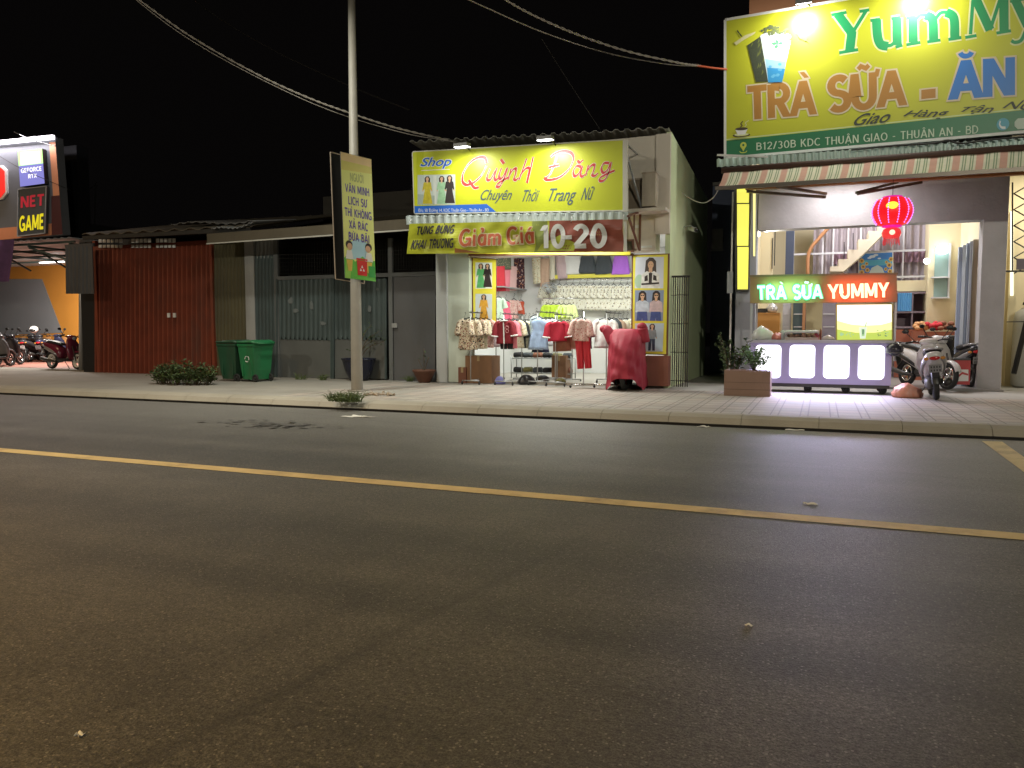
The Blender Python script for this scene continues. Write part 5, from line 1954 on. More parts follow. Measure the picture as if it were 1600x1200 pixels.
sa, sb = P(800, 580, 17.5).x, P(893, 580, 17.5).x
t = thing("low_shelf", "low chrome shelf of dark bundles standing under the racks", "shelf", ((sa + sb) / 2, 17.6, .2))
f_ = MB()
for x in (sa, sb):
    for y in (17.45, 17.8):
        f_.tube([(x, y, .2), (x, y, .75)], .012, 8)
for z_ in (.32, .68):
    for y in (17.45, 17.8):
        f_.tube([(sa, y, z_), (sb, y, z_)], .01, 8)
    for i in range(9):
        x = sa + (sb - sa) * i / 8
        f_.tube([(x, 17.45, z_), (x, 17.8, z_)], .006, 6)
f_.build("frame", galv, t)
rb_ = random.Random(21)
for z_ in (.33, .69):
    for i in range(6):
        x = sa + (sb - sa) * (i + .5) / 6
        m = (blackc, charc, brownc, blackc, mat("olive_bag", (.16, .15, .05), .5), charc)[(i + int(z_ * 10)) % 6]
        b_ = MB()
        b_.loft([(x - .1, 17.62, z_ + .05, .10, .04), (x - .08, 17.62, z_ + .07, .15, .065), (x + .07, 17.62, z_ + .06 + rb_.uniform(0, .03), .15, .06), (x + .1, 17.62, z_ + .05, .09, .04)], 14, e=3)
        tag(base_at(b_.build("cloth_bundle", m), (x, 17.62, z_)), "folded dark cloth bundle lying on the low chrome shelf under the racks", "clothes", "cloth bundles on the low chrome shelf")
# clothes on the back and side walls
GW = "clothes hanging on the walls of the shop"
YW = YI1 - .12


def wall_rail(label, px0, px1, py, Y, py1=None):
    a, b = P(px0, py, Y), P(px1, py1 or py, Y)
    r_ = MB().tube([a, b], .012, 8)
    for f in (.05, .5, .95):
        q = a.lerp(b, f)
        r_.tube([q, q + Vector((0, YI1 - Y, .0))], .01, 6)
    return tag(base_at(r_.build("wall_rail", chrome), a), label, "rail")


wall_rail("chrome rail on the back wall carrying the row of sprig blouses", 842, 992, 437, YW - .1)
NF = 13
for i in range(NF):
    px = 853 + i * 10.6
    lab = "cream sprig print blouse in the close row along the shop's back wall"
    garment("blouse", lab, "blouse", P(px, 437, YW - .1), "shirt", fl_white, .66, .135, .0, "row of sprig blouses on the back wall", seed=100 + i, depth=.05)
wall_rail("high rail on the back wall carrying skirts", 862, 992, 396, YW)
for px, m, W, L, lab, nm in ((894, whitec, .24, .55, "plain white skirt high on the back wall", "skirt"), (918, charc, .25, .52, "dark grey skirt high on the back wall next to the white one", "skirt"), (943, charc, .26, .54, "dark grey skirt high on the back wall next to the violet one", "skirt"), (970, lilac, .25, .54, "violet pleated skirt high on the back wall", "skirt"), (876, mauvec, .16, .68, "pale mauve dress left of the white skirt", "dress"), (862, creamc, .1, .75, "long cream dress left of the pale mauve one", "dress")):
    garment(nm, lab, nm, P(px, 397, YW), "cloth" if nm == "dress" or px == 894 else "skirt", m, L, W, 0, GW, hanger=False, seed=px)
bd = MB()
pbox(bd, 862, 428, 990, 434, YW - .02, .1)
tag(base_at(bd.build("shelf_board", ylw), P(925, 434, YW)), "yellow board on the back wall under the skirts", "shelf")
# left wall (runs away from the street)
XW = XI0 + .1


def on_wall(px, py, dx=.0):
    d = ray(px, py)
    s = (XW + dx) / d.x
    return Vector((XW + dx, d.y * s, CAM_H + d.z * s))


for i, (px, py, m, W, L, lab, nm) in enumerate((
        (781, 416, redc, .16, .66, "plain red top on the left wall of the shop", "blouse"), (789, 416, pinkc, .2, .66, "salmon pink top beside the red one on the left wall", "blouse"), (799, 416, rosec, .2, .66, "pale rose top on the left wall", "blouse"),
        (786, 402, floral("olive_dark_print", (.10, .11, .07), [((.3, .26, .16), 1.2)], 22), .28, .32, "dark olive print top above the red and pink ones", "blouse"),
        (812, 404, fl_dark, .22, .88, "dark flowered dress on the left wall", "dress"), (822, 404, rosec, .15, .8, "pale pink dress beside the dark flowered one", "dress"), (831, 404, whitec, .2, .85, "white dress on the left wall near the corner", "dress"))):
    garment(nm, lab, nm, on_wall(px, py), "cloth", m, L, W, R(90) - .5, GW, hanger=False, seed=200 + i)
for i, (px, py, m, W, L, lab) in enumerate(((838, 402, fl_cream, .14, .72, "yellow cream print dress in the back left corner"), (851, 404, beigec, .14, .8, "tan dress with orange hem in the back left corner"))):
    garment("dress", lab, "dress", P(px, py, YW - .1), "cloth", m, L, W, 0, GW, hanger=False, seed=230 + i)
sh = MB()
a, b = on_wall(776, 447), on_wall(828, 452)
sh.box(XI0 + .004, XI0 + .28, a.y, b.y, a.z - .03, a.z)
tag(base_at(sh.build("wall_shelf", mat("grey_shelf", (.34, .33, .33), .5)), a), "grey shelf along the left wall of the shop", "shelf")
for i, (px, py, m, W, L, lab) in enumerate(((778, 456, mintc, .16, .62, "pale mint dress low on the left wall"), (790, 462, mat("hot_pink_cloth", (.75, .13, .22), .85), .17, .5, "hot pink dress low on the left wall"), (803, 460, fl_pink, .15, .5, "pink print dress beside the hot pink one"), (814, 462, mat("orange_red_cloth", (.6, .1, .05), .85), .14, .36, "orange red top low on the left wall"), (824, 466, mintc, .13, .3, "pale green top low on the left wall near the corner"))):
    garment("dress", lab, "dress", on_wall(px, py, .12), "dress", m, L, W, R(90) - .6, GW, seed=240 + i)
# lime clothes on a low display rail
wall_rail("low rail before the back wall with lime green clothes", 848, 900, 466, YW - .9)
for i in range(5):
    garment("blouse", "lime green top in the short row under the wall fan" if i < 3 else "pale lime top in the short row under the wall fan", "blouse", P(857 + i * 8, 467, YW - .9), "shirt", limec if i < 3 else mat("pale_lime_cloth", (.6, .68, .3), .85), .5, .13, 0, "short row of lime tops under the fan" if i < 3 else "pale lime tops under the fan", seed=260 + i)

# wall fan
c = P(858, 449, YW - .35)
t = thing("wall_fan", "grey wall fan tilted above the lime tops", "fan", c)
Mx = Matrix.Translation(c) @ Matrix.Rotation(R(35), 4, "Z") @ Matrix.Rotation(R(-55), 4, "X")
g_ = MB()
for k_ in range(20):
    a_ = 2 * math.pi * k_ / 20
    g_.tube([(.04 * math.cos(a_), -.06, .04 * math.sin(a_)), (.2 * math.cos(a_), -.03, .2 * math.sin(a_))], .003, 5)
g_.torus((0, -.03, 0), .2, .008, "y", 24, 6)
g_.torus((0, .03, 0), .2, .008, "y", 24, 6)
g_.v = [tuple(Mx @ Vector(p)) for p in g_.v]
g_.build("cage", mat("fan_grey", (.3, .31, .32), .4), t)
g_ = MB()
for k_ in range(3):
    a_ = 2 * math.pi * k_ / 3
    g_.grid(lambda u, v: (math.cos(a_ + (v - .5) * .9) * (.03 + .15 * u), (v - .5) * .03, math.sin(a_ + (v - .5) * .9) * (.03 + .15 * u)), 4, 4, (0, .003, 0))
g_.v = [tuple(Mx @ Vector(p)) for p in g_.v]
g_.build("blades", mat("fan_blade", (.42, .45, .46), .4), t)
g_ = MB()
g_.ball(tuple(Mx @ Vector((0, .1, 0))), .075, 10)
g_.tube([Mx @ Vector((0, .1, 0)), c + Vector((-.15, .3, -.22)), c + Vector((-.15, .45, -.22))], .02, 8)
g_.build("motor", mat("fan_grey", (.3, .31, .32), .4), t)

# stock on the ground under the racks
def carton(label, px0, py0, px1, py1, Y, d, m):
    b_ = MB()
    pbox(b_, px0, py0, px1, py1, Y, d)
    z0 = min(v[2] for v in b_.v)
    b_.v = [(v[0], v[1], .152 if v[2] == z0 else v[2]) for v in b_.v]
    x0, x1 = min(v[0] for v in b_.v), max(v[0] for v in b_.v)
    zt_ = max(v[2] for v in b_.v)
    b_.mi = 1
    b_.box((x0 + x1) / 2 - .03, (x0 + x1) / 2 + .03, Y - .002, Y + d, zt_ - .12, zt_ + .002)
    tag(base_at(b_.build("carton", [m, mat("tape_tan", (.4, .3, .16), .3)]), ((x0 + x1) / 2, Y + d / 2, .152)), label, "box", "cartons under the clothes racks")


card = mat("cardboard", (.26, .14, .075), .8, .2, 3, dirt=.3)
carton("wide brown carton under the first clothes rack", 727, 556, 768, 595, 16.0, .5, card)
carton("low brown carton standing left of the first rack", 716, 574, 728, 594, 15.95, .4, mat("dark_card", (.2, .08, .05), .8))
carton("brown carton under the bright red tee's rack", 862, 556, 884, 580, 17.3, .4, card)


def sack(label, px, py, Y, r, m, hh=1.0, cat="bag", group=None, seed=0):
    q = P(px, py, Y)
    zf = .152 if Y < YQ + .2 else .202
    rr = random.Random(seed)
    ph = [rr.uniform(0, 6) for _ in range(4)]
    mb = MB()
    prof = [(.02, 0), (.8, .0), (1.04, .15), (1.0, .45), (.86, .7), (.62, .92), (.4, 1.05), (.12, 1.08)]
    n = 22
    vs, fs = [], []
    for (a_, z_) in prof:
        for k_ in range(n):
            th = 2 * math.pi * k_ / n
            w = 1 + .2 * math.sin(2 * th + ph[0] + 2 * z_) + .11 * math.sin(5 * th + ph[1] + 3 * z_) + .06 * math.sin(11 * th + ph[2] + 5 * z_)
            vs.append((q.x + r * a_ * w * math.cos(th), Y + r * a_ * w * math.sin(th), zf + r * z_ * hh))
    for j in range(len(prof) - 1):
        for k_ in range(n):
            k2 = (k_ + 1) % n
            fs.append((j * n + k_, j * n + k2, (j + 1) * n + k2, (j + 1) * n + k_))
    fs.append(tuple(reversed(range(n))))
    fs.append(tuple(range((len(prof) - 1) * n, len(prof) * n)))
    mb.smooth = True
    mb.add(vs, fs)
    tag(base_at(mb.build("plastic_bag", m), (q.x, Y, zf)), label, cat, group)


bagb = mat("black_bag", (.02, .02, .022), .35, .3, 8)
sack("black stuffed bag between the first racks", 822, 585, 16.1, .17, bagb, 1.2, seed=1)
sack("black bag under the pale blue dress", 848, 575, 16.6, .13, bagb, 1.0, seed=2)
sack("olive bag on the floor under the red tee", 876, 582, 16.2, .11, mat("olive_bag", (.16, .15, .05), .5), .9, seed=3)
sack("small blue violet bag under the dark red tee", 781, 580, 15.95, .11, mat("violet_bag", (.2, .2, .5), .5), 1.5, seed=4)

# ---------------------------------------------------------------- milk tea shop: the building
YY = 17.9
YFl = FP(YY)
grey_pl = mat("grey_plaster", (.40, .39, .40), .8, .18, 2.5, bump=.35, bscale=14, dirt=.3, dirtcol=(.25, .24, .24))
cream_y = mat("cream_yellow_wall", (.68, .60, .40), .75, .05, 1.2)
brick_o = mat("peach_wall", (.50, .23, .12), .8, .1, 1.2)
x_l, x_r = P(1150, 500, YY).x, P(1568, 500, YY).x
xo_l, xo_r = P(1181, 500, YY).x, P(1530, 500, YY).x
zl = P(1350, 352, YY).z
ztop = 9.5
YB2 = 23.0
t = thing("milk_tea_shop", "open fronted milk tea shop with grey lintel and a staircase inside", "building", P(1360, 605, YY))
pbox(MB(), 1150, 270, 1181, 606, YY - .02, .4).build("pier", mat("blue_grey_pier", (.33, .35, .38), .8, .12, 1.5, dirt=.3), t)
w_ = MB()
w_.box(xo_r, x_r, YY - .02, YY + .4, .15, zl)
w_.build("pier", grey_pl, t)
w_ = MB()
w_.box(xo_l + .002, x_r, YY - .02, YY + .38, zl + .001, 5.4)
w_.build("lintel", grey_pl, t)
w_ = MB()
w_.box(x_l + .15, x_r, YY - .01, YY + .4, 5.42, ztop)
w_.build("upper_wall", brick_o, t)
w_ = MB()
w_.box(x_l - .004, x_l + .12, YY + .39, YB2, .15, 7.0)
w_.build("outer_wall", mat("blue_side_wall", (.10, .12, .16), .85, .2, 1, dirt=.4), t)
w_ = MB()
w_.box(x_l + .2, x_r, YB2, YB2 + .15, .15, 5.6)
w_.build("rear_wall", cream_y, t)
w_ = MB()
w_.box(x_l + .125, x_l + .24, YY + .385, YB2 - .002, .152, 5.6)
w_.build("inner_wall", cream_y, t)
w_ = MB()
w_.box(xo_r + .06, xo_r + .16, YY + .405, YB2 - .002, .152, 5.6)
w_.build("inner_wall", cream_y, t)
w_ = MB()
w_.box(x_l + .2, x_r, YY + .41, YB2 - .01, 5.602, 5.7)
w_.build("ceiling", white_w, t)
fl = MB()
fl.box(x_l + .13, x_r, YY - .3, YB2, .149, .19)
tag(fl.build("floor", mat("shop_tiles", (.24, .225, .215), .4, .12, 2)), "grey tiled floor of the milk tea shop", "floor", kind="structure")
# mezzanine glazing with curtains behind it
YM = 21.6
curt = mat("lilac_curtain", (.40, .35, .37), .85, .12, 5)
cw = MB()
a, b = P(1272, 345, YM + .25), P(1450, 438, YM + .25)
cw.grid(lambda u, v: (a.x + (b.x - a.x) * u, YM + .25 + .05 * math.sin(95 * u) + .02 * math.sin(37 * u), b.z + (4.6 - b.z) * v), 200, 2, (0, .006, 0))
cw.build("curtain", curt, t)
cb = MB()
a2, b2 = P(1300, 397, YM + .16), P(1448, 409, YM + .16)
cb.grid(lambda u, v: (a2.x + (b2.x - a2.x) * u, YM + .14 + .05 * math.sin(95 * u), b2.z + (a2.z - b2.z) * v), 160, 1, (0, .006, 0))
cb.build("curtain_band", mat("plum_band", (.30, .19, .24), .85), t)
w_ = MB()
for px in (1240, 1286, 1302, 1325, 1345, 1395, 1412, 1450):
    pbox(w_, px - 1.2, 330, px + 1.2, 436, YM, .05)
for py in (394, 434):
    pbox(w_, 1240, py - 1.5, 1450, py + 1.5, YM - .01, .05)
w_.build("window_frame", mat("pale_frame", (.55, .55, .58), .5), t)
w_ = MB()
pbox(w_, 1228, 300, 1241, 440, YM - .03, .08)
w_.build("dark_post", mat("navy_post", (.05, .065, .11), .6), t)
bm_ = MB()
pbox(bm_, 1398, 438, 1452, 455, YM - .25, .3)
bm_.build("cream_beam", cream_y, t)
w_ = MB()
pbox(w_, 1449, 300, 1499, 606, YM - .6, 1.9)
w_.build("partition", cream_y, t)
# left cream column with little arrow shaped lamp and conduits
w_ = MB()
pbox(w_, 1183, 300, 1206, 605, YM - .3, .3)
w_.build("column", cream_y, t)
w_ = MB()
for (x0, y0, y1) in ((1206, 372, 420), (1210, 340, 415)):
    pbox(w_, x0, y0, x0 + 1.6, y1, YM - .32, .02)
w_.build("conduit", steel_dark, t)
# staircase
YSt = 20.6
st = MB()
prof = [(1297, 424), (1297, 416), (1310, 416), (1310, 405), (1325, 405), (1325, 390), (1341, 390), (1341, 374), (1357, 374), (1357, 361), (1374, 361), (1374, 344), (1390, 344), (1390, 330), (1392, 330), (1392, 352), (1376, 370), (1350, 396), (1318, 424)]
st.prism([P(x, y, YSt) for x, y in prof], (0, .9, 0))
st.build("staircase", mat("cream_stair", (.70, .62, .48), .7, .05, 2), t)
hr_ = MB()
for (x, y) in ((1319, 404), (1333, 390)):
    hr_.bar(P(x, y, YSt - .02), P(x, y - 26, YSt - .02), .02)
hr_.build("baluster", steel_dark, t)
# leaning orange hose/ladder behind the glazing
og = MB()
og.tube(cat_rom([P(1262, 432, YM - .12), P(1264, 395, YM - .12), P(1280, 372, YM - .12), P(1300, 350, YM - .12)], 6), .045, 8)
tag(base_at(og.build("orange_hose", mat("orange_hose", (.42, .20, .09), .6)), P(1262, 432, YM)), "orange brown hose curving up inside the milk tea shop", "hose")
# flower picture
PFr = FP(YM - .08)
t2 = thing("wall_picture", "bright picture of sunflowers beside a blue beach", "picture", PFr.hit(1367, 425))
qp = [(1341, 396), (1396, 393), (1396, 428), (1341, 429)]
fr = MB()
pslab(fr, PFr, qp, .03)
fr.build("frame", white_m, t2)
pr = Print(PFr, qp, .003)
pr.poly([(.03, .03), (.97, .03), (.97, .97), (.03, .97)], mat("pic_blue", (.05, .22, .62), .4))
pr.poly([(.03, .4), (.97, .4), (.97, .66), (.03, .66)], mat("pic_sea", (.10, .42, .62), .4))
pr.poly([(.3, .03), (.75, .03), (.68, .3), (.55, .42), (.38, .3)], mat("pic_foam", (.55, .68, .68), .4))
for x, y, r in ((.4, .82, .09), (.5, .88, .07), (.32, .76, .06), (.6, .72, .05)):
    pr.ell(x, y, r, r * .7, mat("pic_cloud", (.6, .7, .8), .4))
for x, y, r in ((.1, .1, .14), (.14, .36, .13), (.1, .64, .13), (.26, .2, .12), (.9, .12, .13), (.88, .4, .14), (.93, .66, .12), (.78, .22, .09), (.24, .5, .09), (.8, .54, .08)):
    pr.poly([(x + (r if k_ % 2 else r * .72) * .62 * math.cos(k_ * math.pi / 9), y + (r if k_ % 2 else r * .72) * math.sin(k_ * math.pi / 9)) for k_ in range(18)], mat("pic_petal", (.66, .46, .12), .4))
    pr.ell(x, y, r * .24, r * .38, mat("pic_disc", (.28, .12, .04), .4))
pr.build("print", t2)
# shelves under the mezzanine: niche, goods
t2 = thing("shelf_unit", "dim shelf unit with blue curtained niche under the cream beam", "shelf", P(1425, 590, YM - .1))
s_ = MB()
for py in (456, 486, 510):
    pbox(s_, 1398, py, 1450, py + 3, YM - .3, .5)
pbox(s_, 1398, 456, 1450, 600, YM + .2, .05)
for px in (1398, 1423, 1448):
    pbox(s_, px, 459, px + 2, 600, YM - .29, .48)
s_.build("carcass", mat("shelf_mauve", (.22, .17, .2), .7), t2)
s_ = MB()
a, b = P(1403, 458, YM - .32), P(1424, 486, YM - .32)
s_.grid(lambda u, v: (a.x + (b.x - a.x) * u, a.y + .02 * math.sin(40 * u), b.z + (a.z - b.z) * v), 30, 1, (0, .005, 0))
s_.build("blue_curtain", mat("sky_cloth", (.12, .35, .62), .8), t2)
s_ = MB()
pbox(s_, 1398, 515, 1450, 590, YM - .5, .05)
s_.build("red_panel", mat("red_brown_panel", (.30, .09, .05), .6), t2)
t2 = thing("glass_cabinet", "narrow lit glass cabinet with small shelves on the cream partition", "cabinet", P(1474, 470, YM - .7))
YC2 = YM - .62
s_ = MB()
pbox(s_, 1460, 384, 1484, 466, YC2 - .0, .03)
s_.build("back", mat("mirror_teal", (.25, .36, .34), .2), t2)
s_ = MB()
for py in (432, 464):
    pbox(s_, 1456, py, 1484, py + 2, YC2 - .2, .2)
pbox(s_, 1482, 380, 1485, 466, YC2 - .05, .05)
s_.build("shelf", mat("pale_frame", (.55, .55, .58), .5), t2)
lp = MB()
lp.ball(P(1473, 390, YC2 - .15), .15, 12, sz=.75)
t3 = tag(base_at(lp.build("globe_lamp", glow("globe_white", (.9, 1, 1), 7)), P(1473, 390, YC2 - .15)), "round white lamp glowing before the glass cabinet", "lamp")
area_lamp("globe_light", P(1473, 396, YC2 - .4), P(1473, 396, YC2 - .4) + Vector((-.6, -1, -.8)), 18, .3, (.95, 1, 1))
lp = MB()
lp.ball(P(1448, 408, YM - .75), .07, 10)
tag(base_at(lp.build("globe_lamp", glow("globe_white", (.9, 1, 1), 7)), P(1448, 408, YM - .75)), "small white bulb left of the round lamp", "lamp")
lp = MB()
a = P(1184, 365, YY + .35)
lp.ball(a, .06, 10, sz=1.3)
tag(base_at(lp.build("globe_lamp", glow("warm_white", (1, .95, .75), 6)), a), "warm white bulb against the left pier of the milk tea shop", "lamp")
area_lamp("bulb_light", a + Vector((.2, -.1, 0)), a + Vector((1.5, 1.2, -.6)), 22, .2, (1, .95, .8))
# goods heap at back right
for i, (px, py, w, h, lab, m) in enumerate(((1462, 500, 22, 9, "red goods bundle on the shelf behind the scooters", redc), (1440, 488, 20, 7, "orange snack pile on the shelf behind the scooters", mat("snack_orange", (.5, .25, .1), .6)), (1475, 512, 24, 10, "brown goods bundle beside the cream partition", brownc))):
    b_ = MB()
    c = P(px, 517, 20.6)
    r_ = w * .5 / 58
    rr_ = random.Random(i)
    for q in range(14):
        b_.ball(c + Vector((rr_.gauss(0, r_ * .5), rr_.uniform(-.06, .06), .06 + rr_.uniform(0, .12))), .075, 7, sz=.8)
    tag(base_at(b_.build("goods_bundle", m), c), lab, "bundle")
cn = MB()
pbox(cn, 1425, 518, 1500, 600, 20.4, .4)
tag(base_at(cn.build("low_counter", mat("red_brown_panel", (.30, .09, .05), .6)), P(1460, 600, 20.4)), "low red brown counter behind the parked scooters", "counter")
# folding curtain-like steel door pushed to the right
t2 = thing("folding_door", "pale blue and beige folding steel door pushed against the right pier", "door", P(1510, 600, YY + .5))
for i, (x0, x1, m) in enumerate(((1494, 1500, "d"), (1500, 1506, "b"), (1506, 1511, "d"), (1511, 1516, "b"), (1516, 1529, "c"))):
    s_ = MB()
    mm = {"d": mat("door_blue_dark", (.25, .30, .42), .5), "b": mat("door_blue_pale", (.46, .52, .62), .5), "c": mat("door_beige", (.46, .40, .33), .6, .1, 3)}[m]
    pbox(s_, x0 + .3, 386 - i * 3, x1 - .3, 606, YY + .62 - .05 * (i % 2), .12)
    s_.build("door_leaf", mm, t2)
# the shop's own ceiling light
area_lamp("milk_tea_room_light", (x_l + 2.6, 20.0, 5.5), (x_l + 2.4, 19.7, 0), 205, 1.6, (.98, .96, 1), .8)
tb = MB()
tb.tube([(x_l + 2.0, 20.3, 5.55), (x_l + 3.2, 20.3, 5.55)], .02, 8)
tag(base_at(tb.build("ceiling_tube", glow("tube_white", (1, .97, .92), 9)), (x_l + 2.6, 20.3, 5.55)), "tube lamp on the ceiling inside the milk tea shop", "lamp")
# tube under the awning that lights the lintel
tb = MB()
a = P(1320, 262, YY - .75)
tb.tube([a + Vector((-.6, 0, 0)), a + Vector((.6, 0, 0))], .02, 8)
tag(base_at(tb.build("awning_tube", glow("tube_white", (1, .97, .92), 9)), a), "tube lamp tucked under the striped awning", "lamp")
area_lamp("awning_light", a + Vector((0, -.02, -.06)), a + Vector((0, -.5, -3.0)), 82, 1.2, (1.0, .95, .95), .3)

# ---------------------------------------------------------------- the big sign
YSg = 16.5
GF = FP(YSg)
t = thing("shop_signboard", "huge yellow milk tea signboard with green and blue lettering", "sign", GF.hit(1400, 230))
qg = [(1133, 31), (1720, -69), (1720, 195), (1133, 247)]
pslab(MB(), GF, qg, .12).build("panel", galv, t)
pr = Print(GF, qg, .003)
C5 = lambda x, y: (1100 + x / 3.2, y / 3.2)
big_y = mat("big_sign_yellow", (.48, .49, .020), .42, .05, 1.2)
deep_g = mat("big_sign_green", (.010, .16, .06), .42, .06, 3)
pr.poly([(0, 0), (1, 0), (1, 1), (0, 1)], big_y)
pr.poly([(0, 0), (1, 0), (1, .135), (0, .125)], deep_g)
lin = mat("print_palegreen", (.55, .66, .3), .45)
pr.poly([(0, .128), (1, .138), (1, .146), (0, .136)], lin)
pale_g = mat("print_glowrim", (.64, .66, .32), .45)
G_ = [
    [(668, 70), (742, 165)], [(740, 160), (732, 250)],
]
SER = {
    "thick": [[(668, 70), (740, 168)], [(740, 155), (728, 255)], [(862, 98), (868, 180), (884, 222), (920, 232)], [(964, 88), (966, 226)], [(1044, 82), (1046, 212)], [(1108, 76), (1142, 100), (1148, 200)], [(1210, 62), (1248, 88), (1254, 188)], [(1352, -20), (1430, 150)], [(1498, -45), (1500, 155)], [(1556, 0), (1618, 130)]],
    "thin": [[(812, 52), (742, 165)], [(905, 232), (942, 222), (964, 190)], [(1046, 118), (1078, 78), (1115, 76)], [(1148, 108), (1182, 66), (1216, 62)], [(1345, -5), (1332, 172)], [(1430, 150), (1494, -45)], [(1690, -10), (1618, 130), (1588, 198), (1556, 212), (1536, 204)]],
    "serif": [[(636, 76), (712, 62)], [(778, 58), (826, 50)], [(676, 264), (770, 248)], [(832, 104), (880, 96)], [(936, 94), (982, 86)], [(958, 236), (992, 226)], [(1012, 92), (1060, 80)], [(1012, 224), (1082, 212)], [(1116, 210), (1182, 200)], [(1222, 198), (1286, 188)], [(1306, 188), (1362, 178)], [(1462, 166), (1534, 154)], [(1530, 8), (1596, -4)]],
}
for outline, e in ((pale_g, 16), (mat("yum_green", (.012, .26, .085), .42, .06, 2), 0)):
    for k_, wd_ in (("thick", 46), ("thin", 17), ("serif", 15)):
        penpx(pr, SER[k_], 1100, 0, 3.2, outline, wd_ + e, wd_ + e, 0)
orn = mat("big_sign_ochre", (.40, .185, .03), .45, .06, 3)
pkr = mat("big_sign_rim", (.62, .52, .34), .45)
textq(pr, "TRÀ", [C5(216, 436), C5(556, 398), C5(556, 572), C5(222, 600)], orn, w=.24, t=.19, outline=pkr, ow=.09, gap=.06)
textq(pr, "SỮA", [C5(622, 384), C5(1004, 346), C5(1006, 526), C5(624, 562)], orn, w=.24, t=.19, outline=pkr, ow=.09, gap=.06)
textq(pr, "-", [C5(1072, 386), C5(1172, 374), C5(1172, 530), C5(1072, 540)], orn, w=.3, outline=pkr, ow=.09)
textq(pr, "ĂN", [C5(1232, 306), C5(1546, 286), C5(1546, 476), C5(1232, 500)], mat("big_sign_blue", (.02, .17, .52), .42, .06, 3), w=.25, t=.2, outline=pkr, ow=.09, gap=.08)
scr = mat("print_darkscript", (.04, .05, .035), .5)
for s, q_ in (("Giao", (745, 574, 935, 548, 578 + 52, 605 + 26)), ("Hàng", (990, 556, 1225, 540, 604, 590)), ("Tận", (1280, 534, 1450, 520, 578, 566)), ("Nơi", (1490, 512, 1680, 492, 556, 542))):
    x0, y0, x1, y1, yb1, yb0 = q_
    fontq(pr, s, [C5(x0 + 14, y0), C5(x1 + 4, y1), C5(x1 - 8, yb1 if s != "Giao" else 612), C5(x0, yb0 if s != "Giao" else 630)], scr, shear=.45, offset=.012)
textq(pr, "B12/30B KDC THUẬN GIAO - THUẬN AN - BD", [C5(262, 714), C5(1370, 626), C5(1370, 668), C5(262, 752)], mat("print_mintletter", (.55, .66, .5), .5), w=.15, t=.1)
pin = mat("print_pin", (.55, .6, .08), .5)
q0 = pr.q
pr.q = [C5(172, 708), C5(222, 704), C5(222, 766), C5(172, 770)]
pr.ell(.5, .66, .32, .26, pin)
pr.poly([(.22, .58), (.78, .58), (.5, .16)], pin)
pr.ell(.5, .68, .12, .10, deep_g)
pr.line([(.12, .2), (.3, .08), (.7, .08), (.88, .2)], .07, pin, smooth=True)
pr.q = [C5(1462, 594), C5(1526, 588), C5(1526, 650), C5(1462, 656)]
pr.ell(.5, .5, .5, .5, mat("print_skyblue", (.10, .35, .45), .5))
pr.line([(.3, .78), (.24, .5), (.4, .26), (.7, .2)], .2, wht, smooth=True)
pr.q = [C5(1552, 594), C5(1660, 586), C5(1660, 640), C5(1552, 648)]
pr.poly([(.15, 0), (.85, 0), (1, .3), (1, .7), (.85, 1), (.15, 1), (0, .7), (0, .3)], mat("print_paleplate", (.5, .58, .48), .5))
# cup picture: coloured drink with leaf, dark glass behind, straw, leaves, coffee bean
pr.q = [C5(150, 110), C5(540, 110), C5(540, 420), C5(150, 420)]
pr.ar = 390 / 310
dkc, tea = mat("print_darkglass", (.04, .05, .025), .5, .4, 40), mat("print_teagreen", (.12, .14, .03), .5)
rnd = random.Random(3)
pr.poly([(.17, .62), (.36, .78), (.5, .16), (.46, .04), (.28, .03)], dkc)
for i in range(26):
    x, y = .2 + .22 * rnd.random(), .12 + .56 * rnd.random()
    x += (.66 - y) * .16
    pr.poly([(x, y), (x + .03, y + .05), (x + .02, y + .1)], tea)
cupw = mat("print_cupwhite", (.66, .74, .74), .45)
pr.poly([(.34, .76), (.73, .70), (.62, .03), (.44, .02)], cupw)
pr.poly([(.40, .40), (.67, .36), (.62, .03), (.44, .02)], mat("print_iceblue", (.32, .55, .68), .45))
pr.poly([(.425, .26), (.655, .24), (.62, .03), (.44, .02)], mat("print_azure", (.03, .27, .55), .45))
for i in range(10):
    pr.ell(.45 + .16 * rnd.random(), .1 + .22 * rnd.random(), .022, .02, mat("print_bubble", (.12, .42, .66), .4))
pr.ell(.535, .76, .20, .075, cupw)
for i in range(46):
    a_ = rnd.uniform(0, 6.28)
    q_ = math.sqrt(rnd.random())
    pr.ell(.53 + .17 * q_ * math.cos(a_), .86 + .08 * q_ * math.sin(a_), .018, .02, mat("print_pearl", (.09, .11, .05), .5) if i % 3 else tea)
lg_ = mat("print_leafgreen", (.08, .42, .14), .45)
for a_ in (20, 100, 170, 250):
    pr.poly([(.56, .64), (.56 + .05 * math.cos(R(a_ - 30)), .64 + .05 * math.sin(R(a_ - 30))), (.56 + .085 * math.cos(R(a_)), .64 + .075 * math.sin(R(a_))), (.56 + .05 * math.cos(R(a_ + 30)), .64 + .05 * math.sin(R(a_ + 30)))], lg_)
pr.poly([(.63, .68), (.645, .69), (.69, .79), (.672, .795)], mat("print_straw", (.1, .14, .2), .5))
pr.poly([(.0, .66), (.14, .78), (.28, .84), (.26, .80), (.12, .70), (.03, .62)], mat("print_milk", (.62, .58, .3), .5))
pr.line([(.04, .86), (.1, .76)], .02, dkc)
for i in range(20):
    a_ = rnd.uniform(0, 6.28)
    pr.poly([(.88 + .07 * rnd.gauss(0, .6), .76 + .09 * rnd.gauss(0, .6)) for _ in range(3)], mat("print_leafdark", (.16, .18, .03), .5))
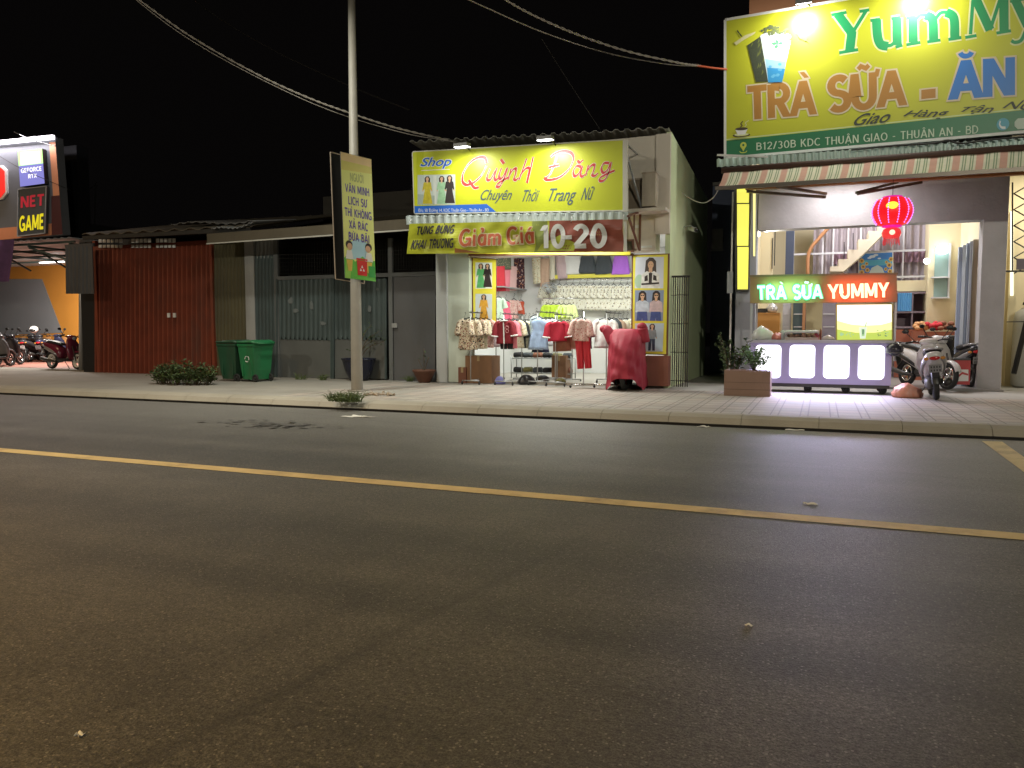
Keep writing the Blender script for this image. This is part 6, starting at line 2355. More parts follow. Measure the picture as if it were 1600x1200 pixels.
# coffee cup corner
pr.q = [C5(140, 606), C5(246, 600), C5(246, 684), C5(140, 690)]
pr.ar = 1.25
cf = mat("print_coffee", (.06, .04, .02), .5)
pr.ell(.45, .12, .42, .10, cf)
pr.ell(.45, .16, .34, .09, pale_g)
pr.poly([(.15, .5), (.75, .5), (.62, .16), (.28, .16)], wht)
pr.ell(.45, .5, .30, .09, cf)
pr.line([(.4, .6), (.48, .7), (.42, .8), (.52, .95)], .06, cf, smooth=True)
pr.line([(.6, .6), (.68, .72), (.64, .85), (.8, .98)], .05, pale_g, smooth=True)
pr.q = q0
pr.build("printed_face", t)
fr = MB()
for i in (0, 2, 3):
    fr.bar(GF.hit(*qg[i], -.02), GF.hit(*qg[(i + 1) % 4], -.02), .05)
fr.build("frame", white_m, t)
flood("floodlight", "floodlight hanging over the milk tea sign above its drink picture", 1256, 2, 16.0, GF.hit(1265, 90), GF, (1266, 9), 56, "floodlights over the milk tea sign", .55)
flood("floodlight", "floodlight hanging over the milk tea sign above its biggest green word", 1440, -34, 16.0, GF.hit(1450, 70), GF, (1450, -26), 46, "floodlights over the milk tea sign", .55)

# corrugated eave and striped awning below the sign
YE = 16.35
EF = FP(YE)
t = thing("metal_eave", "pale corrugated metal eave under the milk tea signboard", "awning", EF.hit(1400, 240))
e_ = MB()
psheet(e_, EF, [(1120, 249), (1720, 207), (1720, 222), (1120, 261)], 50, .035)
e_.build("edge", mat("eave_sheet", (.46, .58, .52), .5, .12, 3, metal=.1, dirt=.35), t)
e0, e1 = EF.hit(1120, 249), EF.hit(1720, 207)
e_ = MB()
e_.grid(lambda u, v: e0.lerp(e1, u) + Vector((0, .03 + v * 1.45, v * .2 + .03 * math.sin(2 * math.pi * 50 * u))), 400, 1, (0, 0, -.006))
e_.build("sheet", mat("eave_sheet", (.46, .58, .52), .5), t)
e_ = MB()
e_.bar(EF.hit(1121, 243, .05), EF.hit(1200, 246, .05), .035)
e_.build("rod", white_m, t)
rub_m = mat("dark_cable", (.03, .03, .03), .6)
cbm = MB()
cbm.tube(cat_rom([EF.hit(x, y, .1) for x, y in ((1330, 236), (1400, 229), (1455, 226), (1480, 221), (1500, 226), (1560, 219), (1720, 207))], 6), .018, 6)
tag(base_at(cbm.build("cable", rub_m), EF.hit(1330, 236)), "slack dark cable lying along the corrugated eave", "cable")

YAw = 15.4
a0_, a1_ = FP(16.2).hit(1131, 270), FP(16.2).hit(1720, 226)
b0_, b1_ = FP(YAw).hit(1122, 292), FP(YAw).hit(1720, 254)
t = thing("striped_awning", "pink, cream and green striped fabric awning over the milk tea shop front", "awning", b0_)
fab = [mat("awning_pink", (.52, .29, .22), .8, .08, 6, dirt=.3, dirtcol=(.3, .2, .15)), mat("awning_cream", (.60, .56, .42), .8, .08, 6, dirt=.3, dirtcol=(.35, .3, .22)), mat("awning_green", (.20, .26, .15), .8, .08, 6)]
pat = [0, 0, 0, 0, 0, 0, 1, 1, 2, 1, 2, 1, 1, 1, 2, 1, 2, 1, 1]
NS = 17
ncol = len(pat) * NS
aw_ = MB()
for i in range(ncol):
    aw_.mi = pat[i % len(pat)]
    u0, u1 = i / ncol, (i + 1) / ncol

    def fn(u, v, u0=u0, u1=u1):
        uu = u0 + (u1 - u0) * u
        return a0_.lerp(a1_, uu).lerp(b0_.lerp(b1_, uu), v) + Vector((0, 0, -.04 * math.sin(math.pi * v) + .008 * math.sin(60 * uu)))
    aw_.grid(fn, 1, 5)
aw_.build("fabric", fab, t)
e_ = MB()
e_.bar(b0_ + Vector((-.05, -.02, -.03)), b1_ + Vector((0, -.02, -.03)), .05, .07)
e_.build("front_bar", mat("awning_bar", (.13, .11, .09), .4, metal=.5), t)
e_ = MB()
e_.tube([a0_ + Vector((-.05, .02, .05)), a1_ + Vector((0, .02, .05))], .06, 10)
e_.build("roller", mat("roller_brown", (.07, .035, .025), .6), t)
e_ = MB()
for p_, q_ in (((1167, 299), (1290, 308)), ((1214, 291), (1291, 303)), ((1338, 301), (1402, 285)), ((1340, 303), (1440, 285))):
    e_.bar(FP(16.4).hit(*p_) if p_[0] < 1300 else FP(16.4).hit(*p_), FP(16.9).hit(*q_), .07, .05)
e_.build("folding_arm", mat("awning_bar", (.13, .11, .09), .4), t)
e_ = MB()
p_, q_ = FP(YY - .1).hit(1286, 293), FP(YY - .1).hit(1720, 250)
e_.bar(FP(16.6).hit(1165, 293), FP(16.6).hit(1720, 262), .12, .1)
e_.build("timber_beam", mat("orange_timber", (.36, .16, .05), .6, .15, 3, dirt=.4), t)

# ---------------------------------------------------------------- yellow vertical light box on the left pier
YLb = YY - .2
t = thing("light_box", "tall narrow glowing yellow light box on the left pier of the milk tea shop", "sign", P(1160, 455, YLb))
LF = FP(YLb)
lb = MB()
pslab(lb, LF, [(1147, 280), (1173, 280), (1170, 455), (1149, 455)], .17, -.002)
lb.build("casing", mat("dark_casing", (.05, .05, .04), .5), t)
for (y0, y1) in ((282, 317), (319, 384), (386, 452)):
    g_ = MB()
    xa = 1149 + (y0 - 282) * .008
    pslab(g_, LF, [(xa + 2.5, y0), (1171 - (y0 - 282) * .012, y0), (1170.5 - (y1 - 282) * .012, y1), (xa + 2.5, y1)], .01, .012)
    g_.build("lit_panel", glow("box_yellow", (1, .95, .14), .85), t)
g_ = MB()
pslab(g_, LF, [(1176.5, 290), (1180.5, 290), (1179.5, 400), (1177, 400)], .06, .004)
g_.build("side_strip", glow("box_yellow_side", (1, .92, .35), 1.0), t)
# meter box, pipe and the white conduit beside it
mb_ = MB()
pbox(mb_, 1136, 424, 1145, 458, YY - .1, .12)
mb_.mi = 1
pbox(mb_, 1141, 300, 1143.5, 600, YY - .06, .04)
tag(base_at(mb_.build("meter_box", [mat("meter_grey", (.35, .37, .4), .5), white_m]), P(1140, 458, YY)), "grey meter box with a white conduit left of the yellow light box", "meter box")

# ---------------------------------------------------------------- milk tea kiosk
YK = 16.0
KF = FP(YK)
t = thing("drinks_kiosk", "milk tea kiosk cart with lit letters above and four glowing white panels", "kiosk", P(1285, 607, YK))
KD = .75
kl = mat("kiosk_lilac_bloom", (.40, .36, .60), .45, .06, 3)  # lilac body colour, made bluer to carry the panels' glow
b_ = MB()
pbox(b_, 1172, 536, 1393, 600, YK, KD)
body = b_.build("counter", kl, t)
b_ = MB()
pbox(b_, 1167, 531.5, 1398, 536, YK - .06, KD + .1)
b_.build("worktop", mat("kiosk_top", (.46, .45, .5), .35, .08, 3), t)
for i, (x0, x1, y0, y1) in enumerate(((1180, 1221, 539, 590), (1233, 1274, 539, 590), (1286, 1328, 539.5, 591), (1340, 1383, 540, 592.5))):
    c0, c1 = KF.hit(x0, y1), KF.hit(x1, y0)
    r_ = .08
    pts = []
    for (cx_, cz_, a0) in ((c1.x - r_, c1.z - r_, 0), (c0.x + r_, c1.z - r_, 90), (c0.x + r_, c0.z + r_, 180), (c1.x - r_, c0.z + r_, 270)):
        pts += [(cx_ + r_ * math.cos(R(a0 + k_ * 15)), YK + .004, cz_ + r_ * math.sin(R(a0 + k_ * 15))) for k_ in range(7)]
    g_ = MB()
    g_.prism(pts, (0, -.016, 0))
    g_.build("lit_panel", glow("panel_white", (.95, .95, 1.0), 1.9), t)
for i, px in enumerate((1200, 1253, 1307, 1361)):
    c = KF.hit(px, 566, .06)
    area_lamp("panel_light", c, c + Vector((0, -1, -.7)), 28, .62, (.66, .62, 1.0), .8, 130)
b_ = MB()
for x in (1173.5, 1399):
    pbox(b_, x - 1.6, 470, x + 1.6, 533, YK + .03, .04)
for x in (1182, 1393):
    pbox(b_, x - 1.4, 470, x + 1.4, 534, YK + KD - .08, .04)
b_.build("post", mat("kiosk_post", (.5, .5, .54), .4, metal=.4), t)
hb = MB()
pslab(hb, KF, [(1172, 432.5), (1401, 428.6), (1402, 472), (1172, 473.8)], .16, .02)
head = hb.build("head_board", mat("kiosk_board", (.36, .20, .10), .45, .06, 3), t)
hb = MB()
pslab(hb, KF, [(1170, 430), (1403, 426), (1403, 429), (1170, 433)], .2, .04)
hb.build("board_cap", mat("kiosk_cap", (.24, .17, .10), .5), head)
KL = FP(YK - .045)
for s, q_, m1, m2, lab in (("TRÀ SỮA", [(1183, 447), (1285, 444.5), (1285, 466.6), (1184, 468.5)], glow("neon_green", (.03, .95, .40), .85), glow("neon_mint", (.62, 1, .85), 1.25), "green lit letters"), ("YUMMY", [(1294, 444.5), (1388, 441.5), (1388, 464.5), (1295, 467)], glow("neon_red", (1, .06, .015), .85), glow("neon_cream", (1, .9, .6), 1.2), "red lit letters")):
    pr = Print(KL, q_, -.018, .002)
    pr.text(s, (0, 0, 1, 1), m1, w=.33, gap=.12)
    pr.h = .012
    pr.text(s, (0, 0, 1, 1), m2, w=.21, gap=.12)
    pr.build("lettering", head, lab)
for px, c_, wt in ((1234, (.25, 1, .35), 8), (1341, (1, .12, .04), 7)):
    c = KF.hit(px, 455, .16)
    l = area_lamp("letter_light", c, c + Vector((0, 1, 0)), wt, .95, c_, .3)
# lit picture box on the counter
t2 = thing("light_box", "glowing white and lime menu picture box standing on the kiosk counter", "sign", KF.hit(1351, 532))
ql = [(1306, 475), (1395, 474), (1395, 532), (1306, 532.5)]
b_ = MB()
pslab(b_, KF, ql, .08, -.03)
b_.build("casing", mat("casing_yellow", (.45, .42, .06), .5), t2)
pr = Print(KF, [(1308, 476.5), (1393.5, 475.5), (1393.5, 530.5), (1308, 531)], -.027)
wb = glow("menu_white", (1, 1, .9), 1.15)
pr.poly([(0, 0), (1, 0), (1, 1), (0, 1)], wb)
pr.poly([(0, 0), (1, 0), (1, .5), (.8, .42), (.5, .4), (.25, .44), (0, .55)], glow("menu_lemon", (.95, .95, .40), 1.0))
pr.poly([(0, 0), (1, 0), (1, .28), (.7, .2), (.35, .2), (0, .3)], glow("menu_lime", (.62, .78, .14), .75))
gm, gd = glow("menu_mint", (.45, .72, .40), .7), glow("menu_leaf", (.12, .30, .14), .5)
pr.poly([(.40, .36), (.55, .36), (.52, .03), (.42, .03)], glow("menu_cup", (.75, .88, .7), .9))
pr.poly([(.445, .3), (.51, .3), (.5, .1), (.45, .1)], gm)
pr.poly([(.465, .3), (.49, .3), (.485, .15), (.462, .15)], gd)
pr.poly([(.5, .36), (.52, .36), (.55, .5), (.53, .5)], gm)
for i in range(16):
    x, y = .72 + .2 * rnd.random(), .08 + .2 * rnd.random()
    pr.poly([(x, y), (x + .02, y + .03), (x + .035, y)], gd if i % 2 else gm)
for i in range(8):
    pr.ell(.1 + .2 * rnd.random(), .08 + .16 * rnd.random(), .012, .018, gm)
pr.ell(.08, .16, .03, .05, gm)
pr.build("lit_face", t2)
c = KF.hit(1351, 505, .12)
area_lamp("menu_light", c, c + Vector((0, -1, -.3)), 5, .9, (1, 1, .8), .5)
# wheels and under-shelf
b_ = MB()
pbox(b_, 1176, 600, 1390, 605, YK + .03, KD - .08)
b_.build("chassis", steel_dark, t)
for x in (1196, 1262, 1322, 1380):
    for dy in (.12, KD - .12):
        c = P(x, 603, YK)
        w_ = MB().torus((c.x, YK + dy, .225), .055, .02, "y", 16, 8)
        w_.ball((c.x, YK + dy, .225), .035, 8)
        w_.bar((c.x, YK + dy, .225), (c.x, YK + dy, .33), .03)
        w_.build("wheel", rubber, t)
# things on the kiosk worktop (world height of the worktop)
zw = KF.hit(1285, 531.5).z + .002


def bag_on(label, px, w, h, m, seed, dy=.3, at=None):
    q = at or P(px, 530, YK + dy)
    zw = at.z if at else KF.hit(1285, 531.5).z + .002
    rr = random.Random(seed)
    ph = [rr.uniform(0, 6) for _ in range(4)]
    vs, fs = [], []
    prof = [(.5, 0), (.98, .02), (1.0, .35), (.8, .7), (.4, .95), (.12, 1.0)]
    n = 24
    for (a_, z_) in prof:
        for k_ in range(n):
            th = 2 * math.pi * k_ / n
            ww = 1 + .15 * math.sin(3 * th + ph[0] + z_) + .10 * math.sin(7 * th + ph[1] + 5 * z_) + .05 * math.sin(12 * th + ph[3] - 6 * z_)
            vs.append((q.x + w * a_ * ww * math.cos(th), q.y + w * .7 * a_ * ww * math.sin(th), zw + h * z_ * (1 + .12 * math.sin(2 * th + ph[2]) * (z_ > .3))))
    for j in range(len(prof) - 1):
        for k_ in range(n):
            fs.append((j * n + k_, j * n + (k_ + 1) % n, (j + 1) * n + (k_ + 1) % n, (j + 1) * n + k_))
    fs += [tuple(reversed(range(n))), tuple(range((len(prof) - 1) * n, len(prof) * n))]
    mb = MB()
    mb.smooth = True
    mb.add(vs, fs)
    tag(base_at(mb.build("plastic_bag", m), (q.x, q.y, zw)), label, "bag")


pl_w = mat("milky_plastic", (.62, .58, .58), .35, .08, 8)
bag_on("big white plastic bag at the left end of the kiosk counter", 1190, .21, .26, pl_w, 1)
bag_on("reddish plastic bag right of the big white one on the kiosk counter", 1214, .13, .13, mat("red_plastic", (.5, .14, .12), .35), 2)
t2 = thing("food_tray", "clear covered food tray in the middle of the kiosk counter", "tray", (P(1253, 531, YK + .25).x, YK + .25, zw))
c = P(1253, 531, YK + .25)
b_ = MB()
b_.box(c.x - .30, c.x + .30, YK + .1, YK + .45, zw, zw + .05)
b_.build("tray", mat("tray_pink", (.5, .36, .38), .4), t2)
b_ = MB()
for i in range(40):
    b_.ball((c.x + random.uniform(-.27, .27), YK + random.uniform(.13, .42), zw + .055 + random.uniform(0, .035)), .028, 6)
b_.build("food", mat("food_brown", (.34, .2, .15), .6, .3, 9), t2)
b_ = MB()
b_.loft([(c.x - .31, YK + .275, zw + .08, .19, .05), (c.x - .28, YK + .275, zw + .11, .18, .03), (c.x + .28, YK + .275, zw + .11, .18, .03), (c.x + .31, YK + .275, zw + .08, .19, .05)], 16, e=5)
b_.v = [(v[0], v[1], v[2] + .05) for v in b_.v]
b_.build("lid_rim", mat("clear_lid", (.55, .5, .55), .2), t2)
for i, (px, h, r_, m, lab) in enumerate(((1223, .20, .035, mat("cup_grey", (.5, .45, .5), .4), "grey cup between the red bag and the food tray"), (1276, .14, .05, mat("jar_red", (.42, .06, .10), .3), "small red jar right of the food tray"), (1282, .22, .02, mat("bottle_brown", (.25, .08, .05), .3), "thin brown bottle right of the red jar"))):
    c = P(px, 531, YK + .2)
    b_ = MB().lathe([(r_ * .8, 0), (r_, h * .6), (r_ * 1.05, h * .85), (r_ * .6, h * .9), (r_ * .6, h)], (c.x, YK + .2, zw), 14)
    tag(base_at(b_.build("cup" if i == 0 else ("jar" if i == 1 else "bottle"), m), (c.x, YK + .2, zw)), lab, ("cup", "jar", "bottle")[i])
bag_on("small pale bag at the foot of the menu box on the kiosk counter", 1294, .12, .09, mat("pale_plastic", (.5, .46, .46), .35), 5)
# chest and things inside the shop seen through the kiosk
t2 = thing("sideboard", "orange wooden sideboard inside the shop seen through the kiosk", "cabinet", P(1196, 560, 19.5))
b_ = MB()
pbox(b_, 1179, 491, 1217, 592, 19.5, .5)
b_.build("body", mat("orange_wood", (.48, .24, .06), .5, .15, 2), t2)
b_ = MB()
pbox(b_, 1178, 488.5, 1218, 491.4, 19.48, .55)
b_.build("top", mat("orange_wood2", (.42, .2, .05), .5), t2)
ap = MB()
pbox(ap, 1184, 482, 1197, 488.4, 19.6, .3)
tag(base_at(ap.build("radio", black_p), P(1190, 488, 19.6)), "small black radio on the orange sideboard", "radio")
ap = MB()
c = P(1206, 488, 19.7)
ap.lathe([(.10, 0), (.13, .05), (.13, .12), (.08, .2), (.03, .22), (.03, .25)], (c.x, c.y, P(1206, 488.5, 19.7).z), 16)
tag(base_at(ap.build("rice_cooker", mat("cooker_silver", (.5, .5, .52), .3, metal=.4)), (c.x, c.y, P(1206, 488.5, 19.7).z)), "silver rice cooker on the orange sideboard", "cooker")
for (x0, x1, m, lab, Yp) in ((1222, 1234, mat("door_white", (.42, .42, .46), .6), "pale door leaf inside behind the kiosk", 20.8), (1238, 1258, mat("dark_teal", (.05, .08, .09), .6), "dark fridge behind the kiosk tray", 20.6), (1284, 1306, mat("grey_lilac", (.22, .2, .25), .6), "grey cabinet behind the menu picture box", 20.5)):
    b_ = MB()
    pbox(b_, x0, 470, x1, 592, Yp, .4)
    for py in (490, 510):
        b_.mi = 1
        pbox(b_, x0 + 2, py, x1 - 2, py + 1.5, Yp - .012, .011)
    tag(base_at(b_.build("cabinet", [m, mat("pale_frame", (.55, .55, .58), .5)]), P((x0 + x1) / 2, 592, Yp)), lab, "cabinet")
b_ = MB()
b_.bar(P(1258, 440, 20.4), P(1254, 560, 20.4), .07)
tag(base_at(b_.build("timber_post", mat("orange_hose", (.42, .20, .09), .6)), P(1254, 560, 20.4)), "orange brown post inside the shop behind the kiosk tray", "post")

# ---------------------------------------------------------------- red lantern
YLn = 16.2
c = P(1394, 331, YLn)
t = thing("paper_lantern", "round red lantern with tassel lantern under the striped awning", "lantern", c)
rl = abs(P(1427, 331, YLn).x - P(1362, 331, YLn).x) / 2
hl = abs(P(1394, 308, YLn).z - P(1394, 353, YLn).z) / 2
b_ = MB()
prof = [(rl * (.42 + .58 * math.sin(math.pi * (.12 + .76 * i / 12)) ** .9) if 0 < i < 12 else rl * .45, -hl + 2 * hl * i / 12) for i in range(13)]
n = 48
vs, fs = [], []
for (r_, z_) in prof:
    for k_ in range(n):
        a_ = 2 * math.pi * k_ / n
        rr = r_ * (1 - .045 * abs(math.cos(6 * a_)))
        vs.append((c.x + rr * math.cos(a_), c.y + rr * math.sin(a_), c.z + z_))
for j in range(12):
    for k_ in range(n):
        fs.append((j * n + k_, j * n + (k_ + 1) % n, (j + 1) * n + (k_ + 1) % n, (j + 1) * n + k_))
b_.smooth = True
b_.add(vs, fs)
lan = b_.build("shade", glow("lantern_red", (1, .012, .02), .78), t)
b_ = MB()
for s in (-1, 1):
    b_.torus((c.x, c.y, c.z + s * hl), rl * .45, .018, "z", 20, 6)
b_.build("rim", glow("lantern_magenta", (.9, .02, .55), .6), t)
for k_ in range(12):
    b_ = MB()
    a_ = 2 * math.pi * (k_ + .5) / 12
    led = [Vector((c.x + (prof[i][0] + .008) * math.cos(a_), c.y + (prof[i][0] + .008) * math.sin(a_), c.z + prof[i][1])) for i in range(1, 12)]
    b_.tube(led, .003, 5)
    for q in led:
        b_.ball(q, .012, 5)
    b_.build("led_string", glow("led_violet", (.75, .25, 1), 1.6), lan)
b_ = MB()
b_.ball((c.x - .02, c.y - rl * .88, c.z + .07), .11, 10, sy=.4, sz=.7)
b_.build("bulb_glow", glow("lantern_bulb", (1, .62, .05), 1.6), lan)
b_ = MB()
b_.lathe([(rl * .25, -hl - .03), (rl * .42, -hl - .06), (rl * .48, -hl - .13), (rl * .42, -hl - .2), (rl * .3, -hl - .22)], c, 20)
sm = b_.build("lower_lantern", glow("lantern_red2", (1, .05, .05), .7), t)
b_ = MB()
b_.ball((c.x, c.y - rl * .48, c.z - hl - .13), .05, 8, sy=.4)
b_.build("bulb_glow", glow("lantern_pinkbulb", (1, .6, .45), 1.5), sm)
b_ = MB()
for k_ in range(26):
    a_ = 2 * math.pi * k_ / 26
    r_ = rl * .36
    b_.tube([(c.x + r_ * math.cos(a_), c.y + r_ * math.sin(a_), c.z - hl - .2), (c.x + r_ * 1.15 * math.cos(a_), c.y + r_ * 1.15 * math.sin(a_), c.z - hl - .2 - random.uniform(.1, .17))], .005, 5)
b_.build("fringe", glow("lantern_fringe", (.9, .06, .08), .4), t)
b_ = MB()
b_.tube([(c.x, c.y, c.z + hl), (c.x, c.y, c.z + hl + .5)], .006, 6)
b_.build("cord", rub_m, t)
area_lamp("lantern_light", c + Vector((0, 0, -hl - .45)), c + Vector((0, 0, -3)), 4, .3, (1, .1, .12))

# ---------------------------------------------------------------- planter, plants, bag, neighbours
q0_, q1_ = G(1131, 618), G(1203, 620)
t = thing("planter_box", "brown tiled planter box at the left end of the milk tea kiosk", "planter", q0_)
zt_ = P(1165, 579, q0_.y).z
wood = mat("planter_tile", (.25, .155, .115), .45, .25, 2.5, dirt=.3)
b_ = MB()
b_.box(q0_.x, q1_.x, q0_.y, q0_.y + .06, .15, zt_)
b_.box(q0_.x, q1_.x, q0_.y + .44, q0_.y + .5, .15, zt_)
b_.box(q0_.x, q0_.x + .06, q0_.y + .0602, q0_.y + .4398, .15, zt_)
b_.box(q1_.x - .06, q1_.x, q0_.y + .0602, q0_.y + .4398, .15, zt_)
b_.build("box", wood, t)
b_ = MB()
for z_ in (.27, .40):
    b_.box(q0_.x - .002, q1_.x + .002, q0_.y - .002, q0_.y + .004, z_, z_ + .006)
b_.build("tile_joint", mat("joint_dark", (.09, .06, .05), .8), t)
b_ = MB()
b_.box(q0_.x + .0602, q1_.x - .0602, q0_.y + .0602, q0_.y + .4398, .155, zt_ - .06)
b_.build("soil", soil_m, t)


def plant(label, base, n, h, sp, size, mats, seed, per=3):
    rr = random.Random(seed)
    t_ = thing("leafy_plant", label, "plant", base)
    st, lf = MB(), MB()
    spots = []
    for _ in range(n):
        a_ = rr.uniform(0, 6.28)
        e = Vector(base) + Vector((math.cos(a_) * sp * rr.uniform(.3, 1), math.sin(a_) * sp * .6 * rr.uniform(.3, 1), h * rr.uniform(.55, 1.1)))
        m_ = Vector(base).lerp(e, .5) + Vector((0, 0, h * .12))
        pts = cat_rom([Vector(base), m_, e], 5)
        st.tube(pts, .006, 5)
        spots += pts[3:]
    leaves(lf, spots, size, per, .04, rnd=rr)
    st.build("stems", twig_m, t_)
    lf.build("leaves", mats, t_)


plant("pale leafy plant growing in the planter box", ((q0_.x + q1_.x) / 2 + .1, q0_.y + .25, zt_ - .06), 12, .42, .36, .10, mat("leaf_pale", (.16, .26, .13), .5, .3, 6), 5)
plant("dark leafy plant behind the left end of the planter box", (q0_.x + .05, q0_.y + .75, .15), 14, 1.05, .42, .11, leaf_d, 6)
b_ = MB()
qq = G(1417, 622)
bag_on("orange pink plastic bag slumped beside the white scooter's wheel", 0, .24, .24, mat("orange_plastic", (.62, .26, .17), .4, .35, 9, dirt=.6, dirtcol=(.6, .5, .45)), 14, at=Vector((qq.x, qq.y + .15, .151)))
aw0, aw1 = P(1062, 560, 22.4), P(1150, 560, 22.4)
w_ = MB()
w_.box(XR + .02, x_l - .02, 22.4, 22.6, .147, 5.4)
w_.build("wall", mat("alley_haze_blue", (.16, .19, .28), .85, .25, 1.0, dirt=.5), tag(thing("alley_haze_wall", "blue grey wall added across the alley between the two shops, tinted as kiosk haze", "wall", ((XR + x_l) / 2, 22.4, .15))))  # wall added to close the alley; its blue paints the kiosk's haze
al = bpy.data.objects["alley_haze_wall"]
w_ = MB()
w_.box(XR + .02, x_l - .02, 22.36, 22.64, 5.41, 5.5)
w_.build("coping", concrete, al)
# neighbour at the far right
XN = x_r + .03
t = thing("side_passage", "pale yellow passage right of the milk tea shop behind an iron lattice", "building", P(1590, 612, 18.3))
b_ = MB()
b_.box(XN, XN + 6, 20.6, 20.8, .15, 5.8)
b_.build("rear_wall", cream_y, t)
b_ = MB()
pbox(b_, 1575, 330, 1587, 610, 19.6, .3)
b_.build("column", cream_y, t)
b_ = MB()
b_.box(XN, XN + 6, 18.1, 20.6, 5.2, 5.3)
b_.build("ceiling", white_w, t)
b_ = MB()
a = P(1581, 330, 19.55)
b = P(1581, 462, 19.55)
b_.tube([a, b], .03, 8)
tag(base_at(b_.build("tube_lamp", glow("tube_warm", (1, .95, .72), 1.6)), b), "upright warm tube lamp on the passage column", "lamp")
area_lamp("passage_light", (XN + 1.2, 19.2, 4.9), (XN + 1.0, 19.4, 0), 90, .6, (1, .92, .75))
t2 = thing("iron_lattice", "black zigzag iron lattice at the right edge by the passage", "gate", P(1592, 430, 18.4))
b_ = MB()
for i in range(11):
    y0, y1 = 290 + i * 12.5, 290 + (i + 1) * 12.5
    b_.bar(P(1584 if i % 2 else 1606, y0, 18.4), P(1606 if i % 2 else 1584, y1, 18.4), .022)
b_.build("zigzag", steel_dark, t2)
b_ = MB()
for px in (1582, 1608):
    b_.bar(P(px, 285, 18.4), P(px, 425, 18.4), .025)
b_.bar(P(1570, 424, 18.4), P(1640, 423, 18.4), .035)
b_.bar(P(1573, 503, 18.4), P(1640, 502, 18.4), .02)
b_.build("rails", steel_dark, t2)
pbox(MB(), 1589, 404, 1610, 421, 18.35, .05).build("plate", mat("plate_mauve", (.2, .16, .2), .5), t2)
b_ = MB()
b_.bar(P(1584, 584, 18.2), P(1606, 494, 18.5), .07)
tag(base_at(b_.build("leaning_post", black_p), P(1584, 584, 18.2)), "black post leaning across the passage at the right edge", "post")
t2 = thing("water_tank", "tall pale rounded drum standing in the passage at the right edge", "tank", P(1600, 590, 19.3))
c = P(1606, 560, 19.3)
MB().lathe([(.25, .15), (.3, .2), (.3, 1.55), (.26, 1.75), (.12, 1.85), (.1, 1.9)], (c.x, 19.3, 0), 24).build("drum", mat("drum_grey", (.45, .45, .43), .4), t2)
MB().lathe([(.13, 1.9), (.14, 1.92), (.13, 1.96)], (c.x, 19.3, 0), 20).build("cap", black_p, t2)

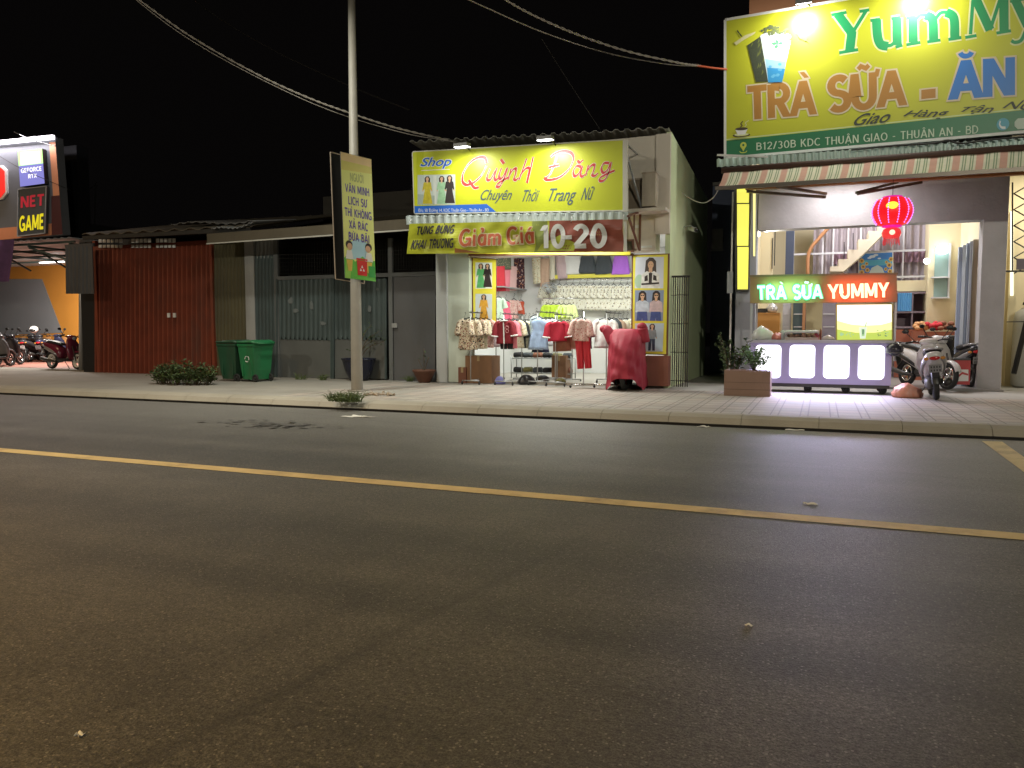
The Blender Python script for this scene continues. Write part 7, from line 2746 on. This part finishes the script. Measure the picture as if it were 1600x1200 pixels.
# ---------------------------------------------------------------- scooters
def scooter(label, loc, rot, paint, accent=None, seat=None, plate=None, whitewall=False, lean=0.0, cat="scooter", group=None, scale=1.0):
    """Step-through scooter; local +X is forward, the wheels stand on z = 0."""
    t_ = thing("scooter", label, cat, (0, 0, 0), group)
    accent = accent or black_p
    seat = seat or mat("seat_vinyl", (.022, .022, .024), .5, .15, 9)
    for x, nm in ((.62, "front_wheel"), (-.62, "rear_wheel")):
        w = MB().torus((x, 0, .27), .222, .048, "y", 28, 10)
        wh = w.build(nm, rubber, t_)
        r_ = MB()
        r_.torus((x, 0, .27), .165, .02, "y", 24, 6, fl=1.6)
        r_.tube([(x, -.055, .27), (x, .055, .27)], .05, 12)
        for k_ in range(5):
            a_ = 2 * math.pi * k_ / 5
            r_.bar((x, 0, .27), (x + .16 * math.cos(a_), 0, .27 + .16 * math.sin(a_)), .03)
        r_.build("rim", chrome if not whitewall else white_m, wh)
        if whitewall:
            q = MB().torus((x, 0, .27), .195, .03, "y", 24, 6, fl=1.55)
            q.build("white_wall", white_m, wh)
    b = MB()
    b.loft([(-1.0, 0, .80, .05, .03), (-.97, 0, .79, .10, .07), (-.85, 0, .74, .145, .115), (-.62, 0, .66, .17, .16), (-.38, 0, .60, .18, .18), (-.18, 0, .52, .16, .19), (-.08, 0, .46, .12, .15)], 20)
    body = b.build("body", paint, t_)
    b = MB()
    for s in (-1, 1):
        b.loft([(-.94, s * .12, .735, .03, .03), (-.75, s * .165, .66, .025, .05), (-.4, s * .18, .55, .02, .05), (-.2, s * .16, .45, .018, .03)], 12)
    b.build("side_trim", accent, body)
    b = MB()
    b.loft([(-.86, 0, .855, .10, .02), (-.78, 0, .865, .135, .045), (-.45, 0, .835, .145, .06), (-.2, 0, .79, .13, .05), (-.08, 0, .77, .09, .03)], 18)
    b.build("seat", seat, t_)
    b = MB()
    b.tube(cat_rom([(-.7, .13, .86), (-.92, .13, .90), (-1.0, .06, .91), (-1.0, -.06, .91), (-.92, -.13, .90), (-.7, -.13, .86)], 5), .017, 8)
    b.build("grab_rail", accent, t_)
    b = MB()
    b.loft([(-.2, 0, .30, .16, .05), (.0, 0, .29, .165, .045), (.25, 0, .30, .16, .05), (.36, 0, .36, .14, .08)], 16, e=4)
    b.build("floorboard", black_p, t_)
    b = MB()
    b.loft([(.30, 0, .40, .14, .06), (.45, 0, .39, .19, .075), (.62, 0, .36, .22, .08), (.80, 0, .30, .20, .085), (.93, 0, .25, .13, .08), (.99, 0, .23, .08, .05)], 20, axis="z")
    b.build("front_shield", paint, t_)
    b = MB()
    b.torus((.62, 0, .27), .285, .035, "y", 14, 8, 20, 165, 2.1)
    b.build("front_fender", paint, t_)
    b = MB()
    b.torus((-.62, 0, .27), .285, .028, "y", 14, 8, 60, 175, 2.4)
    b.bar((-.9, 0, .42), (-.99, 0, .62), .11, .02)
    b.build("rear_fender", black_p, t_)
    b = MB()
    for s in (-1, 1):
        b.tube([(.62, s * .075, .27), (.42, s * .07, .72)], .018, 8)
    b.tube([(.42, 0, .62), (.27, 0, 1.0)], .025, 8)
    b.build("fork", steel_dark, t_)
    b = MB()
    b.tube(cat_rom([(.12, .36, 1.02), (.2, .24, 1.03), (.26, .1, 1.0), (.27, 0, .99), (.26, -.1, 1.0), (.2, -.24, 1.03), (.12, -.36, 1.02)], 5), .014, 8)
    for s in (-1, 1):
        b.tube([(.19, s * .25, 1.03), (.11, s * .37, 1.02)], .021, 8)
    hb_ = b.build("handlebar", black_p, t_)
    b = MB()
    b.loft([(.16, 0, 1.0, .10, .04), (.22, 0, 1.01, .15, .06), (.32, 0, .99, .14, .075), (.39, 0, .96, .08, .05)], 16)
    b.build("handlebar_cover", paint, hb_)
    b = MB()
    b.ball((.385, 0, .965), .07, 10, sx=.4, sz=.75)
    b.build("headlight", mat("lamp_glass_clear", (.5, .5, .52), .12), hb_)
    for s in (-1, 1):
        b = MB()
        b.tube(cat_rom([(.2, s * .22, 1.04), (.2, s * .30, 1.14), (.2, s * .34, 1.20)], 4), .008, 6)
        b.ball((.19, s * .36, 1.23), .055, 8, sx=.25, sy=1.1, sz=.75)
        b.build("mirror", black_p, hb_)
    b = MB()
    b.ball((-.985, 0, .745), .085, 10, sx=.35, sz=.42)
    b.build("tail_light", mat("tail_red", (.45, .015, .02), .2), t_)
    for s in (-1, 1):
        b = MB()
        b.ball((-.955, s * .125, .74), .04, 8, sx=.5, sz=.7)
        b.build("indicator", mat("indicator_amber", (.55, .24, .05), .2), t_)
    if plate:
        b = MB()
        M_ = Matrix.Translation((-1.0, 0, .57)) @ Matrix.Rotation(R(-14), 4, "Y")
        b.box(-.006, 0, -.10, .10, -.07, .07, M_)
        b.mi = 1
        for k_ in range(4):
            b.box(-.009, -.0062, -.075 + k_ * .042, -.052 + k_ * .042, .01, .045, M_)
            b.box(-.009, -.0062, -.075 + k_ * .042, -.052 + k_ * .042, -.05, -.015, M_)
        b.build("number_plate", [plate, mat("plate_ink", (.03, .03, .03), .5)], t_)
    b = MB()
    b.tube([(-.25, -.14, .24), (-.5, -.18, .26), (-.9, -.19, .33)], [.022, .05, .055], 12)
    b.build("exhaust", steel_dark, t_)
    b = MB()
    b.loft([(-.75, .08, .28, .05, .07), (-.5, .09, .29, .07, .10), (-.25, .05, .32, .10, .10)], 14)
    b.build("engine", mat("engine_grey", (.16, .16, .165), .5, .2, 8, metal=.4), t_)
    b = MB()
    b.tube([(-.15, .1, .24), (-.2, .3, .02)], .012, 6)
    b.build("side_stand", steel_dark, t_)
    t_.location = loc
    t_.rotation_euler = (lean, 0, rot)
    t_.scale = (scale,) * 3
    return t_


pearl = mat("pearl_white_paint", (.62, .60, .60), .25, .05, 4)
silver = mat("silver_paint", (.36, .36, .38), .28, .08, 4, metal=.4)
plate_w = mat("plate_white", (.62, .62, .62), .4)
plate_g = mat("plate_dim", (.20, .20, .21), .4)
a = G(1463, 626)
scooter("white scooter seen from behind, parked nearest the kiosk", (a.x + .05, a.y + .74, .15), R(87), pearl, silver, None, plate_g, False, -R(6), group="scooters at the milk tea shop")
a = G(1440, 600)
scooter("silver white scooter parked inward of the first, handlebars toward the street", (a.x - .12, 17.75, .19), R(-60), mat("silver_white_paint", (.52, .51, .50), .3, .06, 4), None, None, plate_w, False, -R(4), group="scooters at the milk tea shop")
scooter("black scooter deepest in the group, by the right pier", (P(1496, 590, 18.9).x, 18.9, .19), R(105), mat("black_paint", (.02, .02, .025), .25), silver, None, plate_g, False, -R(5), group="scooters at the milk tea shop")
t = thing("delivery_box", "red and white carry box on the ground between the white scooter and the right pier", "box", (P(1503, 590, 17.45).x, 17.6, .152))
b = MB()
pbox(b, 1491, 563, 1516, 601, 17.45, .36)
b.build("box", mat("box_red", (.45, .03, .035), .4, .08, 5), t)
pr = Print(FP(17.45), [(1491.5, 563.5), (1515.5, 563.5), (1515.5, 600), (1491.5, 600)], .002)
pr.poly([(.1, .12), (.9, .12), (.9, .62), (.1, .62)], wht)
pr.poly([(.12, .3), (.5, .52), (.88, .44), (.88, .36), (.5, .42), (.12, .2)], mat("box_red", (.45, .03, .035), .4))
pr.build("printed_face", t)
b = MB()
pbox(b, 1490, 560, 1517, 563, 17.44, .38)
b.build("lid", black_p, t)
t = thing("helmet", "black helmet hung at the right corner of the kiosk", "helmet", P(1399, 546, 15.95))
c = P(1398, 546, 15.95)
MB().ball(c, .15, 14, sz=.85).build("shell", mat("helmet_black", (.03, .03, .04), .25), t)
MB().torus((c.x, c.y, c.z - .06), .145, .012, "z", 20, 6).build("rim", mat("helmet_rim", (.12, .12, .13), .4), t)
MB().tube([c + Vector((0, .08, .1)), c + Vector((-.05, .12, .2))], .008, 6).build("strap", black_p, t)

# scooters under the games cafe canopy
cafe = (
    (10, 571, .1, R(112), mat("black_paint", (.02, .02, .025), .25), plate_w, False, "black scooter at the left edge, its white plate facing the street"),
    (33, 566, .7, R(116), mat("graphite_paint", (.05, .05, .06), .3), plate_w, False, "graphite scooter second from the left edge with a red tail"),
    (58, 566, .9, R(110), mat("navy_paint", (.03, .035, .08), .3), plate_g, False, "navy scooter with a white helmet on its seat"),
    (-14, 574, .2, R(108), mat("grey_paint", (.14, .14, .15), .3), plate_w, False, "grey scooter half cut by the left edge of the cafe row"),
    (74, 563, 1.2, R(118), mat("black_paint", (.02, .02, .025), .25), plate_w, False, "black scooter deep behind the maroon one"),
    (22, 560, 1.6, R(120), mat("red_black_paint", (.12, .015, .02), .3), plate_w, False, "dark red scooter deep in the row left of the white helmet"),
    (44, 557, 2.2, R(105), mat("white_dull_paint", (.35, .34, .33), .3), plate_w, False, "pale grey scooter at the very back of the cafe row"),
    (92, 560, 2.0, R(112), mat("graphite_paint", (.05, .05, .06), .3), plate_g, False, "graphite scooter at the back beside the orange wall"),
)
for px, py, dy, rot, m, pl_, wwl, lab in cafe:
    a = G(px, py, .158)
    scooter(lab, (a.x, min(a.y + dy, 21.2), .16), rot, m, None, None, pl_, wwl, -R(5), group="scooters parked in the games cafe")
a = G(99, 577, .158)
scooter("maroon scooter with white wall tyres in front of the games cafe column", (a.x, a.y + .05, .155), R(-4), mat("maroon_paint", (.16, .02, .045), .25), silver, None, plate_w, True, -R(5), group="scooters parked in the games cafe")
c = P(53, 515, 20.3)
t = thing("helmet", "white and black helmet resting on the navy scooter", "helmet", c)
MB().ball(c, .15, 12, sz=.9).build("shell", wht, t)
MB().ball(c + Vector((0.03, -.06, -.02)), .115, 10, sz=.6).build("visor", black_p, t)
# row of stools/seats far inside the cafe
for i, px in enumerate((8, 24, 40, 64, 92)):
    a = P(px, 522, 21.9)
    t = thing("cafe_chair", "orange backed chair in the row along the cafe's rear wall", "chair", (a.x, 21.9, .16), "orange chairs along the cafe's rear wall")
    b = MB()
    b.grid(lambda u, v: (a.x - .2 + .4 * u, 22.1 + .06 * v - .04 * math.sin(math.pi * u), .65 + .45 * v), 6, 4, (0, .03, 0))
    b.build("backrest", mat("chair_orange", (.55, .27, .10), .5), t)
    MB().box(a.x - .2, a.x + .2, 21.7, 22.08, .56, .62).build("seat", mat("chair_orange", (.55, .27, .10), .5), t)
    for sx in (-.17, .17):
        for y_ in (21.74, 22.04):
            MB().tube([(a.x + sx, y_, .16), (a.x + sx, y_, .56)], .014, 6).build("leg", steel_dark, t)

# ---------------------------------------------------------------- motorbike under a red cover
a = G(966, 611)
t = thing("covered_motorbike", "motorbike under a draped dark red cover in front of the clothes shop", "motorbike", (a.x, a.y + .75, .15))
bx_, by_ = a.x + .10, a.y + .10
ax = Vector((-.16, 1.0, 0)).normalized()       # bike's length, front wheel toward the street
sd = Vector((ax.y, -ax.x, 0))
NL, NA = 26, 72
vs, fs = [], []


def cover(v, th):
    """v 0 hem .. 1 top; th around; an elongated ring that bulges at handlebar and seat."""
    c_, s_ = math.cos(th), math.sin(th)
    front = max(0, -s_)
    L0, L1 = -.27, 1.72
    zc = .2 + 1.17 * v
    half = (.40 - .05 * v) + .075 * math.exp(-((v - .93) / .16) ** 2) * (.3 + .7 * front)
    half *= (1 - .22 * max(0, (v - .93) / .07)) 
    taper = 1 - .55 * v ** 6
    ml = (L0 + L1) / 2 - .06 * v
    hl_ = (L1 - L0) / 2 * taper * (1 - .10 * v)
    e = 2.5
    u_ = math.copysign(abs(s_) ** (2 / e), s_)
    w_ = math.copysign(abs(c_) ** (2 / e), c_)
    fold = 1 + (1 - v) ** .8 * (.03 * math.sin(9 * th + 1.2 + 2 * v) + .022 * math.sin(17 * th + 5 * v) + .02 * math.sin(5 * th - 9 * v)) + .02 * math.sin(6 * th + 9 * v) + .012 * math.sin(23 * th - 14 * v) + .014 * math.sin(4 * th + 22 * v)
    top = zc
    if v > .6:                                # the seat lies lower than the handlebars, the tail rises a little
        along = u_
        k_ = (v - .6) / .4
        top -= k_ * (.15 * max(0, along + .15) - .05 * max(0, along - .7) - .05 * max(0, -along - .55))
    p = Vector((bx_, by_, 0)) + ax * (ml + hl_ * u_ * fold) + sd * (half * w_ * fold)
    hem = (1 - v) ** 3 * (.06 * math.sin(5 * th) + .26 * max(0, -s_ - .8) / .2)
    return (p.x, p.y, top + hem)


for j in range(NL + 1):
    v = (j / NL)
    for k_ in range(NA):
        vs.append(cover(v, 2 * math.pi * k_ / NA))
o_ = len(vs)
ctr = sum((Vector(p) for p in vs[-NA:]), Vector()) / NA
for r_ in (.66, .33):
    for k_ in range(NA):
        p = ctr.lerp(Vector(vs[NL * NA + k_]), r_)
        vs.append((p.x, p.y, vs[NL * NA + k_][2] * .6 + p.z * .4 + .025 * (1 - r_) + .012 * math.sin(5 * k_ * 2 * math.pi / NA)))
vs.append((ctr.x, ctr.y, ctr.z + .03))
for j in range(NL + 2):
    for k_ in range(NA):
        fs.append((j * NA + k_, j * NA + (k_ + 1) % NA, (j + 1) * NA + (k_ + 1) % NA, (j + 1) * NA + k_))
for k_ in range(NA):
    fs.append(((NL + 2) * NA + k_, (NL + 2) * NA + (k_ + 1) % NA, len(vs) - 1))
cv = MB()
cv.smooth = True
cv.add(vs, fs)
cov = mat("red_cover", (.36, .022, .048), .62, .14, 6, bump=.5, bscale=7)
cobj = cv.build("cover", cov, t)
# the two mirrors pushing the cloth up and out
for s, px, py, lean_ in ((-1, 944, 514, .5), (1, 1003, 510, -.3)):
    b = MB()
    top_ = P(px, py, by_ + .28)
    root = Vector((bx_, by_ + .3, 1.25)) + sd * s * .30
    M_ = Matrix.Rotation(lean_ * s, 4, "Y")
    b.tube(cat_rom([root - Vector((0, 0, .12)), root.lerp(top_, .6), top_], 5), [.13, .13, .125, .12, .115, .11, .11, .11, .105, .095, .07], 14)
    b.ball(top_, .10, 10, sy=.8, sz=.8)
    b.build("mirror_bulge", cov, cobj)
w = MB().torus(tuple(Vector((bx_, by_, .15 + .29)) + ax * .12), .235, .055, "x", 26, 10)
w.build("front_wheel", rubber, t)
b = MB()
b.torus(tuple(Vector((bx_, by_, .15 + .29)) + ax * .12), .17, .018, "x", 20, 6)
b.tube([Vector((bx_, by_, .44)) + ax * .12 - sd * .08, Vector((bx_, by_, .44)) + ax * .12 + sd * .08], .05, 10)
for s in (-1, 1):
    b.tube([Vector((bx_, by_, .44)) + ax * .12 + sd * s * .08, Vector((bx_, by_, .95)) + ax * .35 + sd * s * .08], .02, 8)
b.build("fork", chrome, t)
b = MB().torus(tuple(Vector((bx_, by_, .15 + .29)) + ax * 1.32), .235, .05, "x", 24, 8)
b.build("rear_wheel", rubber, t)
b = MB()
b.tube([Vector((bx_, by_, .35)) + ax * .75 + sd * .1, Vector((bx_, by_, .152)) + ax * .8 + sd * .42], .014, 6)
b.build("side_stand", steel_dark, t)

# ---------------------------------------------------------------- overhead wires
wire_m = mat("wire_sheath", (.40, .36, .31), .5, .1, 4)


def wire(name, label, pts, r=.012, m=None, twist=0):
    w_ = [P(x, y, Y) for x, y, Y in pts]
    cv_ = cat_rom(w_, 14)
    mb = MB()
    if twist:
        for ph in (0, math.pi):
            mb.tube([p + Vector((.0, .012 * math.cos(i * .7 + ph), .013 * math.sin(i * .7 + ph))) for i, p in enumerate(cat_rom(w_, 30))], r, 6)
    else:
        mb.tube(cv_, r, 6)
    tag(base_at(mb.build(name, m or wire_m), w_[-1]), label, "wire", "overhead wires")


wire("overhead_wire", "twisted pair of wires sagging past the lamp post to the clothes shop", [(-500, -560, 9.0), (-150, -270, 10.4), (60, -120, 11.4), (160, -45, 12.0), (222, 3, 12.4), (300, 58, 12.9), (400, 115, 13.5), (480, 152, 14.0), (548, 177, 14.4), (620, 200, 15.0), (700, 219, 15.7)], .011, None, 1)
wire("overhead_wire", "thin wire just under the twisted pair reaching the clothes shop", [(-500, -555, 9.0), (-150, -266, 10.4), (60, -116, 11.4), (160, -42, 12.0), (300, 64, 12.9), (480, 158, 14.0), (620, 205, 15.0), (712, 222, 15.75)], .008)
wire("overhead_wire", "faint far cable dropping behind the lamp post", [(270, -30, 26), (330, 20, 26), (430, 80, 26), (560, 140, 26), (640, 172, 26)], .03, mat("far_cable", (.03, .026, .022), .7))
wire("overhead_wire", "upper wire of the bundle running to the milk tea sign", [(250, -420, 9.0), (500, -190, 10.8), (680, -64, 12.3), (770, -12, 13.0), (830, 22, 13.6), (900, 53, 14.4), (980, 80, 15.2), (1060, 98, 15.9), (1095, 103, 16.2)], .011, None, 1)
wire("overhead_wire", "lower wire of the bundle running to the milk tea sign", [(180, -420, 8.6), (430, -190, 10.5), (610, -62, 12.0), (700, -16, 12.6), (760, 12, 13.2), (850, 51, 14.2), (950, 83, 15.2), (1040, 100, 15.9), (1095, 104, 16.2)], .010)
wire("overhead_wire", "short end of the wires at the edge of the milk tea sign, coloured as red lit", [(1088, 102.5, 16.15), (1112, 106, 16.3), (1136, 108.5, 16.45)], .02, mat("red_lit_sheath", (.62, .12, .05), .5))  # red light on the wires' end is put into their colour
wire("overhead_wire", "very thin wire slanting down to the clothes shop roof", [(846, 60, 15.5), (890, 130, 15.7), (938, 203, 15.9)], .006, mat("far_cable", (.03, .026, .022), .7))
wire("overhead_wire", "white cable looping from the green wall to the striped awning", [(1064, 300, 17.5), (1082, 312, 17.0), (1100, 317, 16.4), (1115, 308, 15.8), (1123, 295, 15.42)], .008, white_m)
wire("overhead_wire", "thin wire crossing the games cafe signboard", [(-20, 232, 15.2), (30, 262, 15.3), (75, 282, 15.4), (112, 298, 16.2)], .008, mat("far_cable", (.03, .026, .022), .7))
wire("overhead_wire", "pale rod reaching over the top of the games cafe signboard", [(22, 206, 15.4), (46, 217, 15.45), (88, 229, 15.5)], .01, galv)
